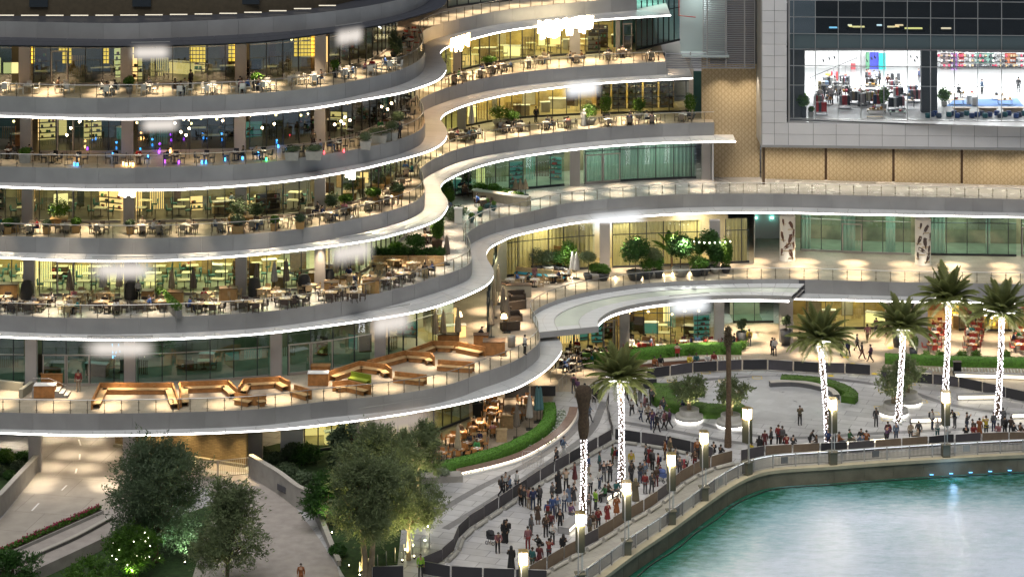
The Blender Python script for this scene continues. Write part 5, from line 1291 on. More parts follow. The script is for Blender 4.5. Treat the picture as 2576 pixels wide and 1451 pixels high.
# yellow lounge shelves (right, third terrace)
for i, u in enumerate((1520,1560,1600,1640,1680)):
    p = depth_on(wall_pts(3,1400,1745), u); r = tag(empty('display_shelf', (p.x,p.y+2.6,Z[3]+.02)), f'tall lit display shelf behind the glass, {ORD[i]} from left of five', 'shelf')
    g = MB(); g.box((0,.25,1.9), (1.35,.05,3.8)); g.build('back_panel', mat('cream_panel',(.6,.5,.3),.6), r)
    for q in range(6): g = MB(); g.box((0,0,.35+q*.62), (1.35,.45,.05)); g.build('shelf_board', woodd, r)
    for s in (-.7,.7): g = MB(); g.box((s,0,1.9), (.06,.45,3.8)); g.build('upright', woodd, r)
    for q in range(6):
        for w in range(3):
            g = MB(); g.box((-.42+w*.42+rnd.uniform(-.06,.06),0,.5+q*.62), (.26,.2,rnd.uniform(.14,.3))); g.build('stocked_item', rnd.choice([woodp, whitep, woodd, room_w]), r)
# ------------------------------------------------------------------ room dividers, counters and shelves seen through the glass
def clutter(k, curve, n, deps, pal, nm, u0=-60, u1=2600, seed=5, hh=(.9,2.6)):
    r_ = random.Random(seed)
    c = [p for p in curve if u0 < u_of(p) < u1]
    if len(c) < 3: return
    for i in range(n):
        t = (i+r_.uniform(.1,.9))/n; p = at_frac(c, t); d = r_.uniform(*deps); q = Vector((p.x, p.y+d)); kd = r_.choice(['screen','counter','shelf','panel']); h = r_.uniform(*hh); w = r_.uniform(.8,2.4); m = r_.choice(pal)
        o = tag(empty({'screen':'room_divider','counter':'bar_counter','shelf':'wall_shelf','panel':'art_panel'}[kd], (q.x,q.y,Z[k]+.02), r_.uniform(-.4,.4)), {'screen':'slatted room divider','counter':'indoor counter','shelf':'stocked indoor shelf','panel':'tall coloured panel'}[kd]+f' behind the glass, {nm}', {'screen':'room divider','counter':'counter','shelf':'shelf','panel':'panel'}[kd])
        if kd == 'screen':
            for s in range(int(w/.16)): g = MB(); g.box((-w/2+s*.16,0,h/2), (.07,.05,h)); g.build('slat', m, o)
        elif kd == 'counter':
            g = MB(); g.box((0,0,.5), (w,.6,1.0)); g.build('body', m, o); g = MB(); g.box((0,0,1.03), (w+.1,.7,.06)); g.build('counter_top', whitet, o)
        elif kd == 'shelf':
            g = MB(); g.box((0,.2,h/2), (w,.04,h)); g.build('back_panel', m, o)
            for s in range(int(h/.45)):
                g = MB(); g.box((0,0,.2+s*.45), (w,.36,.04)); g.build('shelf_board', woodd, o)
                for b_ in range(3): g = MB(); g.box((r_.uniform(-.42,.42)*w,0,.34+s*.45), (.18,.2,r_.uniform(.12,.28))); g.build('stocked_item', r_.choice([whitep,woodp,redc,woodd,K2]), o)
        else:
            g = MB(); g.box((0,0,h/2+.5), (w*.6,.06,h)); g.build('panel_face', m, o); g = MB(); g.box((0,0,h/2+.5), (w*.6+.08,.04,h+.08)); g.build('frame', woodd, o)
K2 = mat('item_green', (.08,.3,.15), .5)
wl = mat('warm_added_glow', (.8,.5,.2), .6, emit=(1,.68,.25), es=.9, sample=False); yl = mat('yellow_added_glow', (.8,.7,.3), .6, emit=(1,.85,.35), es=.8, sample=False); tl_ = mat('teal_added_glow', (.10,.24,.21), .6, emit=(.25,.9,.7), es=.10, sample=False)  # glow put into indoor panels to suggest small lights and glints
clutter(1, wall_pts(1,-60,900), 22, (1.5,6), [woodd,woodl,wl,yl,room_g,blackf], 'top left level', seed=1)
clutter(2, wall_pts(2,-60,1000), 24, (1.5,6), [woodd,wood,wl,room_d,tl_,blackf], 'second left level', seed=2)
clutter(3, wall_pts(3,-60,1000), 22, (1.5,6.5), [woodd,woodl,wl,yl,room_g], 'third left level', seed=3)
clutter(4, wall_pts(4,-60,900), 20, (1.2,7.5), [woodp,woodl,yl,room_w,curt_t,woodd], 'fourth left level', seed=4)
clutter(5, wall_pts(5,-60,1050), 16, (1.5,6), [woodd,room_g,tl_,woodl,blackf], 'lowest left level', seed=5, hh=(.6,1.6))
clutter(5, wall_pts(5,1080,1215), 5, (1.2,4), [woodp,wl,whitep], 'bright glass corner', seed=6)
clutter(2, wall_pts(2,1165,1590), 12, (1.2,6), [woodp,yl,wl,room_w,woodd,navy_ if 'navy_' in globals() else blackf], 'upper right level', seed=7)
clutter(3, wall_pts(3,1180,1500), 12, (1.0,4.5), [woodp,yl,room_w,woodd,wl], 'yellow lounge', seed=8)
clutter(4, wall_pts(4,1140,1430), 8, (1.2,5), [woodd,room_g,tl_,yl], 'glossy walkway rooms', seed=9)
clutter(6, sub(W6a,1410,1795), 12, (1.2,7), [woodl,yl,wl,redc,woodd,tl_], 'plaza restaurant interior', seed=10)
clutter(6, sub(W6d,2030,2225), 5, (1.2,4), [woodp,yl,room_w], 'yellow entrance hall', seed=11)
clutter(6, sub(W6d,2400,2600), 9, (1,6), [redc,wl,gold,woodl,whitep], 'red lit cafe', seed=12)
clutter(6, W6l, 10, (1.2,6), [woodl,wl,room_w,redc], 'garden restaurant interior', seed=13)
# ------------------------------------------------------------------ foliage makers
import numpy as np
nr = np.random.default_rng(11)
def leaf_mesh(name, clumps, n, size, m, shell=.55, flat=1.0, aspect=.45, droop=0, twig=0):
    """n leaf quads through ellipsoid clumps, denser towards the skin; with twig they run out along short twigs"""
    w = np.array([c[3]*c[4]*c[5] for c in clumps])**.67; w = w/w.sum()
    nt = n if not twig else max(4, n//14)
    ci = nr.choice(len(clumps), nt, p=w); C = np.array([c[:3] for c in clumps])[ci]; Rr = np.array([c[3:6] for c in clumps])[ci]
    d = nr.normal(size=(nt,3)); d /= np.linalg.norm(d, axis=1)[:,None]
    r = shell+(1-shell)*nr.random(nt)**.7+nr.normal(size=nt)*.07
    ctr = C+d*Rr*r[:,None]
    if twig:
        td = d+nr.normal(size=(nt,3))*.5+np.array([0,0,.35]); td /= np.linalg.norm(td, axis=1)[:,None]; ln = twig*nr.uniform(.3,1.3,nt)
        k = 14; t = nr.random((nt,k)); ctr = (ctr[:,None]+td[:,None]*(ln[:,None]*t)[:,:,None]+nr.normal(size=(nt,k,3))*twig*.13*np.array([1,1,.8])-np.array([0,0,.18])*(t**2*ln[:,None])[:,:,None]).reshape(-1,3); d = np.repeat(d, k, 0); tdr = np.repeat(td, k, 0)
    n = len(ctr)
    a = nr.normal(size=(n,3)); a /= np.linalg.norm(a, axis=1)[:,None]; a[:,2] = a[:,2]*.6-droop
    if twig: a = a*.8+tdr
    a /= np.linalg.norm(a, axis=1)[:,None]
    b = np.cross(a, d+nr.normal(size=(n,3))*.6); b /= (np.linalg.norm(b, axis=1)[:,None]+1e-6)
    s = size*nr.uniform(.6,1.4,n)[:,None]
    v = np.empty((n,4,3)); v[:,0] = ctr-a*s; v[:,1] = ctr+b*s*aspect; v[:,2] = ctr+a*s; v[:,3] = ctr-b*s*aspect
    me = bpy.data.meshes.new(name); me.vertices.add(n*4); me.loops.add(n*4); me.polygons.add(n)
    me.vertices.foreach_set('co', v.reshape(-1)); me.loops.foreach_set('vertex_index', np.arange(n*4,dtype=np.int32))
    me.polygons.foreach_set('loop_start', np.arange(n,dtype=np.int32)*4); me.update(); me.materials.append(m); return me
def tree(name, base, h, rad, m, label, n=9000, leafs=.16, trunk=.22, clump=14, z0=.35, flat=.8, bm_=None, seed=1, group=None, multi=1, cat='tree', lights=0):
    r_ = random.Random(seed); o = tag(empty(name, base), label, cat, group)
    cl = []; clump = int(clump*2.1)
    for i in range(clump):
        a = r_.uniform(0, 2*math.pi); t = r_.uniform(.0, 1); zz = h*(z0+(1-z0)*(.08+.84*t)); prof = math.sin(math.pi*(.22+.66*t))**.8
        q = r_.random()**.45*rad*.86*prof; rr = rad*r_.uniform(.17,.36)
        cl.append((math.cos(a)*q, math.sin(a)*q, zz, rr*r_.uniform(.8,1.3), rr*r_.uniform(.8,1.3), rr*flat*r_.uniform(.7,1.2)))
    g = MB()
    for t in range(multi):
        ox = (t-(multi-1)/2)*trunk*1.5
        pts = [(ox,0,0),(ox*1.6+r_.uniform(-.1,.1)*rad*.3,r_.uniform(-.1,.1),h*z0*.5),(ox*2.4,0,h*z0),(0,0,h*.7)]
        g.tube(pts, [trunk*1.25,trunk*.85,trunk*.7,trunk*.25], 8)
        for c in cl[t::multi]:
            s = Vector(pts[2])+Vector((0,0,r_.uniform(-.1,.3)*h*z0)); e = Vector(c[:3]); md = (s+e)/2+Vector((r_.uniform(-.2,.2),r_.uniform(-.2,.2),.12*h*.3))
            g.tube([s, md, e], [trunk*.42,trunk*.25,trunk*.08], 5)
    g.build('trunk', bm_ or bark, o)
    obj('crown', leaf_mesh('crown', cl, int(n*1.5), leafs*.78, m, .1, aspect=.32, twig=rad*.26), o)
    if lights:
        g = MB()
        for i in range(lights):
            c = r_.choice(cl); d = Vector((r_.gauss(0,1),-abs(r_.gauss(0,1)),r_.gauss(0,1))).normalized(); p = Vector(c[:3])+d*c[3]; g.box(p, (.05,.05,.05))
        g.build('tree_light', bulbw, o)['kind'] = 'stuff'
    return o
def shrub(name, base, w, h, m, label, n=900, leafs=.10, group=None, cat='shrub', pot=None, pw=None, ph=.6, sq=False, stem=0):
    o = tag(empty(name, base), label, cat, group); z = 0
    if pot:
        pw = pw or w*.6; g = MB()
        if sq: g.box((0,0,ph/2), (pw,pw,ph), taper=.85)
        else: g.lathe([(0,.01),(pw*.32,.01),(pw*.5,ph*.75),(pw*.52,ph),(pw*.46,ph),(pw*.45,ph-.06),(0,ph-.06)], n=16)
        g.build('pot', pot, o); z = ph
    if stem: g = MB(); g.tube([(0,0,z-.05),(.03,0,z+stem/2),(0,0,z+stem+.1)], [.05,.04,.03], 6); g.build('stem', bark, o); z += stem
    cl = [(rnd.uniform(-.2,.2)*w, rnd.uniform(-.2,.2)*w, z+h*rnd.uniform(.35,.62), w*.34, w*.34, h*.38) for _ in range(5)]+[(0,0,z+h*.5,w*.42,w*.42,h*.5)]
    obj('foliage', leaf_mesh('foliage', cl, n, leafs, m, .5), o); return o
def hedge_run(px, z, w, h, label, m=None, dens=220, jit=.03, cur=None):
    c = resample(cur or smooth([P(u,v,z).xy for u,v in px], .3), .3); n = normals(c); o = tag(empty('hedge', (0,0,0)), label, 'hedge')
    prof = [(-w/2,0),(-w/2,h*.5),(-w/2,h*.93),(-w*.42,h),(0,h*1.01),(w*.42,h),(w/2,h*.93),(w/2,h*.5),(w/2,0)]
    vs = []; fs = []; M = len(prof)
    for i, p in enumerate(c):
        for a, b in prof:
            q = p+n[i]*(a+rnd.uniform(-jit,jit)); vs.append((q.x, q.y, z+b+rnd.uniform(-jit,jit)*(b>0)))
    for i in range(len(c)-1):
        for k in range(M-1): fs.append((i*M+k, i*M+k+1, (i+1)*M+k+1, (i+1)*M+k))
    g = MB(); g.add(vs, fs, True); g.add(vs[:M], [tuple(range(M))]); g.add(vs[-M:], [tuple(range(M))]); g.build('hedge_body', m or hedge, o)
    L = .3*len(c); k = int(L*dens); i = nr.integers(0, len(c)-1, k); V = np.array(vs).reshape(len(c), M, 3); j = nr.integers(0, M-1, k); t = nr.random((k,1)); s = nr.random((k,1))
    ctr = (V[i,j]*(1-t)+V[i,j+1]*t)*(1-s)+(V[i+1,j]*(1-t)+V[i+1,j+1]*t)*s
    a = nr.normal(size=(k,3)); a /= np.linalg.norm(a,axis=1)[:,None]; b = nr.normal(size=(k,3)); b = np.cross(a,b); b /= np.linalg.norm(b,axis=1)[:,None]
    q = .055*nr.uniform(.6,1.4,(k,1)); v = np.stack([ctr-a*q, ctr+b*q*.6, ctr+a*q, ctr-b*q*.6], 1)
    me = bpy.data.meshes.new('hedge_leaves'); me.vertices.add(k*4); me.loops.add(k*4); me.polygons.add(k); me.vertices.foreach_set('co', v.reshape(-1)); me.loops.foreach_set('vertex_index', np.arange(k*4,dtype=np.int32)); me.polygons.foreach_set('loop_start', np.arange(k,dtype=np.int32)*4); me.update(); me.materials.append(m or hedge)
    obj('leaves', me, o)['kind'] = 'stuff'; return o
# ------------------------------------------------------------------ palms with wrapped fairy lights
fairy = mat('fairy_light', (1,1,1), .5, emit=(1,.93,.97), es=3.6, sample=False)
def frond_mesh(L, seed, m=None, droop=1.0):
    r_ = random.Random(seed); g = MB(); N = 22; pts = []
    for i in range(N+1):
        t = i/N; pts.append(Vector((L*t*(1-.12*t*t*droop), 0, L*(.42*t-.62*droop*t*t))))
    g.tube(pts[::3], [.03*(1-.8*i/len(pts[::3])) for i in range(len(pts[::3]))], 4, False)
    for i in range(2, N):
        for s in (-1,1):
            p = pts[i]; t = i/N; ln = L*.24*math.sin(math.pi*min(1,.18+.8*t))*r_.uniform(.8,1.1)
            d = Vector((.62, s*.72, .12-.55*t*droop)).normalized(); w = Vector((.035,0,.012)); e = p+d*ln+Vector((0,0,-.12*ln)); md = p+d*ln*.5+Vector((0,0,.03))
            g.add([p-w, p+w, md+w*.9, e, md-w*.9], [(0,1,2,3,4)])
            p2 = (pts[i]+pts[i-1])/2; g.add([p2-w, p2+w, p2+d*ln*.5+w, p2+d*ln*.96, p2+d*ln*.5-w], [(0,1,2,3,4)])
    return g.mesh('frond', m or leafp)
FR = [frond_mesh(2.9, s, None, dr_) for s, dr_ in ((1,.55),(2,.8),(3,1.1),(4,.3))]
def palm(bu, bv, tu, tv, label, wrapped=True, crown=True, th=.195, seed=1, sc=1.0, wrap_from=0, wrap_to=1, flow=True):
    b = P(bu, bv, 0); d = b.y; top = PD(tu, tv, d); o = tag(empty('palm_tree', b), label, 'palm tree'); r_ = random.Random(seed)
    T = top-b; H = T.z; pts = [(T.x*t+math.sin(t*3)*.06, 0, H*t) for t in [i/16 for i in range(17)]]
    rad = [th*(1.35-.45*min(1,t*3))+(.02 if i%2 else 0) for i, t in enumerate([i/16 for i in range(17)])]
    if crown: rad[-1] = th*1.15; rad[-2] = th*1.1
    g = MB(); g.tube(pts, rad, 12); g.build('trunk', barkp, o)
    if wrapped:
        g = MB(); n = int(250*H/9*(wrap_to-wrap_from))
        for i in range(n):
            t = wrap_from+(wrap_to-wrap_from)*(i+r_.random())/n; k = min(int(t*16),15); f = t*16-k; p = Vector(pts[k])*(1-f)+Vector(pts[k+1])*f; rr = rad[k]*(1-f)+rad[k+1]*f+.03; a = i*2.399+r_.uniform(-.5,.5)
            g.box(p+Vector((math.cos(a)*rr, math.sin(a)*rr, 0)), (.078,.078,.078))
        if crown:
            for q in range(7):
                a = r_.uniform(0,2*math.pi); 
                for w in range(16): t = w/16; g.box((T.x+math.cos(a)*(.2+t*1.1), math.sin(a)*(.2+t*1.1), H+.1+.5*t-.25*t*t), (.05,.05,.05))
        g.build('fairy_lights', fairy, o)['kind'] = 'stuff'
    if crown:
        for i in range(46):
            a = i*2.399+r_.uniform(-.2,.2); el = 1-(i/46)**.8; f = obj('frond', FR[0 if el>.6 else (1 if el>.25 else 2)] if i > 6 else FR[3], o, (T.x, 0, H+.05+el*.2))
            f.rotation_euler = (r_.uniform(-.3,.3), -R(-12+76*el)*.9, a); s = sc*r_.uniform(1.0,1.3); f.scale = (s,s,s)
    if wrapped and crown:
        l = bpy.data.lights.new('crown_fill','POINT'); l.energy = 260; l.color = (1,.93,.85); l.shadow_soft_size = .4; lo = bpy.data.objects.new('crown_fill', l); COL.objects.link(lo); lo.location = (top.x, top.y-.75, top.z-.5)  # added point light brightens the fronds, standing in for the fairy lights
    if flow: 
        g = MB()
        for i in range(26):
            a = r_.uniform(0,6.28); q = r_.uniform(.3,.75); g.ico((math.cos(a)*q, math.sin(a)*q, .1), r_.uniform(.07,.13))
        g.build('flower_ring', mat('white_flowers',(.7,.72,.66),.8), o)['kind'] = 'stuff'
    return o
palm(1563,1222,1561,962,'light wrapped palm between the two crowd barrier lines', seed=1, sc=.95)
palm(2084,1120,2063,862,'light wrapped palm left of the hedge circle, behind the quay lamp', seed=2, sc=1.0)
palm(2258,1062,2271,832,'light wrapped palm in front of the double round planters', seed=3, sc=.95)
palm(2377,1000,2386,762,'light wrapped palm rising in front of the bar sign columns, tallest crown', seed=4, sc=1.05)
palm(2509,1052,2520,792,'light wrapped palm nearest the right edge, beside the white sign', seed=5, sc=1.0)
palm(1465,1316,1468,1095,'palm with bundled brown crown amid the queueing crowd', seed=6, crown=False, flow=False)
palm(1831,1124,1832,850,'slender bare brown palm trunk without lights beside the olive planters', wrapped=False, crown=False, th=.23, seed=7, flow=False)
# the bundled crown of the sixth and the tuft of the seventh
b = P(1465,1316,0); bt = PD(1468,1100,b.y); o = tag(empty('crown_wrap', bt), 'dark brown bundled frond sleeve tied above a lit trunk', 'wrapping')
g = MB(); g.lathe([(.30,-.1),(.42,.5),(.46,1.1),(.36,1.8),(.48,2.6),(.62,3.2),(.66,3.7),(.5,3.95),(0,4.0)], n=14); g.build('sleeve', mat('brown_sleeve',(.075,.05,.03),.95,noise=.4,nscale=5,bump=.8,bscale=9), o)
b = P(1831,1124,0); bt = PD(1832,862,b.y); o = tag(empty('palm_tuft', bt), 'pruned shaggy tuft at the top of the bare palm trunk', 'palm top')
obj('tuft', leaf_mesh('tuft', [(0,0,.2,.32,.32,.6),(0,0,.9,.24,.24,.5)], 1300, .22, mat('dry_frond',(.13,.10,.06),.9), .3, aspect=.15), o)

# ------------------------------------------------------------------ quay lamps and railing
lampglow = mat('lamp_glass', (1,1,1), .4, emit=(1,.93,.78), es=9, sample=False)
lampbox = mat('lamp_box', (.075,.075,.05), .5, .3); brass = mat('brass_cap', (.45,.33,.12), .35, .8)
def mk_lamp():
    r = empty('quay_lamp')
    g = MB(); g.box((0,0,.5), (.62,.62,1.0)); g.box((0,0,1.04), (.78,.78,.08)); g.build('pier', mat('lamp_pier',(.12,.115,.08),.6), r)
    for sx, y, h in ((-.2,-.36,5.55),(.14,0,2.8)):
        g = MB(); g.box((sx,y,1.05+(h-1.05)/2), (.075,.075,h-1.05)); g.build('pole', steel if sx>0 else clad, r)
    g = MB(); g.box((0,0,3.55), (.60,.60,1.85)); bx = g.build('louvre_box', lampbox, r)
    for i in range(7): g = MB(); g.box((-.24+i*.08,-.31,3.55), (.025,.03,1.75)); g.build('fin', lampbox, bx)
    g = MB(); g.box((0,0,4.52), (.64,.64,.06)); g.build('brass_ledge', brass, r)
    g = MB(); g.box((0,0,4.98), (.5,.5,.78)); g.build('lamp_glass', lampglow, r)
    for sx in (-1,1):
        for sy in (-1,1): g = MB(); g.box((sx*.27,sy*.27,4.98), (.03,.03,.86)); g.build('glazing_bar', brass, r)
    g = MB(); g.box((0,0,5.44), (.66,.66,.07)); g.build('cap', brass, r)
    return r
KL = Kind(mk_lamp)
qrail = offset(QC, -.42)
def near_on(curve, u, v, z=0):
    p = P(u,v,z).xy; i = min(range(len(curve)), key=lambda i: (curve[i]-p).length); return curve[i], i
LP = [(1313,1600,'quay lamp at the bottom edge, only its head and box in view'),(1458,1500,'quay lamp rising in front of the palm with bundled crown'),(1580,1405,'third quay lamp from bottom left, over the bench crowd'),(1685,1338,'fourth quay lamp from bottom left, beside the strollers'),
      (1776,1272,'fifth quay lamp from bottom left, before the barrier corner'),(1878,1208,'quay lamp where the promenade turns, by the bare palm'),(2104,1176,'quay lamp left of the lit palm trunk on the far quay'),(2383,1158,'rightmost quay lamp, in front of the lit bench')]
plamp = bpy.data.lights.new('lamp_light', 'POINT'); plamp.energy = 260; plamp.color = (1,.85,.62); plamp.shadow_soft_size = .3
LAMPU = []
for u, v, l_ in LP:
    i = min(range(len(qrail)), key=lambda i: abs(u_of(qrail[i])-u)); p = qrail[i]; n_ = normals(qrail)[i]
    KL((p.x,p.y,.145), math.atan2(n_.y,n_.x)+R(90) if u > 1850 else R(8), l_, 'lamp', 'lamps along the quay'); LAMPU.append(i)
    o = bpy.data.objects.new('lamp_light', plamp); COL.objects.link(o); o.location = (p.x-n_.x*.1, p.y-.55, 4.9)
rl = tag(empty('quay_railing', (0,0,0)), 'grey bar railing on the quay coping beside the green water', 'railing')
c = resample(qrail, 1.98); nn = normals(c); pmm = MB(); pmm.box((0,0,.52), (.09,.12,1.05)); pme = pmm.mesh('post', clad)
infill = mat('bar_panel_metal', (.16,.16,.165), .5, .4); lpan = mat('pale_bar', (.34,.34,.33), .5, .3)
for i, p in enumerate(c):
    obj('post', pme, rl, (p.x,p.y,.145), math.atan2(nn[i].y,nn[i].x)+R(90))
    if i:
        a, b = c[i-1], p; dr = b-a; L = dr.length; rz = math.atan2(dr.y,dr.x); mid = (a+b)/2
        g = MB(); n_ = 17
        for q in range(1,n_): g.box((-L/2+q*L/n_,0,.58), (.025,.03,.76))
        g.box((0,0,.98), (L-.1,.05,.05)); g.box((0,0,.2), (L-.1,.05,.05)); 
        if i%4 == 1: g.box((0,-.02,.6), (.62,.05,.55))
        g.build('bar_panel', infill if i%3 else lpan, rl, (mid.x,mid.y,.145), rz)
g = MB(); g.tube([V3(p,1.24) for p in resample(qrail,.5)], .045, 6); g.build('handrail', steel, rl)
g = MB(); g.tube([V3(p,1.15) for p in resample(offset(qrail,-.06),.5)], .02, 5); g.build('light_line', mat('rail_led',(1,1,1),.5,emit=(.9,.95,1),es=1.6,sample=False), rl)
hose = tag(empty('float_line',(0,0,0)), 'thin black floating rope along the foot of the quay wall', 'rope')
g = MB(); g.tube([V3(p+Vector((math.sin(i*.7)*.1,0)),-1.22) for i,p in enumerate(resample(offset(QC,.55),.8))], .04, 5); g.build('rope', blackm, hose)

# ------------------------------------------------------------------ crowd barriers
def mk_bar(fm):
    def mk():
        L = 2.3; r = empty('crowd_barrier'); g = MB(); pts = [(-L/2,0,.12),(-L/2,0,1.02),(-L/2+.09,0,1.1),(L/2-.09,0,1.1),(L/2,0,1.02),(L/2,0,.12),(-L/2,0,.12)]
        g.tube(pts, .02, 5); g.build('frame', steel, r); g = MB(); g.box((0,-.01,.62), (L-.06,.03,.9)); g.build('cover', fm, r)
        for s in (-1,1): g = MB(); g.tube([(s*L*.36,-.32,.02),(s*L*.36,0,.12),(s*L*.36,.32,.02)], .02, 5); g.build('foot', steel, r)
        return r
    return Kind(mk)
KB = {'dark': mk_bar(bankm), 'brown': mk_bar(bankb), 'darker': mk_bar(mat('barrier_black',(.03,.03,.035),.7))}
def barriers(px, kinds, place, grp, skip=(), base=False):
    c = resample(smooth([P(u,v,0).xy for u,v in px], .4), 2.38)
    for i in range(len(c)-1):
        if i in skip: continue
        a, b = c[i], c[i+1]; mid = (a+b)/2; kd = kinds[i%len(kinds)]; wd = {'dark':'dark grey','brown':'brown grey','darker':'black'}[kd]
        KB[kd]((mid.x,mid.y,.02), math.atan2((b-a).y,(b-a).x)+rnd.uniform(-.05,.05), f'{wd} covered crowd barrier, {ORD[i]} along {place}', 'barrier', grp)
        if base:
            dr = (b-a).normalized(); nv = Vector((dr.y,-dr.x)); q = mid+nv*(.38 if base == 1 else -.38)*1
            g = MB(); g.lathe([(0,0)], n=3) if False else None
            o = MB(); o.tube([V3(q-dr*.95,.16),V3(q+dr*.95,.16)], .16, 8); o = o.build('ballast_bag', mat('ballast',(.40,.39,.35),.8,noise=.2)); tag(o, f'long grey ballast roll at {ORD[i]} barrier along {place}', 'ballast roll', 'ballast rolls')
barriers(A_PX, ['brown','brown','brown','dark','brown'], 'the promenade edge, lower right', 'barriers along the promenade', base=1)
barriers(A2_PX, ['dark','brown','brown','darker'], 'the far quay', 'barriers along the far quay')
barriers(B_PX, ['dark','dark','dark','darker'], 'the left side of the crowd pen', 'barriers left of the crowd', base=1)
barriers(C_PX2, ['darker','dark'], 'the back of the crowd pen', 'barriers behind the crowd', base=1)
barriers(E_PX2, ['dark'], 'the middle lane beside the lit palm', 'barriers in the middle lane')
barriers(G_PX, ['darker','dark'], 'the entrance edge of the plaza', 'barriers at the entrance')
barriers(H_PX, ['dark','darker'], 'the slanting line at plaza right', 'barriers at plaza right')
barriers([(1268,1006),(1340,1001),(1414,1001)], ['darker'], 'the garden restaurant end', 'barriers by the garden')
barriers([(1450,1009),(1530,1009)], ['darker'], 'the two watchers', 'barriers by the garden')
barriers([(1588,983),(1660,983)], ['darker'], 'the queue beside the olive trees', 'barriers by the olives')
barriers([(1060,1448),(1150,1462),(1240,1466),(1330,1470),(1420,1474)], ['darker'], 'the bottom edge of the picture', 'barriers at the bottom')
barriers([(935,1462),(1018,1460)], ['darker'], 'the foot of the olive trees', 'barriers at the bottom')
def mk_gate():
    L = 1.6; r = empty('metal_barrier'); g = MB(); g.tube([(-L/2,0,.1),(-L/2,0,1.0),(-L/2+.1,0,1.1),(L/2-.1,0,1.1),(L/2,0,1.0),(L/2,0,.1)], .022, 6); g.tube([(-L/2,0,.2),(L/2,0,.2)], .02, 5)
    g.build('frame', mulll, r)
    for i in range(1,7): g = MB(); g.tube([(-L/2+i*L/7,0,.2),(-L/2+i*L/7,0,1.1)], .012, 5); g.build('bar', mulll, r)
    return r
KG = Kind(mk_gate)
for (u,v,l_) in ((1342,1182,'nearer of two bare metal barriers by the curved bench'),(1338,1168,'farther of two bare metal barriers by the curved bench')): p = P(u,v,0); KG((p.x,p.y,.02), .1, l_, 'barrier')

# ------------------------------------------------------------------ planters, hedges, trees of the plaza
def ring_planter(u, v, label, s=1.0, tl=None, ts=1.0, seed=3):
    p = P(u, v, 0); o = tag(empty('round_planter', p), label, 'planter')
    g = MB(); g.lathe([(1.05*s,.10),(1.22*s,.16),(1.22*s,.46),(.86*s,.47)], n=32); g.build('ring_bench', potl, o)
    g = MB(); g.lathe([(.86*s,.1),(.86*s,1.0),(.78*s,1.0),(.76*s,.9),(0,.9)], n=32); g.build('drum', potl, o)
    g = MB(); g.lathe([(1.10*s,.03),(1.16*s,.13)], n=32); g.build('light_ring', mat('ring_led',(1,1,1),.5,emit=(1,.95,.85),es=6), o)
    if tl:
        t = tree('olive_tree', (p.x,p.y,.9), 3.0*ts, 1.7*ts, leafo, tl, n=4200, leafs=.13, trunk=.10, clump=11, z0=.36, flat=.7, seed=seed, multi=2, bm_=mat('olive_bark',(.38,.30,.2),.8,noise=.3))
        spot((p.x+.2,p.y-.9,1.05), 240, (1,.85,.5), 110, rx=R(180-18))
ring_planter(1734,1056,'round pale planter with bench ring under the left olive tree', 1.0, 'small olive tree lit from below in the left round planter', 1.0, 3)
ring_planter(1838,1070,'round pale planter partly behind the bare palm trunk', 1.0, 'small olive tree behind the bare brown palm trunk', 1.0, 8)
ring_planter(2248,1040,'nearer round pale planter behind the lit palm', 1.05, 'dense olive tree in the nearer planter behind a lit palm', 1.05, 5)
ring_planter(2283,1012,'farther round pale planter of the pair behind the lit palm', 1.05, 'dense olive tree in the farther planter of the pair', 1.0, 6)
hedge_run([(1672,985),(1662,1000),(1672,1018),(1712,1033),(1770,1043),(1835,1045),(1880,1040)], 0, 2.0, .8, 'curved low hedge behind the two left olive planters', m=leafb)
hedge_run([(1690,984),(1730,990),(1760,1002)], 0, 1.6, .7, 'short inner hedge beside the left olive tree', m=leafb)
hedge_run([(1965,962),(2050,968),(2110,984),(2140,1003),(2132,1016)], 0, 1.3, .6, 'curved low hedge on the right side of the pale circle', m=leafb)
wallrun('curved_wall', [(1938,974),(1990,972),(2040,978),(2085,992),(2098,1006)], 0, .42, .5, mat('dark_seat',(.10,.10,.105),.4), 'dark curved stone seat inside the hedge of the pale circle', cat='bench')
def led_bench(u0,v0,u1,v1,label,w=.55):
    a, b = P(u0,v0,0), P(u1,v1,0); dr = b-a; L = dr.length; o = tag(empty('stone_bench', (a+b)/2, math.atan2(dr.y,dr.x)), label, 'bench')
    g = MB(); g.box((0,0,.48), (L,w,.10)); g.build('seat', mat('bench_stone',(.30,.30,.30),.5), o); g = MB(); g.box((0,.05,.26), (L-.15,w-.3,.34)); g.build('base', potd, o)
    g = MB(); g.box((0,-w/2+.10,.26), (L-.25,.02,.26)); g.build('light_panel', mat('bench_led',(1,1,1),.5,emit=(1,.87,.62),es=3.2), o)
    for s in (-1,1): g = MB(); g.box((s*(L/2-.06),0,.24), (.12,w,.46)); g.build('end_block', clad, o)
led_bench(2288,1064,2380,1061,'underlit stone bench behind the rightmost quay lamp'); led_bench(2406,1005,2506,1004,'underlit stone bench between the two right palms'); led_bench(2542,1052,2640,1050,'underlit stone bench cut by the right edge')
led_bench(2122,1121,2228,1112,'underlit stone bench behind the far quay barriers'); led_bench(1925,1137,1985,1133,'underlit stone bench half hidden by barriers near the quay bend')
led_bench(1418,1343,1452,1312,'stone bench in the crowd below the bundled palm',.9); led_bench(1515,1262,1560,1234,'stone bench in the crowd beside the lit palm base',.9)
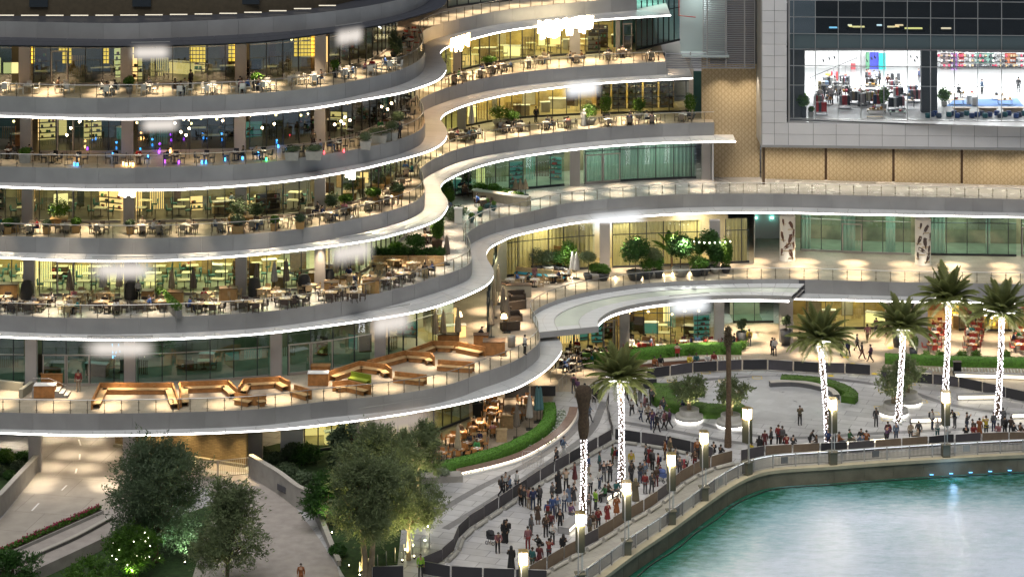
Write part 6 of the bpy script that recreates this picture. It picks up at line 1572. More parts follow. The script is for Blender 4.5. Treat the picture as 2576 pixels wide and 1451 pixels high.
# restaurant hedge, flowers and seat wall
hedge_run([(1465,915),(1540,914),(1600,905),(1700,893),(1790,888),(1866,889)], 0, 1.0, .95, 'long green hedge in front of the red chair tables', m=hedge)
for i,(u,v) in enumerate([(1508,898),(1528,893),(1478,925),(1500,922),(1590,893),(1620,898),(1680,897),(1738,893),(1828,890),(1866,880),(1868,865),(1872,850)]):
    p = P(u,v,0); shrub('boxwood_shrub', (p.x,p.y,.0), 1.3, .9, leafb if i%2 else hedge, f'bright green shrub among the plaza tables, {ORD[i]} from the bar side', 700, .08, 'shrubs by the plaza tables')
wallrun('seat_wall', [(1612,928),(1680,921),(1740,917),(1800,914)], 0, .45, .6, mat('red_brown_stone',(.22,.11,.07),.6,noise=.2), 'long low red brown seat wall in front of the hedge', cat='bench')
def flowers(px, z, w, n, m, label, s=.06, h=.25, cur=None):
    c = resample(cur or smooth([P(u,v,z).xy for u,v in px], .3), .3); k = normals(c); g = MB()
    for i in range(n):
        j = rnd.randrange(len(c)); q = c[j]+k[j]*rnd.uniform(-w/2,w/2); g.ico((q.x,q.y,z+h*rnd.uniform(.3,1)), s*rnd.uniform(.6,1.4))
    o = g.build('flower_bed', m); tag(o, label, 'flowers', kind='stuff'); return o
wf = mat('white_flowers', ()); gf = mat('grey_foliage', (.28,.34,.22), .9, noise=.3)
flowers([(1640,918),(1700,910),(1790,906),(1866,906)], 0, .9, 500, wf, 'pale flowers between the hedge and the seat wall')
hedge_run([(2226,912),(2300,915),(2400,919),(2500,921),(2640,924)], 0, 1.0, .8, 'long green hedge in front of the outdoor cafe at right')
flowers([(2290,932),(2400,934),(2500,936),(2640,938)], 0, .8, 600, wf, 'pale flower strip below the right cafe hedge')
led_bench(2282,946,2345,948,'lit low step left of the cafe hedge, behind barriers'); led_bench(2400,950,2640,956,'long lit step below the right cafe hedge')
for i,(u,v) in enumerate([(2330,908),(2365,906),(2420,905),(2455,905),(2530,905)]): p = P(u,v,0); shrub('cafe_shrub', (p.x,p.y,0), 1.2, 1.0, leafb, f'leafy shrub in front of the right cafe tables, {ORD[i]} from left', 600, .09, 'shrubs at the right cafe')
# garden restaurant hedge and curved bench
hc = smooth([P(u,v,.9).xy for u,v in [(1085,1171),(1150,1157),(1213,1141),(1275,1121),(1319,1101),(1358,1078),(1380,1052),(1384,1030),(1381,1012)]], .3)
hedge_run(None, 0, 1.05, .95, 'broad bright green curved hedge around the garden restaurant', cur=hc, dens=420)
fcur = offset(hc, .95); flowers(None, 0, .9, 900, gf, 'pale grey green groundcover between the hedge and the curved bench', .06, .3, fcur)
flowers(None, 0, .8, 260, wf, 'small white blossoms in the groundcover by the curved bench', .05, .4, fcur[len(fcur)//2:])
bc_ = smooth([P(u,v,0).xy for u,v in [(1160,1201),(1250,1180),(1319,1158),(1390,1118),(1425,1090),(1447,1060),(1454,1038)]], .3)
o = tag(empty('curved_bench', (0,0,0)), 'long curved stone bench lit from beneath around the flower bed', 'bench')
bi = offset(bc_, -.75); g = MB(); g.strip([V3(p,.42) for p in bc_],[V3(p,.52) for p in bc_]); g.strip([V3(p,.52) for p in bc_],[V3(p,.52) for p in bi]); g.strip([V3(p,0) for p in bi][::-1],[V3(p,.52) for p in bi][::-1]); g.build('seat', mat('bench_top',(.26,.17,.14),.22,noise=.2), o)
g = MB(); g.strip([V3(p,.0) for p in offset(bc_,-.25)],[V3(p,.44) for p in offset(bc_,-.25)]); g.build('light_panel', mat('curved_led',(1,1,1),.5,emit=(1,.86,.66),es=2.2), o)
g = MB(); g.strip([V3(p,.02) for p in offset(bc_,.12)],[V3(p,.16) for p in offset(bc_,.05)]); g.strip([V3(p,.16) for p in offset(bc_,.05)],[V3(p,.16) for p in offset(bc_,-.3)]); g.build('step', cladl, o)
p = P(1110,1208,0); g = MB(); g.box((0,0,.25), (3.4,1.3,.5), R(8)); o = g.build('low_planter', conc, None, p); tag(o, 'low grey concrete planter box at the bench end', 'planter')
shrub('ground_cover', (p.x,p.y,.45), 1.6, .5, gf, 'grey green plants in the low concrete planter', 900, .08)
# closed parasols
canv = mat('parasol_cream', (.40,.33,.22), .85, noise=.15, nscale=3)
def parasol(u, v, k, h, m, label, w=.26):
    p = P(u,v,Z[k]); o = tag(empty('closed_parasol', p), label, 'parasol'); g = MB(); g.tube([(0,0,0),(0,0,h)], .03, 6); g.box((0,0,.05), (.6,.6,.08)); g.build('pole', mull, o)
    g = MB(); N = 16; pr = [(.03,h+.05),(w*.45,h-.3),(w*.75,h*.62),(w,h*.38),(w*.85,h*.34)]; vs=[]; fs=[]
    for r_, z_ in pr:
        for q in range(N): a = 2*math.pi*q/N; rr = r_*(1+.28*(q%2)*(r_>.1)); vs.append((math.cos(a)*rr, math.sin(a)*rr, z_))
    for i in range(len(pr)-1):
        for q in range(N): fs.append((i*N+q,i*N+(q+1)%N,(i+1)*N+(q+1)%N,(i+1)*N+q))
    g.add(vs, fs); g.build('canopy', m, o); return o
parb = mat('parasol_taupe', (.16,.13,.10), .85); parblue = mat('parasol_teal', (.10,.22,.24), .7); parg = mat('parasol_grey', (.45,.43,.4), .8)
for (u,v,k,h,m,l_) in ((1152,1158,6,3.0,canv,'closed cream parasol at the near end of the garden restaurant'),(1300,1102,6,3.0,parb,'closed dark taupe parasol beside the curved hedge'),(1332,1080,6,3.1,parg,'closed pale grey parasol beside the curved hedge'),(1351,1062,6,3.2,parblue,'closed teal parasol at the top of the curved hedge'),(1359,1060,6,3.1,parblue,'second closed teal parasol touching the first'),
    (1186,338,3,3.2,parg,'closed pale parasol standing on the right terrace below the lounge'),
    (258,748,4,2.6,parg,'closed parasol before the glass left of the big sign, fourth terrace'),(300,750,4,2.9,canv,'closed cream parasol just left of the big sign, fourth terrace'),(645,738,4,2.6,parb,'closed taupe parasol behind the pale wood tables, fourth terrace'),(720,735,4,2.9,parb,'closed dark parasol between the third and fourth columns'),(690,733,4,2.6,parg,'closed grey parasol near the wooden cabinet, fourth terrace'),(845,712,4,2.7,canv,'closed cream parasol left of the long wooden planter'),(865,705,4,2.7,parg,'closed grey parasol left of the long wooden planter'),(908,690,4,2.5,canv,'small closed parasol at the corner of the wooden planter'),(950+174,665,4,2.6,parb,'closed dark parasol at the terrace edge by the S curve'),(175,755,4,2.6,parb,'closed brown parasol left of the first cabinet, fourth terrace'),(486,750,4,2.6,parb,'closed brown parasol right of the topiary row'),(432,750,4,2.5,canv,'closed tan parasol behind the topiary row'),
    (1095,868,5,3.0,canv,'leftmost closed cream parasol against the bright glass corner'),(1115,866,5,3.0,canv,'second closed cream parasol against the bright glass corner'),(1152,864,5,3.1,canv,'third closed cream parasol, inside the glass corner'),(1243,800,5,3.6,canv,'tall tan parasol left of the glowing lamps'),(1254,765,5,3.6,canv,'tall tan parasol behind the glowing lamps'),(1236,850,5,3.4,parb,'closed brown parasol near the grey bin'),(1266,815,5,3.4,parb,'closed brown parasol in front of the dark sofas'),(1276,836,5,3.2,parb,'closed taupe parasol nearest the S railing'),
    (1440,700,5,2.6,parg,'first of two tall closed grey parasols by the garden railing'),(1450,702,5,2.6,parg,'second of two tall closed grey parasols by the garden railing'),
    (1297,489,4,1.6,canv,'first of three rounded cream hoods behind the planter, fourth level'),(1309,490,4,1.6,canv,'second of three rounded cream hoods behind the planter, fourth level'),(1322,490,4,1.6,canv,'third of three rounded cream hoods behind the planter, fourth level')):
    parasol(u,v,k,h,m,l_)
# ------------------------------------------------------------------ terrace planting
def pp(u,v,k): q = P(u,v,Z[k]); return (q.x,q.y,Z[k]+.015)
GT = [ # garden terrace, lowest level right: u, v, kind, size, colour, label
 (1480,706,'tall',1.5,.55,leafo,'round clipped grey green tree on bare stem, first from left'),(1500,706,'low',1.3,.8,leafb,'low bright shrubs in pale bowl beside the railing'),(1518,707,'low',1.2,.7,leafb,'low hedge shrub in a grey pot by the railing'),
 (1598,706,'big',2.6,2.0,leaf,'large glossy green tree in dark round pot'),(1645,700,'tall',1.7,.7,leafo,'mushroom clipped grey tree behind the bright shrubs'),(1628,703,'low',1.5,1.2,leafb,'lime green grassy shrub in grey bowl'),(1655,700,'low',1.1,1.3,hedge,'upright clipped green shrub in dark pot'),
 (1712,697,'big',2.2,1.9,leaf,'tree with dark glossy leaves in big pale bowl'),(1752,696,'low',1.6,1.1,leafb,'bright shrub in wide black pot right of the pale bowl'),(1770,694,'low',1.2,.8,hedge,'low round shrub in tapered pale pot'),(1800,690,'col',1.4,2.5,leaf,'tall dark column of foliage at the right end of the garden'),(1826,688,'col',1.2,2.4,leafb,'tall bright column of climbing leaves at the garden end'),
 (1785,682,'big',1.8,1.8,leaf,'dark leafy tree between the two columns of foliage'),(1430,690,'col',1.6,2.2,leafb,'climbing green shrub beside the wooden screen'),(1408,688,'low',1.6,1.4,leaf,'dark shrubs along the foot of the wooden screen'),(1350,686,'low',1.8,1.5,leafd,'dark planting left of the wooden screen'),(1380,688,'low',1.4,1.3,leafd,'dark green shrub behind the blue bench')]
for i,(u,v,kd,w,h,m,l_) in enumerate(GT):
    w *= 1.25; h *= 1.22
    loc = pp(u,v-2,5); pot = potl if i%3 == 1 else potd
    if kd == 'tall': shrub('clipped_tree', loc, w, h+.5, m, l_, 2600, .07, None, 'tree', pot, 1.0, .6, stem=1.0)
    elif kd == 'big': shrub('potted_tree', loc, w, h+.2, m, l_, 3200, .12, None, 'tree', pot, 1.7, .85, stem=.8)
    elif kd == 'col': shrub('column_shrub', loc, w, h, m, l_, 2600, .11, None, 'shrub', pot, 1.0, .6)
    else: shrub('potted_shrub', loc, w, h, m, l_, 1300, .09, None, 'shrub', pot, 1.2, .7)
for (u,v,s,l_) in ((1690,660,1.35,'young palm with arching yellow green fronds behind the garden shrubs'),(1420,655,1.2,'dark arching palm above the wooden screen'),(1760,662,1.1,'thin palm at the right of the garden terrace')):
    loc = Vector(pp(u,v+14,5)); o = tag(empty('young_palm', loc), l_, 'palm tree'); g = MB(); g.tube([(0,0,0),(0,0,1.3)], [.12,.09], 8); g.build('trunk', barkp, o)
    fm_ = frond_mesh(2.0*s, 9, leafb if s > 1.2 else leaf, .7)
    for i in range(11): f = obj('frond', fm_, o, (0,0,1.3)); f.rotation_euler = (rnd.uniform(-.2,.2), -R(rnd.uniform(15,65)), i*.9)
# woven screen and blue bench
a, b = P(1332,668,6), P(1412,684,6); r = tag(empty('timber_screen', a, math.atan2((b-a).y,(b-a).x)), 'orange timber slat screen leaning over the blue bench', 'screen'); L = (b-a).length
for i in range(13): g = MB(); g.box((L/2,0,.35+i*.17), (L,.06,.13)); g.build('slat', wood, r)
for x in (0,L*.5,L): g = MB(); g.box((x,.05,1.3), (.1,.1,2.6)); g.build('post', wood, r)
blue = mat('turquoise_cushion', (.02,.20,.25), .85)
def sofa(px, k, m, fm, label, h=.42, bh=.8, dpt=.6, t=.12, cushions=True, side=1, cat='bench', name='built_in_bench'):
    """bench following a polyline of its back; the seat lies on the camera's side (side=1)"""
    q = [P(u,v,Z[k]).xy for u,v in px]; o = tag(empty(name, (0,0,0)), label, cat); z = Z[k]+.02
    for i in range(len(q)-1):
        a, b = q[i], q[i+1]; dr = b-a; L = dr.length; d = dr/L; n = Vector((d.y,-d.x))*side; rz = math.atan2(d.y,d.x); mid = (a+b)/2
        g = MB(); g.box(V3(mid,z+bh/2), (L+t*.9,t,bh), rz); g.build('back_panel', fm, o)
        s = mid+n*(dpt/2+t/2); 
        g = MB(); g.box(V3(s,z+h-.03), (L-(dpt*.9 if 0<i<len(q)-2 else (dpt*.5 if len(q)>2 else 0)),dpt,.06), rz); g.build('seat', woodl if fm is wood else m, o)
        g = MB(); g.box(V3(mid+n*(dpt-.03),z+h/2-.04), (L-(dpt*1.8 if 0<i<len(q)-2 else (dpt*.9 if len(q)>2 else 0)),.04,h-.1), rz); g.build('kick_panel', fm, o)
        nslot = int(L/.9)
        for w in range(nslot):
            if fm is wood: g = MB(); g.box(V3(a+dr*((w+.5)/nslot)+n*(t/2+.006),z+bh*.78), (.22,.012,.03), rz); g.build('slot_handle', woodl, o)
    return o
sofa([(1300,693),(1425,706)], 5, blue, woodl, 'long turquoise cushioned bench with timber back, garden corner', .42, .85, .75)
for i,(pxs,l_,sd_) in enumerate((([(231,1030),(252,987),(434,987),(449,1030)],'large U shaped orange timber bench, leftmost of the lowest terrace',1),([(455,1026),(452,985),(574,980),(597,1003)],'second U shaped orange timber bench, between the big sign and third column',1),
    ([(601,997),(613,976),(703,971),(729,984)],'third orange timber bench with raised corner, left of the kiosk',1),([(592,1012),(640,1020),(668,1016)],'low orange timber bench with back towards the railing, centre left',1),([(742,992),(782,1004)],'short slanting orange bench left of the wooden kiosk',1),
    ([(826,958),(905,931),(970,940),(984,951)],'orange corner bench just right of the wooden kiosk',1),([(925,930),(1018,905),(1082,910),(1092,920)],'orange corner bench in the middle of the curved row',1),([(1022,904),(1088,880),(1150,882),(1220,896)],'orange corner bench nearest the bright glass corner',1),
    ([(838,984),(876,980),(932,993)],'angled orange bench behind the railing, right of centre',1),([(995,958),(1072,966)],'straight orange bench with green tinted end, near the railing',1),([(1103,928),(1192,934)],'straight orange bench farthest right near the railing',1))):
    sofa(pxs, 5, woodl, wood, l_)
o = sofa([(885,958),(932,967)], 5, mat('lime_cushion',(.28,.34,.03),.8), mat('lime_back',(.20,.26,.02),.7), 'short lime green backed bench among the orange benches')
def kiosk(u,v,w,h,k,label,m=None,top=None,d=.8,slats=True,cat='cabinet',name='timber_kiosk',rz=0):
    p = P(u,v,Z[k]); o = tag(empty(name, (p.x,p.y+d/2,Z[k]+.02), rz), label, cat); g = MB(); g.box((0,0,h/2), (w,d,h)); g.build('carcass', m or wood, o)
    g = MB(); g.box((0,0,h+.025), (w+.08,d+.08,.05)); g.build('counter_top', top or white, o)
    if slats:
        n = max(3,int(w/.14))
        for i in range(n): g = MB(); g.box((-w/2+(i+.5)*w/n,-d/2-.012,h/2), (w/n*.8,.022,h-.06)); g.build('slat', m or wood, o)
    return o
kiosk(111,1002,1.7,1.0,5,'orange timber counter with white top beside the steps'); kiosk(800,971,1.7,1.0,5,'orange timber kiosk with white top amid the benches'); kiosk(806,945,1.6,.75,5,'slatted timber box behind the kiosk',top=wood)
kiosk(1210,876,1.3,1.1,5,'slatted dark orange timber screen planter, left of pair',top=woodd); kiosk(1243,895,1.9,1.15,5,'slatted dark orange timber screen planter, right of pair',top=woodd,d=1.2); kiosk(1128,868,1.9,.85,5,'low slatted dark timber box by the glass corner',top=woodd)
for (u,v,l_) in ((130,975,'low slatted timber backboard behind the counter'),): kiosk(u,v,1.8,1.1,5,l_,top=wood,d=.12)
# steps and low walls at lower left terrace
p = P(150,1000,6); o = tag(empty('steps', (p.x,p.y+.2,6.01)), 'small grey steps rising left to the glass doors', 'steps')
for i in range(4): g = MB(); g.box((.5-i*.38,.35,.1+i*.17), (.42,1.3,.2+0)); g.box((.5-i*.38,.35,(.0+i*.17)/2), (.42,1.3,max(.02,i*.17))); g.build('step', conc, o)
g = MB(); g.box((-1.5,.35,.33), (1.5,1.4,.66)); g.build('landing', conc, o); g = MB(); g.tube([(-2.2,-.3,.66),(-2.2,-.3,1.6),(-.8,-.3,1.6),(.7,-.3,.95),(.7,-.3,0)], .025, 6); g.build('handrail', mulll, o)
for (u0,v0,u1,v1,l_) in ((-40,973,60,984,'low grey planter wall at the left edge of the lowest terrace'),(52,1001,80,980,'low grey wall leading to the steps')):
    a,b = P(u0,v0,6),P(u1,v1,6); dr=b-a; g = MB(); g.box((0,0,.35), (dr.length,.35,.7)); tag(g.build('low_wall', mat('terrace_block',(.36,.34,.26),.7), None, ((a.x+b.x)/2,(a.y+b.y)/2,6.015), math.atan2(dr.y,dr.x)), l_, 'wall')
# lounge lamps and dark sofas
shade = mat('lamp_shade_glow', (1,.8,.5), .7, emit=(1,.72,.34), es=3.2)
for (u,v,h,l_) in ((1268,800,1.5,'glowing cream table lamp, upper of two beside the tan parasols'),(1268,838,1.4,'glowing cream table lamp, lower of two beside the tan parasols'),(1155,862,2.4,'glowing white floor lamp inside the glass corner')):
    p = P(u,v,6); o = tag(empty('lounge_lamp', (p.x,p.y,6.01)), l_, 'lamp'); g = MB(); g.tube([(0,0,0),(0,0,h)], .02, 6); g.lathe([(0,.02),(.16,.02),(.16,0)], n=12); g.build('stand', blackm, o); g = MB(); g.lathe([(.2,h+.32),(.32,h-.06)], n=18); g.lathe([(0,h+.3),(.2,h+.32)], n=18); g.build('lamp_shade', shade, o)
lthr = mat('dark_leather', (.05,.035,.025), .5)
def lounge(u,v,w,rz,label):
    p = P(u,v,6); o = tag(empty('lounge_sofa', (p.x,p.y,6.01), rz), label, 'sofa'); g = MB(); g.box((0,0,.25), (w,.85,.4)); g.build('seat', lthr, o); g = MB(); g.box((0,.36,.55), (w,.16,.6)); g.build('backrest', lthr, o)
    for s in (-1,1): g = MB(); g.box((s*(w/2-.08),0,.4), (.16,.85,.55)); g.build('armrest', lthr, o)
for i,(u,v,w,rz) in enumerate(((1296,778,1.9,R(205)),(1290,808,1.6,R(20)),(1283,830,1.7,R(195)),(1300,755,1.6,R(10)),(1274,792,.9,R(80)))): lounge(u,v,w,rz,f'dark leather lounge sofa beyond the S railing, {ORD[i]}')
kiosk(1305,748,2.4,1.1,5,'pale counter panel left of the curved canopy railing',m=mat('pale_panel',(.34,.31,.24),.6),top=woodd,slats=False,name='service_counter'); kiosk(1262,745,1.3,1.1,5,'cream serving station behind the tan parasols',m=mat('pale_panel',()),top=woodd,slats=False,name='service_counter')
p = P(1288,880,6); g = MB(); g.lathe([(0,0),(.34,0),(.36,.95),(.30,1.0),(0,1.0)], n=20); tag(g.build('litter_bin', mat('bin_metal',(.38,.36,.32),.4,.4), None, (p.x-.05,p.y+.9,6.02)), 'round pale metal bin near the dark sofas', 'litter bin')
# fourth terrace extras: cabinets, stacked covers, long planter, topiary
for i,(u,v,w,h) in enumerate(((20,752,1.9,1.3),(370,762,1.05,1.15),(440,772,1.4,1.05),(572,764,1.75,1.35),(830,751,1.4,1.25),(937,750,1.6,1.4),(730,729,1.2,1.0),(790,721,1.0,1.0))[:0] + ((20,750,1.6,1.1),(370,762,1.0,.95),(440,765,1.3,.95),(573,760,1.5,1.1),(833,742,1.2,1.0),(933,739,1.4,1.1),(700,727,1.1,.95),(792,716,1.1,.95),(823,700,1.2,1.15),(856,722,.9,.7))):
    kiosk(u,v,w,h,4,f'pale timber storage cabinet by the glass, {ORD[i]} from left, fourth terrace',m=mat('cabinet_wood',(.48,.28,.10),.5,noise=.2),top=woodd,name='storage_cabinet')
cov = mat('cover_black', (.03,.03,.03), .6, bump=.5, bscale=6)
for i,(u,v) in enumerate(((68,752),(330,752),(640,745),(765,735),(826,722))):
    p = P(u,v,12); g = MB(); g.lathe([(.55,0),(.6,.6),(.5,1.3),(.35,1.55),(0,1.6)], n=9); o = g.build('covered_stack', cov, None, (p.x,p.y,12.01)); o.scale = (1,.8,1); tag(o, f'black covered furniture stack beside a column, {ORD[i]} from left, fourth terrace', 'covered furniture')
a, b = P(398,752,12), P(450,800,12)
o = tag(empty('topiary_planter', a), 'dark trough with a row of bright green clipped balls', 'planter'); dr = b-a; L = dr.length; rz = math.atan2(dr.y,dr.x); g = MB(); g.box((dr.x/2,dr.y/2,.3), (L,.5,.6), rz); g.build('trough', mat('grey_trough',(.2,.2,.2),.6), o)
for i in range(9): q = dr*((i+.5)/9); obj('topiary_ball', leaf_mesh('topiary_ball', [(q.x,q.y,.85,.36,.36,.36)], 420, .06, leafb, .85), o)
a, b = P(936,668,12), P(1118,668,12); o = tag(empty('long_planter', a), 'long brown timber planter full of dark grasses, fourth terrace', 'planter'); dr = b-a; L = dr.length; rz = math.atan2(dr.y,dr.x)
for i in range(4):
    q = dr*((i+.5)/4)
    for w in range(4): g = MB(); g.box((q.x,q.y-.4,.18+w*.24), (L/4-.06,.05,.21), rz); g.build('plank', woodl, o)
    g = MB(); g.box((q.x,q.y,.5), (L/4-.08,.75,.95), rz); g.build('box', woodd, o)
obj('grasses', leaf_mesh('grasses', [(dr.x*(i+.5)/9,dr.y*(i+.5)/9,1.25,.5,.4,.45) for i in range(9)], 5200, .16, leaf, .2, aspect=.18), o)
for i,(u,v,w,h,m,l_) in enumerate(((1045,632,2.2,1.6,leaf,'large dark shrub behind the long planter'),(1000,640,1.8,1.2,leafb,'mixed green shrub left of the big dark one'),(1100,622,1.3,2.0,leafb,'tall bright shrub in a box near the terrace edge'),(1105,590,1.2,1.8,leaf,'climbing shrub near the pale kiosk, fourth level pocket'),(1150,552,2.2,1.4,leafd,'broad dark hedge shrub behind the white heater box'),(1130,515,1.3,1.7,leafb,'green shrub in the corner under the ribbon canopy'),(1085,560,1.2,1.4,leafb,'small tree beside the curved ribbon edge'),
      (1125,490,1.6,1.6,leaf,'shrub against the green glass, fourth level'),(1175,482,1.5,2.0,leafd,'brown clipped tree by the green glass'),(1205,488,2.0,1.2,leafb,'spiky bright planting by the pale planter wall'),(1240,492,2.0,1.2,leafb,'lush bright planting in the long pale planter'),(1270,498,1.8,1.0,leaf,'planting at the middle of the pale planter'),(1300,505,1.6,.9,leafb,'planting at the right end of the pale planter'))):
    shrub('terrace_shrub', pp(u,v,4), w, h, m, l_, 1500, .11, None, 'shrub', woodd if i in (2,3,8) else None, 1.0, .7, sq=True)
wallrun('planter_wall', [(1190,502),(1240,508),(1290,516),(1325,520)], 12, .8, .9, mat('planter_cream',(.45,.40,.30),.7,noise=.15), 'curved cream planter wall with lush plants, fourth level pocket', cat='planter')
kiosk(1153,562,.75,1.35,4,'white air cooler box standing in the planted pocket',m=white,top=white,d=.6,slats=False,name='air_cooler',cat='cooler')
kiosk(1451,462,.62,1.0,4,'small brushed metal litter bin by the grey pillar',m=steel,top=blackm,d=.45,slats=False,name='litter_bin',cat='litter bin')
for i,(u,v) in enumerate(((1208,545),(1242,530),(1225,524),(1186,560))): shrub('potted_plant', pp(u,v,4), .6, .5, leafb, f'small teal pot with plant by the S railing, {ORD[i]}', 260, .07, 'teal pots', 'plant', mat('teal_pot',(.03,.10,.11),.4), .6, .5)
# third terrace planters
for i,(u,v,w,h) in enumerate(((20,588,1.0,.7),(38,584,1.0,.7),(118,588,.9,.6),(192,585,1.0,.7),(328,588,.9,.6),(600,585,1.6,1.0),(148,565,2.0,1.7),(600,560,2.4,1.8),(640,562,1.8,1.2),(870,528,1.4,.8),(880,500,1.8,1.4),(755,575,1.1,.6),(690,580,.9,.7),(950,478,1.9,1.2),(1000,500,1.5,.9),(940,512,1.6,.8),(970,462,2.0,1.4),(835,540,1.4,1.3))):
    shrub('boxed_shrub', pp(u,v,3), w, h, leafd if i%3 else leafb, f'shrub in a square timber box, {ORD[i]}, third terrace', 1100, .09, 'boxed shrubs, third terrace', 'shrub', mat('cabinet_wood',()), w*.7, .6, sq=True)
for i,(u,v,w,h,m) in enumerate(((65,408,1.3,.6,leafb),(985,352,1.5,1.0,leafd),(950,358,2.2,.6,leafd),(920,395-20,1.2,.8,leafd),(1000,325,1.4,1.0,leafd),(790,400,1.8,.5,leafd),(735,402,1.5,.5,leafd))):
    shrub('boxed_shrub', pp(u,v,2), w, h, m, f'shrub in a pale trough, {ORD[i]}, dim second terrace', 900, .08, 'boxed shrubs, second terrace', 'shrub', potl, w*.8, .7, sq=True)
for i,(u,v,w,h,k,m) in enumerate(((645,224,1.3,.8,1,leafb),(325,236,1.0,.9,1,leafb),(843,196,.9,1.0,1,leafb),(930,128,1.4,1.2,1,leafb),(990,148,1.0,2.2,1,leafd),(1002,160,.9,2.0,1,leafd),(1232,172,1.8,.7,2,leafb),(1258,330-12,2.6,1.6,3,leafb),(1290,320,1.8,1.2,3,leafb),(1484,313,2.2,1.6,3,leafb),(1525,300,1.4,2.2,3,leafb),(1607,298,1.5,1.6,3,leafb),(1738,300,1.6,2.2,3,leafb))):
    shrub('potted_bush', pp(u,v,k), w, h, m, f'potted green bush, {ORD[i]} by height, upper levels', 1200, .09, 'potted bushes on the upper levels', 'plant', potl if i%2 else potd, w*.6, .6)
# ------------------------------------------------------------------ big trees, left foreground
def pt(u,v,z=0): q = P(u,v,z); return (q.x,q.y,z)
tree('olive_tree', pt(392,1412), 8.8, 3.7, leafd, 'largest dark tree at lower left in front of the underpass', 30000, .15, .22, 26, .16, .85, seed=21)
tree('olive_tree', pt(572,1485), 7.4, 3.0, leafo, 'dark round tree right of the largest one at lower left', 17000, .14, .18, 16, .26, .9, seed=22)
tree('ficus_tree', pt(335,1450), 3.6, 2.3, leafb, 'bright green glossy bush tree with small lights, lower left', 9000, .15, .12, 12, .25, .9, seed=23, lights=26)
tree('ficus_tree', pt(30,1490), 2.9, 2.0, leaf, 'leafy bush in the bottom left corner', 5000, .14, .1, 9, .3, .8, seed=24)
tree('ficus_tree', pt(225,1500), 2.4, 2.0, leafb, 'low bush at the bottom edge left of the bright one', 4000, .13, .1, 9, .3, .8, seed=25)
tree('olive_tree', pt(925,1455), 9.0, 3.2, leafo, 'large uplit olive tree with forked trunk, bottom centre', 26000, .14, .24, 22, .38, .8, seed=31, multi=2, bm_=mat('olive_bark', ()))
tree('olive_tree', pt(1028,1408), 6.6, 2.5, leafo, 'uplit olive tree right of the big central one', 13000, .13, .16, 13, .34, .9, seed=32, bm_=mat('olive_bark', ()))
tree('olive_tree', pt(1052,1252), 6.0, 2.1, leafo, 'olive tree beside the near end of the curved hedge', 11000, .13, .15, 12, .38, 1.0, seed=33, bm_=mat('olive_bark', ()))
tree('olive_tree', pt(945,1300), 6.8, 2.9, leafo, 'grey green olive tree behind the central one', 15000, .14, .16, 14, .35, .9, seed=34)
tree('cypress_tree', pt(868,1262), 6.6, 1.3, leafd, 'narrow dark tree in front of the garden restaurant glass', 9000, .13, .14, 12, .15, 1.6, seed=35)
tree('ficus_tree', pt(822,1330), 4.0, 1.9, leaf, 'green yellow leafy tree left of the central olives', 8000, .14, .12, 10, .2, .9, seed=36)
for i,(u,v,w,h,m) in enumerate(((770,1165,3.0,1.6,leaf),(735,1160,1.8,1.6,leafd),(690,1165,2.0,1.0,leafd),(720,1200,2.4,1.2,leafd),(765,1225,2.4,1.3,leafd),(800,1262,2.0,1.3,leafd),(650,1140,1.8,.7,leafd),(860,1180,2.4,1.5,leafd),(920,1190,2.6,1.8,leafd),(980,1200,2.4,1.8,leaf),(850,1400,1.6,1.0,leaf),(1000,1260,2.2,1.4,leafd))):
    q = pt(u,v); shrub('garden_shrub', q, w, h, m, f'shrub in the bed behind the pale ramp wall, {ORD[i]}', 1700, .12, 'shrubs behind the ramp wall')
for i,(u,v,w,h,m) in enumerate(((15,1165,2.0,1.2,leafb),(45,1185,1.6,.9,leafd),(60,1160,1.5,.9,leaf),(-10,1195,1.8,1.0,leafd),(25,1205,1.2,.7,leaf))):
    q = pt(u,v); shrub('garden_shrub', q, w, h, m, f'shrub in the bed above the left retaining wall, {ORD[i]}', 1000, .12, 'shrubs left of the road')
a, b, tr = TROUGH; dr = b-a; g1 = [(a.x+dr.x*(i+.5)/34, a.y+dr.y*(i+.5)/34, 1.32, .35, .3, .2) for i in range(34)]
obj('foliage', leaf_mesh('foliage', g1, 5200, .09, leafb, .2), tr); g = MB()
for i in range(260): t = rnd.random()**(.5 if i%2 else 1); g.ico((a.x+dr.x*t+rnd.uniform(-.1,.1), a.y+dr.y*t+rnd.uniform(-.32,.32), 1.45+rnd.uniform(-.05,.15)), rnd.uniform(.03,.07))
g.build('blossoms', mat('magenta_blossom',(.30,.02,.07),.7), tr)['kind'] = 'stuff'
# ground uplights, real lamps set in the bed
upl = mat('uplight_lens', (1,1,1), .5, emit=(1,.9,.55), es=30, sample=False)
for i,(u,v,pw,col) in enumerate(((905,1452,1500,(1,.8,.3)),(938,1450,1500,(1,.8,.3)),(1012,1415,1100,(1,.85,.4)),(1042,1405,1100,(1,.85,.4)),(1040,1262,900,(1,.85,.5)),(1478-600,1428,260,(.9,1,.4)),(395,1408,900,(.6,1,.65)),(465,1420,1000,(.75,1,.7)),(330,1462,900,(.85,1,.4)),(560,1475,600,(1,.9,.5)),(980,1330,700,(1,.85,.45)),(835,1345,600,(.9,1,.4)))):
    q = P(u,v,0); o = tag(empty('ground_uplight', (q.x,q.y,.02)), f'small bright ground spotlight under the trees, {ORD[i]}', 'light', 'ground spotlights'); g = MB(); g.lathe([(.07,0),(.09,.18),(0,.18)], n=10); g.build('housing', blackm, o); g = MB(); g.ico((0,0,.2), .045); g.build('lens', upl, o)
    spot((q.x,q.y,.35), pw, col, 120, rx=R(180-8))
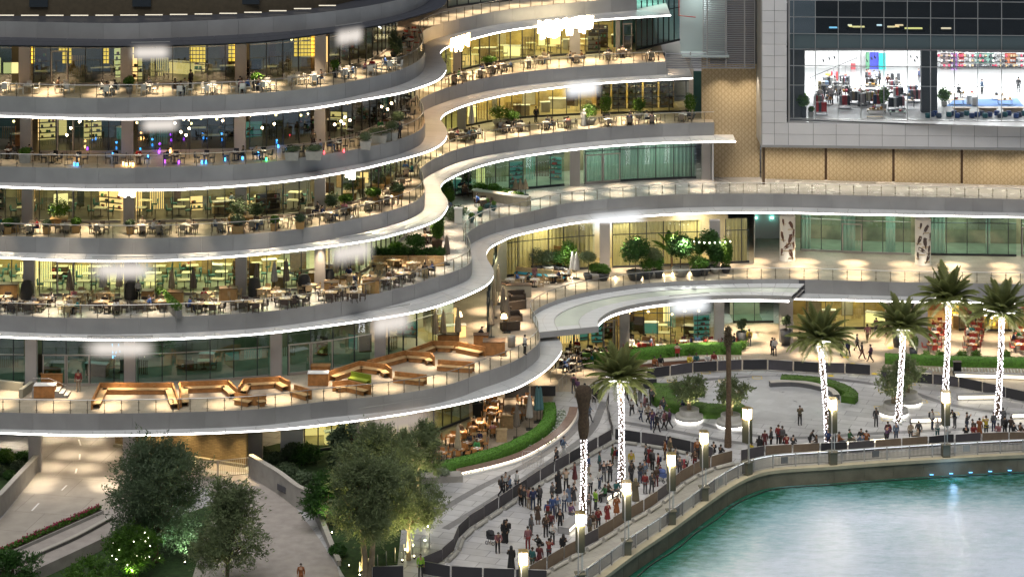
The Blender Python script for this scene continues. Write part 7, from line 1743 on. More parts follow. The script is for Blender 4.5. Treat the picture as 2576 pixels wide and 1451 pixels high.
for i,(u,v) in enumerate(((1077-0,1336),(1038+0,1384),(1020,1395),(1045+24,1372),(960,1448))):
    q = P(u,v,0); o = tag(empty('path_light', (q.x,q.y,.02)), f'tiny glowing path light behind the glass fence, {ORD[i]}', 'light', 'path lights'); g = MB(); g.tube([(0,0,0),(0,0,.35)], .02, 5); g.build('stake', blackm, o); g = MB(); g.ico((0,0,.4), .07); g.build('bulb', upl, o)
a, b = P(905,1450,0), P(1080,1378,0); r = tag(empty('glass_fence', a, math.atan2((b-a).y,(b-a).x)), 'low glass fence with thin posts at the foot of the olive trees', 'fence'); L = (b-a).length
for i in range(9):
    g = MB(); g.box((i*L/8,0,.55), (.05,.05,1.1)); g.build('post', steel, r)
    if i: g = MB(); g.quad(((i-1)*L/8+.05,0,.1),(i*L/8-.05,0,.1),(i*L/8-.05,0,1.0),((i-1)*L/8+.05,0,1.0)); g.build('glass_pane', rglass, r)
# handrails by the bar
for (pxs,l_) in (([(1385,962),(1412,948),(1440,936)],'lower steel handrail beside the bar tables'),([(1405,985),(1432,962),(1462,945),(1500,938)],'upper steel handrail leading to the bar'),([(1475,1002),(1490,1022),(1505,1035)],'short black handrail by the first barrier pair')):
    c = resample(smooth([P(u,v,0).xy for u,v in pxs],.3), 1.1); o = tag(empty('handrail_run',(0,0,0)), l_, 'handrail')
    for p in c: g = MB(); g.box(V3(p,.5), (.05,.05,1.0)); g.build('post', mulll, o)
    g = MB(); g.tube([V3(p,1.02) for p in c], .03, 6); g.build('top_rail', mulll, o)
# tall pots at the entrance
for (u,v,s,l_) in ((1865,870,1.0,'tall dark tapered pot left of the entrance, bare shrub'),(1977,868,1.1,'tall dark tapered pot before the broad column'),(2277-19,872,1.05,'tall dark tapered pot behind the second lit palm'),(1583,866+10,.95,'dark pot with thin tree at the restaurant column'),(2298,905,.8,'grey pot with a pointed green shrub near the cafe')):
    q = pt(u,v); o = shrub('tall_pot_plant', q, 1.2 if 'bare' in l_ or 'broad' in l_ else 1.0, 1.3, leafd if u!=2298 else leafb, l_, 700, .10, None, 'plant', None); 
    for ch in list(o.children): bpy.data.objects.remove(ch)
    g = MB(); g.lathe([(0,0),(.36*s,0),(.52*s,1.35*s),(.46*s,1.35*s),(.45*s,1.28*s),(0,1.28*s)], n=18); g.build('pot', potd, o)
    g = MB(); g.tube([(0,0,1.2*s),(.05,0,1.9*s)], .04, 5); g.build('stem', bark, o)
    obj('foliage', leaf_mesh('foliage', [(0,0,2.1*s,.5,.5,.45),(.2,.1,2.4*s,.3,.3,.3)], 420, .11, leafd if u!=2298 else leafb, .3), o)
# speaker column, menu stands, folding stands
for (u,v,k,w,h,m,l_) in ((1222-20,1052,6,.9,1.15,blackm,'black menu board stand at the end of the teal glass'),(2443-34,945,6,.7,1.2,blackm,'black box stand behind the slanting barriers'),(1275,1086-8,6,1.1,.95,woodl,'timber service cabinet between garden tables, left'),(1205,1122,6,1.2,.95,woodl,'timber service cabinet near the closed cream parasol'),(1262,1130-18,6,.9,1.0,woodp,'lit pale timber cabinet beside the curved hedge'),
    (1650-19,878,6,1.2,1.1,mat('cabinet_wood',()),'orange host counter by the restaurant door'),(500,318+0,3,.1,.1,blackm,None)):
    if l_: kiosk(u,v,w,h,k,l_,m=m,top=m,d=.5,slats=False,name='service_stand',cat='stand')

# ------------------------------------------------------------------ the crowd
BAG = None
def crowd(lst, place, grp):
    for e in lst:
        u, v, kd, t, b = e[:5]; k = e[6] if len(e) > 6 else 6; rz = R(e[5]) if len(e) > 5 and e[5] is not None else rnd.uniform(0, 6.28)
        p = P(u,v,Z[k]); vb = {'stand':'standing','phone':'filming','onehand':'phone holding','hips':'standing','walk':'walking','sit':'sitting','crouch':'crouching','robe':'robed','lean':'leaning','dress':'standing in dress','child':'child','childw':'child'}[kd]
        s = rnd.uniform(.95,1.05); pk = kd; dress = False
        if kd == 'dress': pk = 'onehand'; dress = True
        if kd in ('child','childw'): pk = 'stand' if kd == 'child' else 'walk'; s = .68
        zz = Z[k]+.03
        if kd == 'sit': zz = Z[k]+.06
        l_ = f'{vb} person in {t} robe, {place}' if kd == 'robe' else (f'{vb} person, {t} dress, {place}' if dress else f'{vb} person, {t} top, {b} trousers, {place}')
        o_ = person((p.x,p.y,zz), rz, pk, t, b if not dress else t, l_, grp, s, dress=dress)
        if kd in ('stand','walk','onehand') and rnd.random() < .3:
            global BAG
            if BAG is None: g = MB(); g.box((0,0,0), (.26,.14,.36)); g.box((0,-.075,-.06), (.2,.05,.2)); g.tube([(-.08,-.06,.17),(-.08,-.2,.1),(-.08,-.2,-.1)], .015, 4); BAG = g.mesh('backpack', cloth)
            bg = obj('backpack', BAG, o_, (0,.21,1.22), color=(*PALD[rnd.choice(['black','navy','brown','dark grey','red'])],1))
crowd([(1336,1348,'stand','grey','grey',60),(1353,1319,'dress','brown','brown',10),(1357,1277,'onehand','dark grey','black'),(1341,1283,'stand','navy','jeans'),(1330,1281,'phone','pink','beige'),(1319,1274,'stand','dark grey','black'),(1309,1270,'stand','brown','black'),(1389,1265,'onehand','grey','black',60),
 (1405,1240,'robe','black','black',20),(1424,1234,'phone','beige','black',190),(1446,1218,'dress','dark red','dark red'),(1431,1274,'dress','light blue','light blue',40),(1443,1272,'dress','dark grey','dark grey',30),(1402,1297,'stand','light blue','grey',10),(1419,1288,'phone','white','jeans',20),(1378,1316,'stand','blue','khaki',180),(1390,1304,'stand','blue','navy',175),
 (1373,1351,'onehand','brown','black',20),(1386,1343,'stand','dark red','black'),(1390,1370,'hips','white','black',10),(1409,1338,'stand','black','black'),(1437,1308,'sit','purple','grey',30),(1417,1398,'robe','black','black',10),(1381,1414,'phone','red','dark grey',150),(1357,1380,'crouch','black','black',280),(1328,1384,'stand','pink','red',200),
 (1339,1435,'stand','teal','khaki'),(1357,1431,'dress','dark red','dark red',170),(1346,1434,'child','pink','white'),(1482,1294,'onehand','grey','brown'),(1485,1244,'onehand','white','black'),(1498,1285,'stand','lime','dark grey'),(1521,1262,'sit','green','black',300),(1531,1253,'sit','brown','black',60),(1551,1251,'sit','teal','grey',30),
 (1551,1302,'dress','orange','orange',20),(1528,1318,'dress','red','red',30),(1505,1334,'onehand','red','black',20),(1483,1350,'stand','grey','khaki'),(1492,1345,'stand','brown','beige'),(1599,1260,'robe','khaki','khaki',0),(1508,1230,'onehand','white','jeans',60),(1519,1213,'stand','dark grey','grey'),(1535,1213,'phone','black','black',200),
 (1589,1214,'onehand','dark grey','grey',60),(1286,1433,'robe','black','black'),(1275,1366,'stand','black','black'),(1269,1364,'robe','black','black',20),(1252,1392,'lean','pink','black',10),
 (1588,1184,'stand','yellow','beige',5),(1625,1167,'stand','grey','black'),(1634,1176,'dress','red','red'),(1641,1185,'onehand','grey','black'),(1656,1192,'stand','red','khaki'),(1661,1205,'childw','red','brown'),(1588,1217,'onehand','black','dark grey',30),(1610,1216,'phone','dark grey','jeans',30),(1621,1211,'stand','light blue','grey'),
 (1623,1243,'stand','red','grey'),(1640,1242,'hips','dark grey','dark grey',20),(1651,1226,'stand','brown','dark red'),(1673,1157,'stand','orange','brown'),(1685,1143+9,'stand','khaki','khaki'),(1710,1198,'stand','grey','dark grey'),(1728,1190,'stand','white','black'),(1748,1183,'onehand','brown','red'),(1795,1150,'sit','black','black'),
 (1754,1155,'stand','orange','black'),(1562,1178,'stand','green','grey'),(1549,1175,'stand','red','white'),(1541,1168,'stand','green','khaki'),(1480,1196,'stand','blue','beige'),(1508,1190,'stand','teal','grey'),(1700,1178,'stand','grey','dark grey')], 'inside the crowd pen', 'people in the crowd pen')
crowd([(1575,1015,'walk','dark grey','black'),(1590,1045,'walk','white','black'),(1598,1030,'walk','grey','black'),(1612,1060,'walk','white','jeans'),(1622,1042,'walk','pink','grey'),(1630,1066,'walk','beige','black'),(1641,1080,'walk','purple','navy'),(1652,1090,'walk','black','black'),(1660,1064,'walk','white','grey'),(1672,1082,'walk','pink','black'),(1684,1078,'walk','purple','dark grey'),
 (1668,1046,'walk','grey','navy'),(1610,1008,'walk','beige','black'),(1640,1020,'walk','grey','black'),(1718,1042,'walk','light blue','navy'),(1482,1062,'walk','light blue','grey'),(1418,1150,'walk','light blue','white'),(1475,1092,'walk','grey','beige'),(1400,1175,'walk','dark grey','black')], 'strolling past the middle barriers', 'strollers on the plaza')
crowd([(1262,1252,'walk','dark grey','black'),(1282,1248,'walk','light blue','dark grey'),(1300,1238,'walk','white','grey'),(1272,1240,'walk','white','black')], 'on the path left of the pen', 'strollers on the left path')
crowd([(2012,1070,'phone','khaki','black',10),(2204,1074,'onehand','dark grey','dark grey',0),(2345,1081,'stand','white','jeans',60),(2402,1077,'lean','black','grey',300),(2432,1090,'phone','dark grey','jeans',80),(2481,1099,'phone','yellow','dark grey',200),(2500,1086,'stand','grey','navy',200),(2523,1077,'onehand','grey','dark grey'),(2254,1112,'stand','light blue','jeans'),
 (2234,1110,'walk','dark red','grey'),(2291,1111,'onehand','beige','dark grey',10),(2311,1108,'walk','dark grey','black'),(2358,1106,'phone','white','teal',20)], 'on the paving behind the far quay', 'people behind the far quay barriers')
crowd([(1924,1134,'stand','dark red','dark red'),(1958,1122,'stand','red','black'),(1940,1128,'stand','dark grey','black'),(1968,1124,'stand','grey','brown'),(1978,1132,'sit','red','black',200),(1996,1134,'sit','dark grey','black',160),(2037,1130,'lean','black','black',90),(2053,1133,'sit','brown','brown'),(2083,1126,'stand','blue','navy'),(2098,1130,'sit','black','dark grey'),
 (2112,1128,'sit','orange','grey'),(2138,1122,'sit','green','khaki',60),(2166,1120,'sit','black','jeans',330),(2180,1122,'sit','orange','black',160),(2168,1128,'sit','light blue','jeans'),(2230,1120,'lean','purple','black'),(2308,1116,'sit','beige','black'),(2383,1112,'sit','white','black'),(2447,1104,'stand','brown','black'),(2430,1108,'sit','black','black'),(2450,1108,'sit','red','red'),(2464,1102,'dress','orange','orange'),
 (2511,1104,'sit','pink','black'),(2528,1098,'stand','dark grey','black'),(2543,1098,'onehand','brown','black'),(2568,1104,'sit','brown','orange'),(2552,1106,'sit','black','black'),(1910,1146,'robe','black','black'),(1890,1152,'sit','yellow','black'),(1762,1150,'sit','dark grey','black'),(1814,1158,'sit','black','black')], 'just behind the quay barriers', 'people at the quay barriers')
crowd([(1885,872,'stand','yellow','grey',180),(1949,896,'onehand','white','black',0),(1943,893,'stand','black','black'),(2116,898,'walk','black','black'),(2133,900,'walk','black','black'),(2156,885,'walk','grey','black'),(2182,862,'walk','pink','khaki'),(2204,842,'walk','pink','grey'),(2168,905,'walk','dark grey','dark red'),(2190,912,'walk','purple','black'),(2230,818+30,'walk','beige','brown')], 'at the wide entrance', 'people at the entrance')
crowd([(1647,934,'sit','orange','brown',10),(1662,932,'sit','black','beige',0),(1735,927,'sit','yellow','yellow',10),(1752,925,'sit','teal','black',0),(1779,924,'sit','white','black',5),(1796,922,'sit','red','white',0)], 'on the red brown seat wall', 'people on the seat wall')
crowd([(1471,1012,'robe','black','black',180),(1494,1014,'stand','dark grey','black',180),(1443,990,'walk','pink','grey'),(1453,1000,'walk','purple','beige'),(1058,1452,'stand','lime','black',10),(757,1476,'stand','orange','orange',0),(2284,967,'stand','dark red','black')], 'apart from the groups', 'scattered people')
crowd([(197,985,'stand','red','beige',0,5),(1204,868,'lean','black','grey',90,5),(1320,893,'onehand','white','black',120,5),(1345,712,'stand','pink','pink',20,5)], 'on the lowest terrace', 'people on the lowest terrace')
crowd([(1468,318,'robe','white','white',0,3),(1348,296+14,'stand','black','black',None,3),(264,742,'stand','white','black',None,4),(348,757,'stand','white','black',None,4),(896,754-20,'stand','dark grey','white',None,4),(480,218+10,'stand','black','black',None,1),(788,396-20,'stand','khaki','black',None,2),(1005,350,'stand','dark grey','black',None,2)], 'among the terrace tables', 'standing staff on the terraces')
# strollers and a tiny sign
def stroller(u,v,rz,m,label):
    p = P(u,v,0); o = tag(empty('baby_stroller', (p.x,p.y,.02), rz), label, 'stroller'); g = MB(); g.box((0,0,.55), (.42,.6,.28)); g.box((0,.28,.78), (.42,.12,.4)); g.build('seat', m, o); g = MB(); g.tube([(-.2,.35,.6),(-.2,.6,1.0),(.2,.6,1.0),(.2,.35,.6)], .015, 5); g.build('handle', steel, o)
    g = MB(); g.lathe([(.24,.78),(.22,.95),(.1,1.05),(0,1.08)], n=10); g.build('hood', m, o)
    for x in (-.22,.22):
        for y in (-.28,.28): g = MB(); w = [(math.cos(q*.7854)*.13*0+x, y+math.cos(q*.7854)*.12, .13+math.sin(q*.7854)*.12) for q in range(9)]; g.tube(w, .02, 5); g.build('wheel', blackm, o)
stroller(1236,1368,R(60),blackf,'black pushchair beside the two black robed figures'); stroller(1668,1212,R(40),mat('blue_fabric',(.08,.12,.3),.8),'blue pushchair behind the fourth quay lamp'); stroller(1722,1188,R(10),mat('red_fabric',(.3,.05,.06),.8),'dark red pushchair near the barrier corner')

# ------------------------------------------------------------------ coloured lanterns and candles on the second terrace
for nm_, colr, lst in (('blue',(.05,.35,1),[(187,417),(195,418),(508,412),(518,412),(566,405),(610,402),(284,392),(353,380),(372,398),(855-120,378),(1010-360,390),(720,380),(700,372)]),('violet',(.4,.05,1),[(414,410),(450,412),(400,386),(220,378)]),('green',(.05,1,.25),[(670,405)]),('red',(1,.06,.08),[(815,388),(865,384)]),('amber',(1,.5,.15),[(310,416),(318,418),(328,417),(335,418),(196,396),(428,385)])):
    em = mat('lantern_'+nm_, colr, .5, emit=colr, es=5 if nm_ != 'amber' else 14, sample=False)
    for i,(u,v) in enumerate(lst):
        p = P(u,v,24); p = P(u, min(v, v), 24); o = tag(empty('lantern', (p.x,p.y,24.02)), f'small glowing {nm_} lantern, {ORD[i]} from left, dim second terrace', 'lantern', f'{nm_} lanterns'); g = MB(); g.lathe([(.06,0),(.075,.02),(.06,.26),(0,.26)], n=8); g.build('body', em, o); g = MB(); g.lathe([(.07,.27),(.03,.33),(0,.33)], n=8); g.build('cap', blackm, o)
        if i%2 == 0:
            l = bpy.data.lights.new('lantern_light','POINT'); l.energy = 4; l.color = colr; l.shadow_soft_size = .1; lo = bpy.data.objects.new('lantern_light', l); COL.objects.link(lo); lo.location = (p.x,p.y-.15,24.6)
gl = mat('globe_glow', (1,.8,.5), .5, emit=(1,.72,.42), es=26, sample=False)
for i,(u,v,h) in enumerate(((168,405,2.1),(178,402,2.6),(200,398,3.0),(455,400,2.2),(468,402,2.0),(476,400,2.5),(440,395,2.8),(560,398,3.1),(225,388,3.6),(660,392,2.3),(690,388,2.5),(858,372,2.2),(868,370,2.5),(880,372,2.3),(842,374,2.0),(865,366,1.8),(960,345,2.6),(975,340,2.2),(985,330,2.4))):
    p = P(u,v,24); o = tag(empty('globe_lamp', (p.x,p.y,24.02)), f'warm glowing globe lamp on thin stand, {ORD[i]}, dim second terrace', 'lamp', 'globe lamps on the second terrace'); g = MB(); g.tube([(0,0,0),(0,0,h)], .015, 4); g.build('stand', blackm, o); g = MB(); g.ico((0,0,h+.08), .11); g.build('globe', gl, o)
    if i%3 == 0:
        l = bpy.data.lights.new('globe_light','POINT'); l.energy = 40; l.color = (1,.7,.38); l.shadow_soft_size = .1; lo = bpy.data.objects.new('globe_light', l); COL.objects.link(lo); lo.location = (p.x,p.y-.25,24+h)
fb = tag(empty('festoon', P(1690,690,6)), 'string of round bulbs across the garden terrace plants', 'string lights')
for i in range(10): g = MB(); q = PD(1720+i*13, 604+i*.4+math.sin(i/9*3.14)*5, P(1700,690,6).y)-P(1690,690,6); g.ico(q, .075); g.build('bulb', bulbw, fb)
# planter foot lights on the garden terrace
for i,(u,v) in enumerate(((1548,706),(1614,702),(1668,699),(1692,697),(1735,696),(1438,706))):
    p = P(u,v-6,6); o = tag(empty('foot_light', (p.x,p.y,6.03)), f'small warm foot light between garden pots, {ORD[i]} from left', 'light', 'foot lights between the pots'); g = MB(); g.lathe([(.05,0),(.05,.12),(0,.12)], n=8); g.build('housing', upl, o)
    l = bpy.data.lights.new('foot_glow','POINT'); l.energy = 45; l.color = (1,.75,.45); l.shadow_soft_size = .06; lo = bpy.data.objects.new('foot_glow', l); COL.objects.link(lo); lo.location = (p.x,p.y-.1,6.35)
spot((P(1600,690,6).x, P(1600,690,6).y-1.5, 10.2), 1500, (1,1,.85), 100); spot((P(1720,690,6).x, P(1720,690,6).y-1.5, 10.2), 1500, (1,1,.85), 100); spot((P(1420,690,6).x, P(1420,690,6).y-1.5, 10.2), 1100, (1,1,.85), 100)

# ------------------------------------------------------------------ lit signs under the canopy edges (no legible lettering in the photograph)
def signmat(name, col, es):
    if name in MATS: return MATS[name]
    m = bpy.data.materials.new(name); m.use_nodes = True; nt = m.node_tree; nt.nodes.clear()
    o = nt.nodes.new('ShaderNodeOutputMaterial'); tc = nt.nodes.new('ShaderNodeTexCoord'); e = nt.nodes.new('ShaderNodeEmission'); e.inputs[0].default_value = (*col,1); e.inputs[1].default_value = es
    t = nt.nodes.new('ShaderNodeBsdfTransparent'); mx = nt.nodes.new('ShaderNodeMixShader'); sx = nt.nodes.new('ShaderNodeSeparateXYZ'); nt.links.new(tc.outputs['Generated'], sx.inputs[0])
    def edge(sock, w):
        a = nt.nodes.new('ShaderNodeMath'); a.operation = 'SUBTRACT'; a.inputs[1].default_value = .5; nt.links.new(sock, a.inputs[0]); b = nt.nodes.new('ShaderNodeMath'); b.operation = 'ABSOLUTE'; nt.links.new(a.outputs[0], b.inputs[0])
        c = nt.nodes.new('ShaderNodeMapRange'); c.interpolation_type = 'SMOOTHSTEP'; c.inputs[1].default_value = .5; c.inputs[2].default_value = .5-w; nt.links.new(b.outputs[0], c.inputs[0]); return c
    x = edge(sx.outputs[0], .30); z = edge(sx.outputs[2], .5); ml = nt.nodes.new('ShaderNodeMath'); ml.operation = 'MULTIPLY'; nt.links.new(x.outputs[0], ml.inputs[0]); nt.links.new(z.outputs[0], ml.inputs[1])
    nt.links.new(ml.outputs[0], mx.inputs[0]); nt.links.new(t.outputs[0], mx.inputs[1]); nt.links.new(e.outputs[0], mx.inputs[2]); nt.links.new(mx.outputs[0], o.inputs[0]); m.cycles.emission_sampling = 'NONE'
    MATS[name] = m; return m
sdim = signmat('sign_frosted', (.72,.66,.60), .85); swht = signmat('sign_white', (.80,.82,.84), .95); sbr = mat('sign_letters_lit', (1,1,1), .5, emit=(1,.9,.72), es=14)
sdk = signmat('sign_dim', (.45,.38,.32), .7)
def sign(u0,u1,v0,v1,k,m,label,box=False, curve=None):
    c = curve or EC[k]; a = depth_on(c, u0); b = depth_on(c, u1); d = (a.y+b.y)/2-.15
    A = PD(u0,v0,a.y-.12); B = PD(u1,v1,b.y-.12); o = tag(empty('hanging_sign', (A.x,A.y,B.z)), label, 'sign'); L = (B.xy-A.xy).length; h = A.z-B.z; o.rotation_euler = (0,0,math.atan2(B.y-A.y,B.x-A.x))
    if box:
        n = max(3,int(L/.3))
        for i in range(n): g = MB(); w = L/n*rnd.uniform(.55,1.02); hh = h*rnd.uniform(.5,1); g.box((L*(i+.5)/n,0,h-hh/2-h*rnd.uniform(0,.12)), (w,.12,hh), 0, 0, rnd.uniform(-.12,.12)); g.build('letter_block', m, o)
        g = MB(); g.box((L/2,.08,h*.5), (L,.04,.06)); g.build('sign_rail', mull, o)
    else:
        g = MB(); g.quad((0,0,0),(L,0,0),(L,0,h),(0,0,h)); g.build('frosted_panel', m, o); g = MB(); g.box((L/2,.1,h+.0), (L*.8,.05,.06)); g.build('sign_rail', clad, o)
sign(318,440,108,158,0,sdim,'frosted glowing sign at the top left roof edge'); sign(836,922,68,116,0,sdim,'frosted glowing sign near the top terrace bar corner'); sign(345,460,292,338,1,sdim,'frosted pale sign over the dim second terrace')
sign(299,340,478,498,2,sbr,'very bright small emblem sign over the third terrace',True); sign(868,893,436,450,2,sbr,'tiny bright sign over the third terrace, right',True); sign(212,405,648,712,3,sdim,'widest frosted sign over the fourth terrace'); sign(818,950,606,662,3,sdim,'frosted sign over the long timber planter')
sign(198,405,846,908,4,sdim,'large frosted sign over the orange benches'); sign(922,1045,784,842,4,sdim,'frosted sign at the dark curved glass'); sign(1134,1181,97,120,1,mat('sign_orange_lit',(1,1,1),.5,emit=(1,.62,.25),es=12),'bright orange white sign on the ribbon curve, top right',True)
sign(1353,1492,52,84,1,mat('sign_warm_lit',(1,1,1),.5,emit=(1,.82,.5),es=14),'long dazzling warm sign over the upper right terrace',True); sign(1410,1520,200,248,2,swht,'frosted bluish white sign over the yellow lounge'); sign(1462,1638,532,584,4,swht,'long frosted white sign over the garden terrace'); sign(1672,1798,746,794,0,swht,'frosted sign under the wide glass canopy',curve=CC)
sign(880,1110,1032,1092,5,sdk,'dim brown frosted sign behind the big tree'); sign(2474,2514,775,802,'r',sbr,'bright white box sign beside the rightmost palm',True); sign(2526,2574,762,806,'r',swht,'pale frosted sign at the right edge')
# blue lights at the waterline on the right
bl = mat('blue_water_light', (.1,.4,1), .5, emit=(.15,.5,1), es=2.2, sample=False); o = tag(empty('water_lights', P(2400,1185,-1)), 'row of blue lights at the waterline of the right quay', 'lights'); n_ = 0
for p in resample([p for p in offset(QC,.12) if u_of(p) > 2330], 1.7):
    n_ += 1; g = MB(); g.box((p.x-o.location.x, p.y-o.location.y, -.12), (.3,.05,.05)); g.build('blue_lamp', bl, o)
    if n_%5 == 2:
        l = bpy.data.lights.new('water_glow','POINT'); l.energy = 30; l.color = (.35,.6,1); l.shadow_soft_size = .15; lo = bpy.data.objects.new('water_glow', l); COL.objects.link(lo); lo.location = (p.x,p.y-1.1,-.55)
# cyan neon mark and teal screens
p = depth_on(wall_pts(5,0,400), 290); o = tag(empty('neon_sign', (p.x,p.y+.6,6)), 'small cyan neon mark glowing behind the lowest terrace glass', 'sign')
ne = mat('neon_cyan', (.1,.5,.9), .5, emit=(.08,.55,1), es=5, sample=False)
for q in ([(-.35,0,3.3),(-.3,0,2.5),(-.05,0,2.9)],[(-.05,0,2.5),(.2,0,3.3),(.3,0,2.6)],[(-.35,0,2.3),(-.1,0,2.3)],[(-.35,0,2.15),(-.15,0,2.15)]): g = MB(); g.tube(q, .045, 5); g.build('neon_tube', ne, o)
for i,(u,v,k,c) in enumerate(((1931-30,548,5,(.3,1,.85)),(1942,548,5,(.3,1,.85)),(1776,204,2,(.3,1,.7)),(1800+4,370,3,(.8,1,.9)))):
    q = PD(u,v,P(u,600 if k==5 else 283,Z[k] if k==5 else 18).y-.25); g = MB(); g.box((0,0,0), (.3,.08,.18)); o = g.build('exit_light', mat('exit_glow_%d'%i,c,.5,emit=c,es=6), None, q); tag(o, ['green exit light in the dark recess, left','green exit light in the dark recess, right','green emergency light on the pale pillar','small white wall light over the white nook'][i], 'light')

# ------------------------------------------------------------------ inside the shop
def sp(u,v): q = P(u,v,SF); return Vector((q.x,q.y,SF+.02))
for i,(u,v,w,h,m,pot_,l_) in enumerate(((2022,296,1.4,1.3,leafb,potd,'big leafed plant in a tall dark pot at the shop window corner'),(2040,294,.6,.5,leafb,potl,'small plant on the shop floor beside the tall pot'),(2223,274,1.2,1.9,leafb,potl,'bright green indoor tree in the middle of the shop'),(2375,268,1.3,1.5,leafb,potl,'bushy plant right of the dark shop pillar'))):
    shrub('indoor_plant', sp(u,v), w, h, m, l_, 1100, .11, None, 'plant', pot_, .55 if i else .5, 1.1 if i == 0 else .5, sq=True)
def rack(u,v,cols,label,w=1.1):
    q = sp(u,v); o = tag(empty('clothes_rack', q), label, 'clothes rack'); g = MB(); g.tube([(-w/2,0,0),(-w/2,0,1.35),(w/2,0,1.35),(w/2,0,0)], .02, 5); g.box((0,0,.05), (w+.2,.5,.06)); g.build('frame', blackm, o)
    n = len(cols)
    for i, c_ in enumerate(cols): g = MB(); g.box((-w/2+(i+.5)*w/n,0,.82), (w/n*.82,.38,.95), taper=1.1); g.build('garment', mat('garment_'+c_, PAL[c_], .85), o)
rack(2066,290,['red','dark grey','red','red'],'rack of crimson garments near the shop window'); rack(2248,278,['dark grey','black','white','dark grey'],'rack of dark garments beside the indoor tree'); rack(2300,258,['light blue','grey','pink','dark grey','pink'],'rack of grey and magenta garments by the dark pillar',1.3)
rack(2190,228,['dark grey','grey','black','black','white'],'rack of black garments behind the seated shoppers'); rack(2105,238,['white','dark grey','grey','white'],'rack of white garments at the left shop wall'); rack(2085,225,['grey','black','white'],'rack of mixed garments under the stair rail'); rack(2125,222,['black','dark grey','grey'],'rack of black coats under the red picture'); rack(2150,262,['grey','khaki','dark grey','white'],'rack of khaki garments before the glass bar')
def stand_(u,v,w,d,h,m,label,items=0):
    q = sp(u,v); o = tag(empty('display_table', q), label, 'display table'); g = MB(); g.box((0,0,h), (w,d,.05)); g.build('tabletop', m, o)
    for sx in (-1,1):
        for sy in (-1,1): g = MB(); g.box((sx*(w/2-.05),sy*(d/2-.05),h/2), (.04,.04,h)); g.build('leg', blackm, o)
    for i in range(items): g = MB(); g.box((rnd.uniform(-.4,.4)*w, rnd.uniform(-.3,.3)*d, h+.12), (rnd.uniform(.1,.35),.25,rnd.uniform(.1,.35))); g.build('merchandise', mat(*rnd.choice([('item_orange',(.6,.3,.05)),('item_dark',(.05,.05,.06)),('item_grey',(.3,.3,.3)),('item_red',(.5,.05,.1)),('item_tan',(.5,.36,.2))]),.7), o)
stand_(2075,262,1.7,.8,.5,woodp,'low display table with mixed goods, left of the shop',7); stand_(2120,248,1.6,.7,.7,mat('grey_top',(.3,.3,.3),.6),'grey display table with bags, centre left of the shop',6); stand_(2205,285,1.9,.8,.35,woodp,'low tan display platform before the indoor tree',6); stand_(2258,290,1.6,.7,.35,mat('green_top',(.2,.3,.22),.6),'low green display platform under the dark garments',5)
stand_(2200,262,1.1,.6,.6,mat('item_orange',()),'display table with orange toys beside the indoor tree',5); stand_(2195,232,1.5,.7,.75,woodp,'counter with seated shoppers at the back',4); stand_(2160,240,1.2,.6,.6,mat('grey_top',()),'small grey table behind the mannequins',4); stand_(2200,297,1.6,.4,.12,woodp,'thin timber step near the shop window',0)
for i,(u,v,w) in enumerate(((2405,262,1.6),(2432,245,1.5),(2510,250,1.4),(2395,248,1.2),(2528,262,1.5))): stand_(u,v,w,.7,.45,mat('pale_oak',(.6,.42,.27),.5),f'pale oak display block on the blue carpet, {ORD[i]}',2)
g = MB(); q = [sp(u,v) for u,v in ((2380,268),(2400,252),(2560,248),(2575,268))]; g.poly([Vector((a_.x,a_.y,SF+.022)) for a_ in q]); o = g.build('blue_carpet', mat('blue_carpet',(.10,.20,.42),.9)); tag(o, 'blue carpet under the display blocks, right half of the shop', 'carpet')
for i,(u,v) in enumerate(((2451,266),(2438,262))): q = sp(u,v); g = MB(); g.box((0,0,.45), (.5,.5,.9)); tag(g.build('plinth', white, None, q), f'white square plinth on the blue carpet, {["nearer","farther"][i]}', 'plinth')
poufc = [(.01,.10,.12),(.015,.04,.14),(.01,.05,.20),(.03,.05,.09)]
us_ = [2334,2345,2352,2362,2387,2400,2408,2418,2432,2445,2458,2470,2478,2490,2508,2516,2528,2538,2556,2564,2576]
for i,u in enumerate(us_):
    q = sp(u, 297-(i%3)*3.0); g = MB(); g.lathe([(0,0),(.26,0),(.28,.1),(.28,.40),(.25,.45),(0,.45)], n=16); nm = ['teal','navy','blue','slate'][i%4]
    tag(g.build('pouf', mat('pouf_'+nm, poufc[i%4], .85), None, q), f'{nm} round pouf in the shop window, {ORD[i]} from the pillar', 'pouf', 'round poufs in the shop window')
for i,(u0,u1) in enumerate(((2396,2442),(2460,2510),(2520,2576))): a_, b_ = sp(u0,282), sp(u1,282); g = MB(); g.box((0,0,.4), (b_.x-a_.x,.45,.08)); g.box((0,0,.18), (b_.x-a_.x-.3,.3,.36)); tag(g.build('oak_bench', mat('pale_oak',()), None, (a_+b_)/2), f'long pale oak bench behind the poufs, {ORD[i]} from left', 'bench')
for i,(u,v,kd,t,b_) in enumerate(((2180,214,'stand','dark grey','black'),(2188,212,'lean','red','dark grey'),(2206,215,'lean','white','black'),(2213,219,'stand','black','black'),(2234,228,'stand','dark red','black'),(2254,236,'onehand','white','black'),(2318-6,212,'stand','navy','black'),(2408+4,244,'sit','dark grey','black'),(2570-8,235,'stand','dark grey','grey'),(2470,240,'stand','light blue','black'),(2100,232,'stand','white','black'))):
    q = sp(u,v); person(q, rnd.uniform(0,6.28), kd, t, b_, f'shopper in {t} top inside the bright shop, {ORD[i]} from left', 'shoppers')
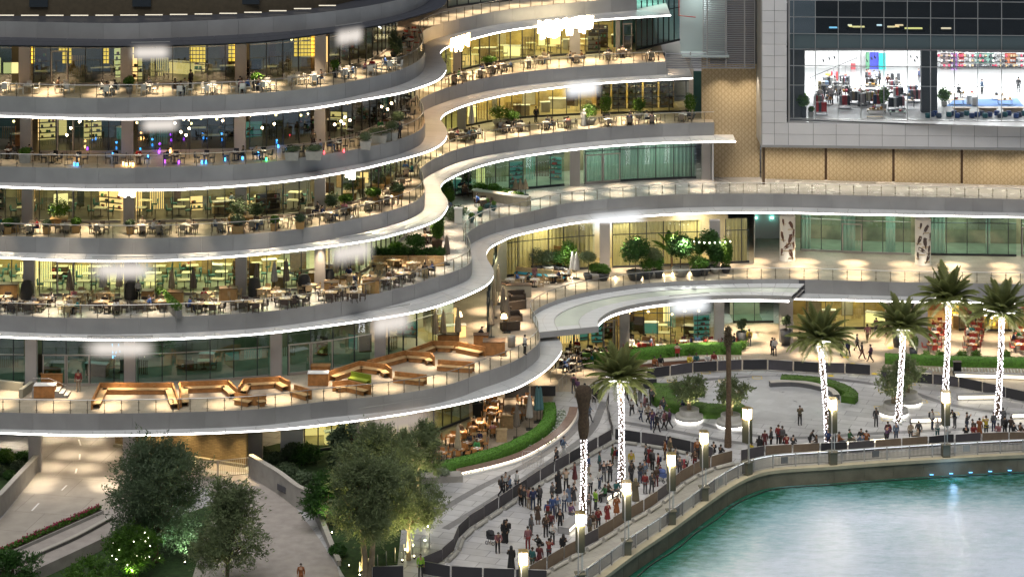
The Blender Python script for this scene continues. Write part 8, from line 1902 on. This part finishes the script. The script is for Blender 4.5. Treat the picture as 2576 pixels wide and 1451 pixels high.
for i,(u,v,t) in enumerate(((2062,262,'white'),(2083,256,'grey'),(2092,262,'white'),(2110,258,'dark grey'),(2138,258,'black'),(2072,248,'black'),(2130,240,'grey'),(2055,272,'dark grey'),(2200,268,'yellow'))):
    q = sp(u,v); o = person(q, rnd.uniform(-.6,.6), 'stand', t, 'black' if t != 'yellow' else 'yellow', f'mannequin in {t} clothes on the left side of the shop, {ORD[i]}', 'mannequins in the shop'); o.name = 'mannequin'; o['category'] = 'mannequin'; o.color = (.7,.68,.65,1)
# the crowded shop floor: more racks, tables and shelves
r7 = random.Random(77)
for i in range(26):
    u = r7.uniform(2050,2305); v = r7.uniform(206,276)
    if 2215 < u < 2232: continue
    if i%3: rack(u,v,[r7.choice(['black','dark grey','grey','white','white','navy','khaki','light blue','red','pink']) for _ in range(r7.randint(3,6))],f'rack of mixed garments deeper in the shop, {ORD[i]}',r7.uniform(.7,1.2))
    else: stand_(u,v,r7.uniform(.9,1.5),.6,r7.uniform(.5,.9),r7.choice([woodp,mat('grey_top',()),mat('item_dark',())]),f'display table with goods deeper in the shop, {ORD[i]}',6)
for i in range(9):
    u = 2368+i*26; q = PD(u,170,286.4); o = tag(empty('wall_display', (q.x,286.3,SF+.4)), f'wall shelves with goods right of the pillar, {ORD[i]} from left', 'shelf')
    for s in range(5):
        g = MB(); g.box((0,0,s*.55), (.95,.35,.04)); g.build('shelf_board', blackm, o)
        for b_ in range(3): g = MB(); g.box((-.3+b_*.3,0,s*.55+.14), (.2,.25,r7.uniform(.12,.3))); g.build('stocked_item', r7.choice([mat('item_dark',()),mat('item_grey',()),mat('item_red',()),mat('item_tan',()),whitep]), o)
# stair rail against the white side wall and track lights
o = tag(empty('stair_rail', (0,0,0)), 'thin dark stair rail climbing the white shop wall', 'railing'); A = PD(2038,196,280); B = PD(2155,146,286); g = MB(); g.tube([A,B], .035, 5); g.build('handrail', blackm, o)
for i in range(9): q = A.lerp(B, i/8); g = MB(); g.tube([q, q-Vector((0,0,1.6))], .015, 4); g.build('baluster', blackm, o)
for i,(u,v) in enumerate(((2070,150),(2085,145),(2098,142),(2180,150),(2192,145),(2200,142),(2290,140),(2300,150),(2306,142),(2340,150),(2460,143),(2500,145))):
    q = PD(u,v,272); o = tag(empty('track_light', q), f'black ceiling spotlight in the shop, {ORD[i]} from left', 'light', 'ceiling spotlights in the shop'); g = MB(); g.tube([(0,0,0),(.1,-.1,-.25)], .08, 7); g.tube([(0,0,0),(0,0,.8)], .015, 4); g.build('spot_head', blackm, o)
# dark office floor above the shop: warm strips, furniture outlines
for i,(u,v,w,c) in enumerate(((2155,66,1.6,(1,.8,.35)),(2212,62,.5,(.8,.95,1)),(2247,66,1.2,(1,.75,.4)),(2298,70,1.8,(1,.85,.3)),(2262,62,.8,(1,.7,.4)),(2380,70,1.0,(1,.75,.5)),(2096,68,.8,(.3,.7,1)),(2138,62,.4,(1,.9,.6)))):
    q = PD(u,v+8,262); o = tag(empty('office_light', q), f'low glowing strip light behind the dark upper mall glass, {ORD[i]}', 'light', 'lights behind the dark glass'); g = MB(); g.box((0,0,.25), (w,.3,.12)); g.build('glow_strip', mat('office_glow_%d'%i, c, .5, emit=c, es=1.6, sample=False), o); g = MB(); g.box((0,.1,0), (w*1.3,.5,.22)); g.build('desk', blackm, o)
g = MB(); q0 = PD(1990,40,266); q1 = PD(2700,132,266); g.box(((q0.x+q1.x)/2,267,(q0.z+q1.z)/2+2.5), (q1.x-q0.x,.2,abs(q1.z-q0.z)+5)); g.box(((q0.x+q1.x)/2,263.5,q1.z+1.5), (q1.x-q0.x,8,.2)); o = g.build('office_back', mat('office_dark',(.03,.03,.035),.6)); o['kind'] = 'structure'

# ------------------------------------------------------------------ every label singles out one thing
def dedupe():
    import collections
    import re as _re
    def uses():
        d = collections.defaultdict(list)
        for o in bpy.data.objects:
            if o.parent is None and 'label' in o: d[o['label']].append(o)
        return d
    for l_, os_ in list(uses().items()):
        if len(os_) > 1:
            os_.sort(key=lambda o: (round(o.location.x, 3), o.location.y))
            for i, o in enumerate(os_):
                o['label'] = f'{l_}, {ORD[i]} from left' if i < len(ORD) else f'{l_}, far right'
    for o in bpy.data.objects:
        if o.parent is None and 'label' in o:
            w = o['label'].split()
            if len(w) > 16:
                s = o['label'].replace(' the ', ' ').replace(' from left', ' from left').replace('planted pocket of fourth terrace','fourth terrace pocket').replace('fourth left terrace, window side','fourth terrace window side')
                s = s.replace('top left terrace','top terrace').replace('right terrace below lounge','terrace below lounge').replace('outdoor cafe at right edge','right cafe').replace('plaza bar under canopy','plaza bar').replace('dim second terrace','second terrace').replace('person in','').strip() if False else s.replace('outdoor cafe at right edge','right cafe').replace('plaza bar under canopy','plaza bar').replace('right terrace below lounge','terrace below lounge').replace('dim second terrace','second terrace')
                o['label'] = ' '.join(s.split())
dedupe()
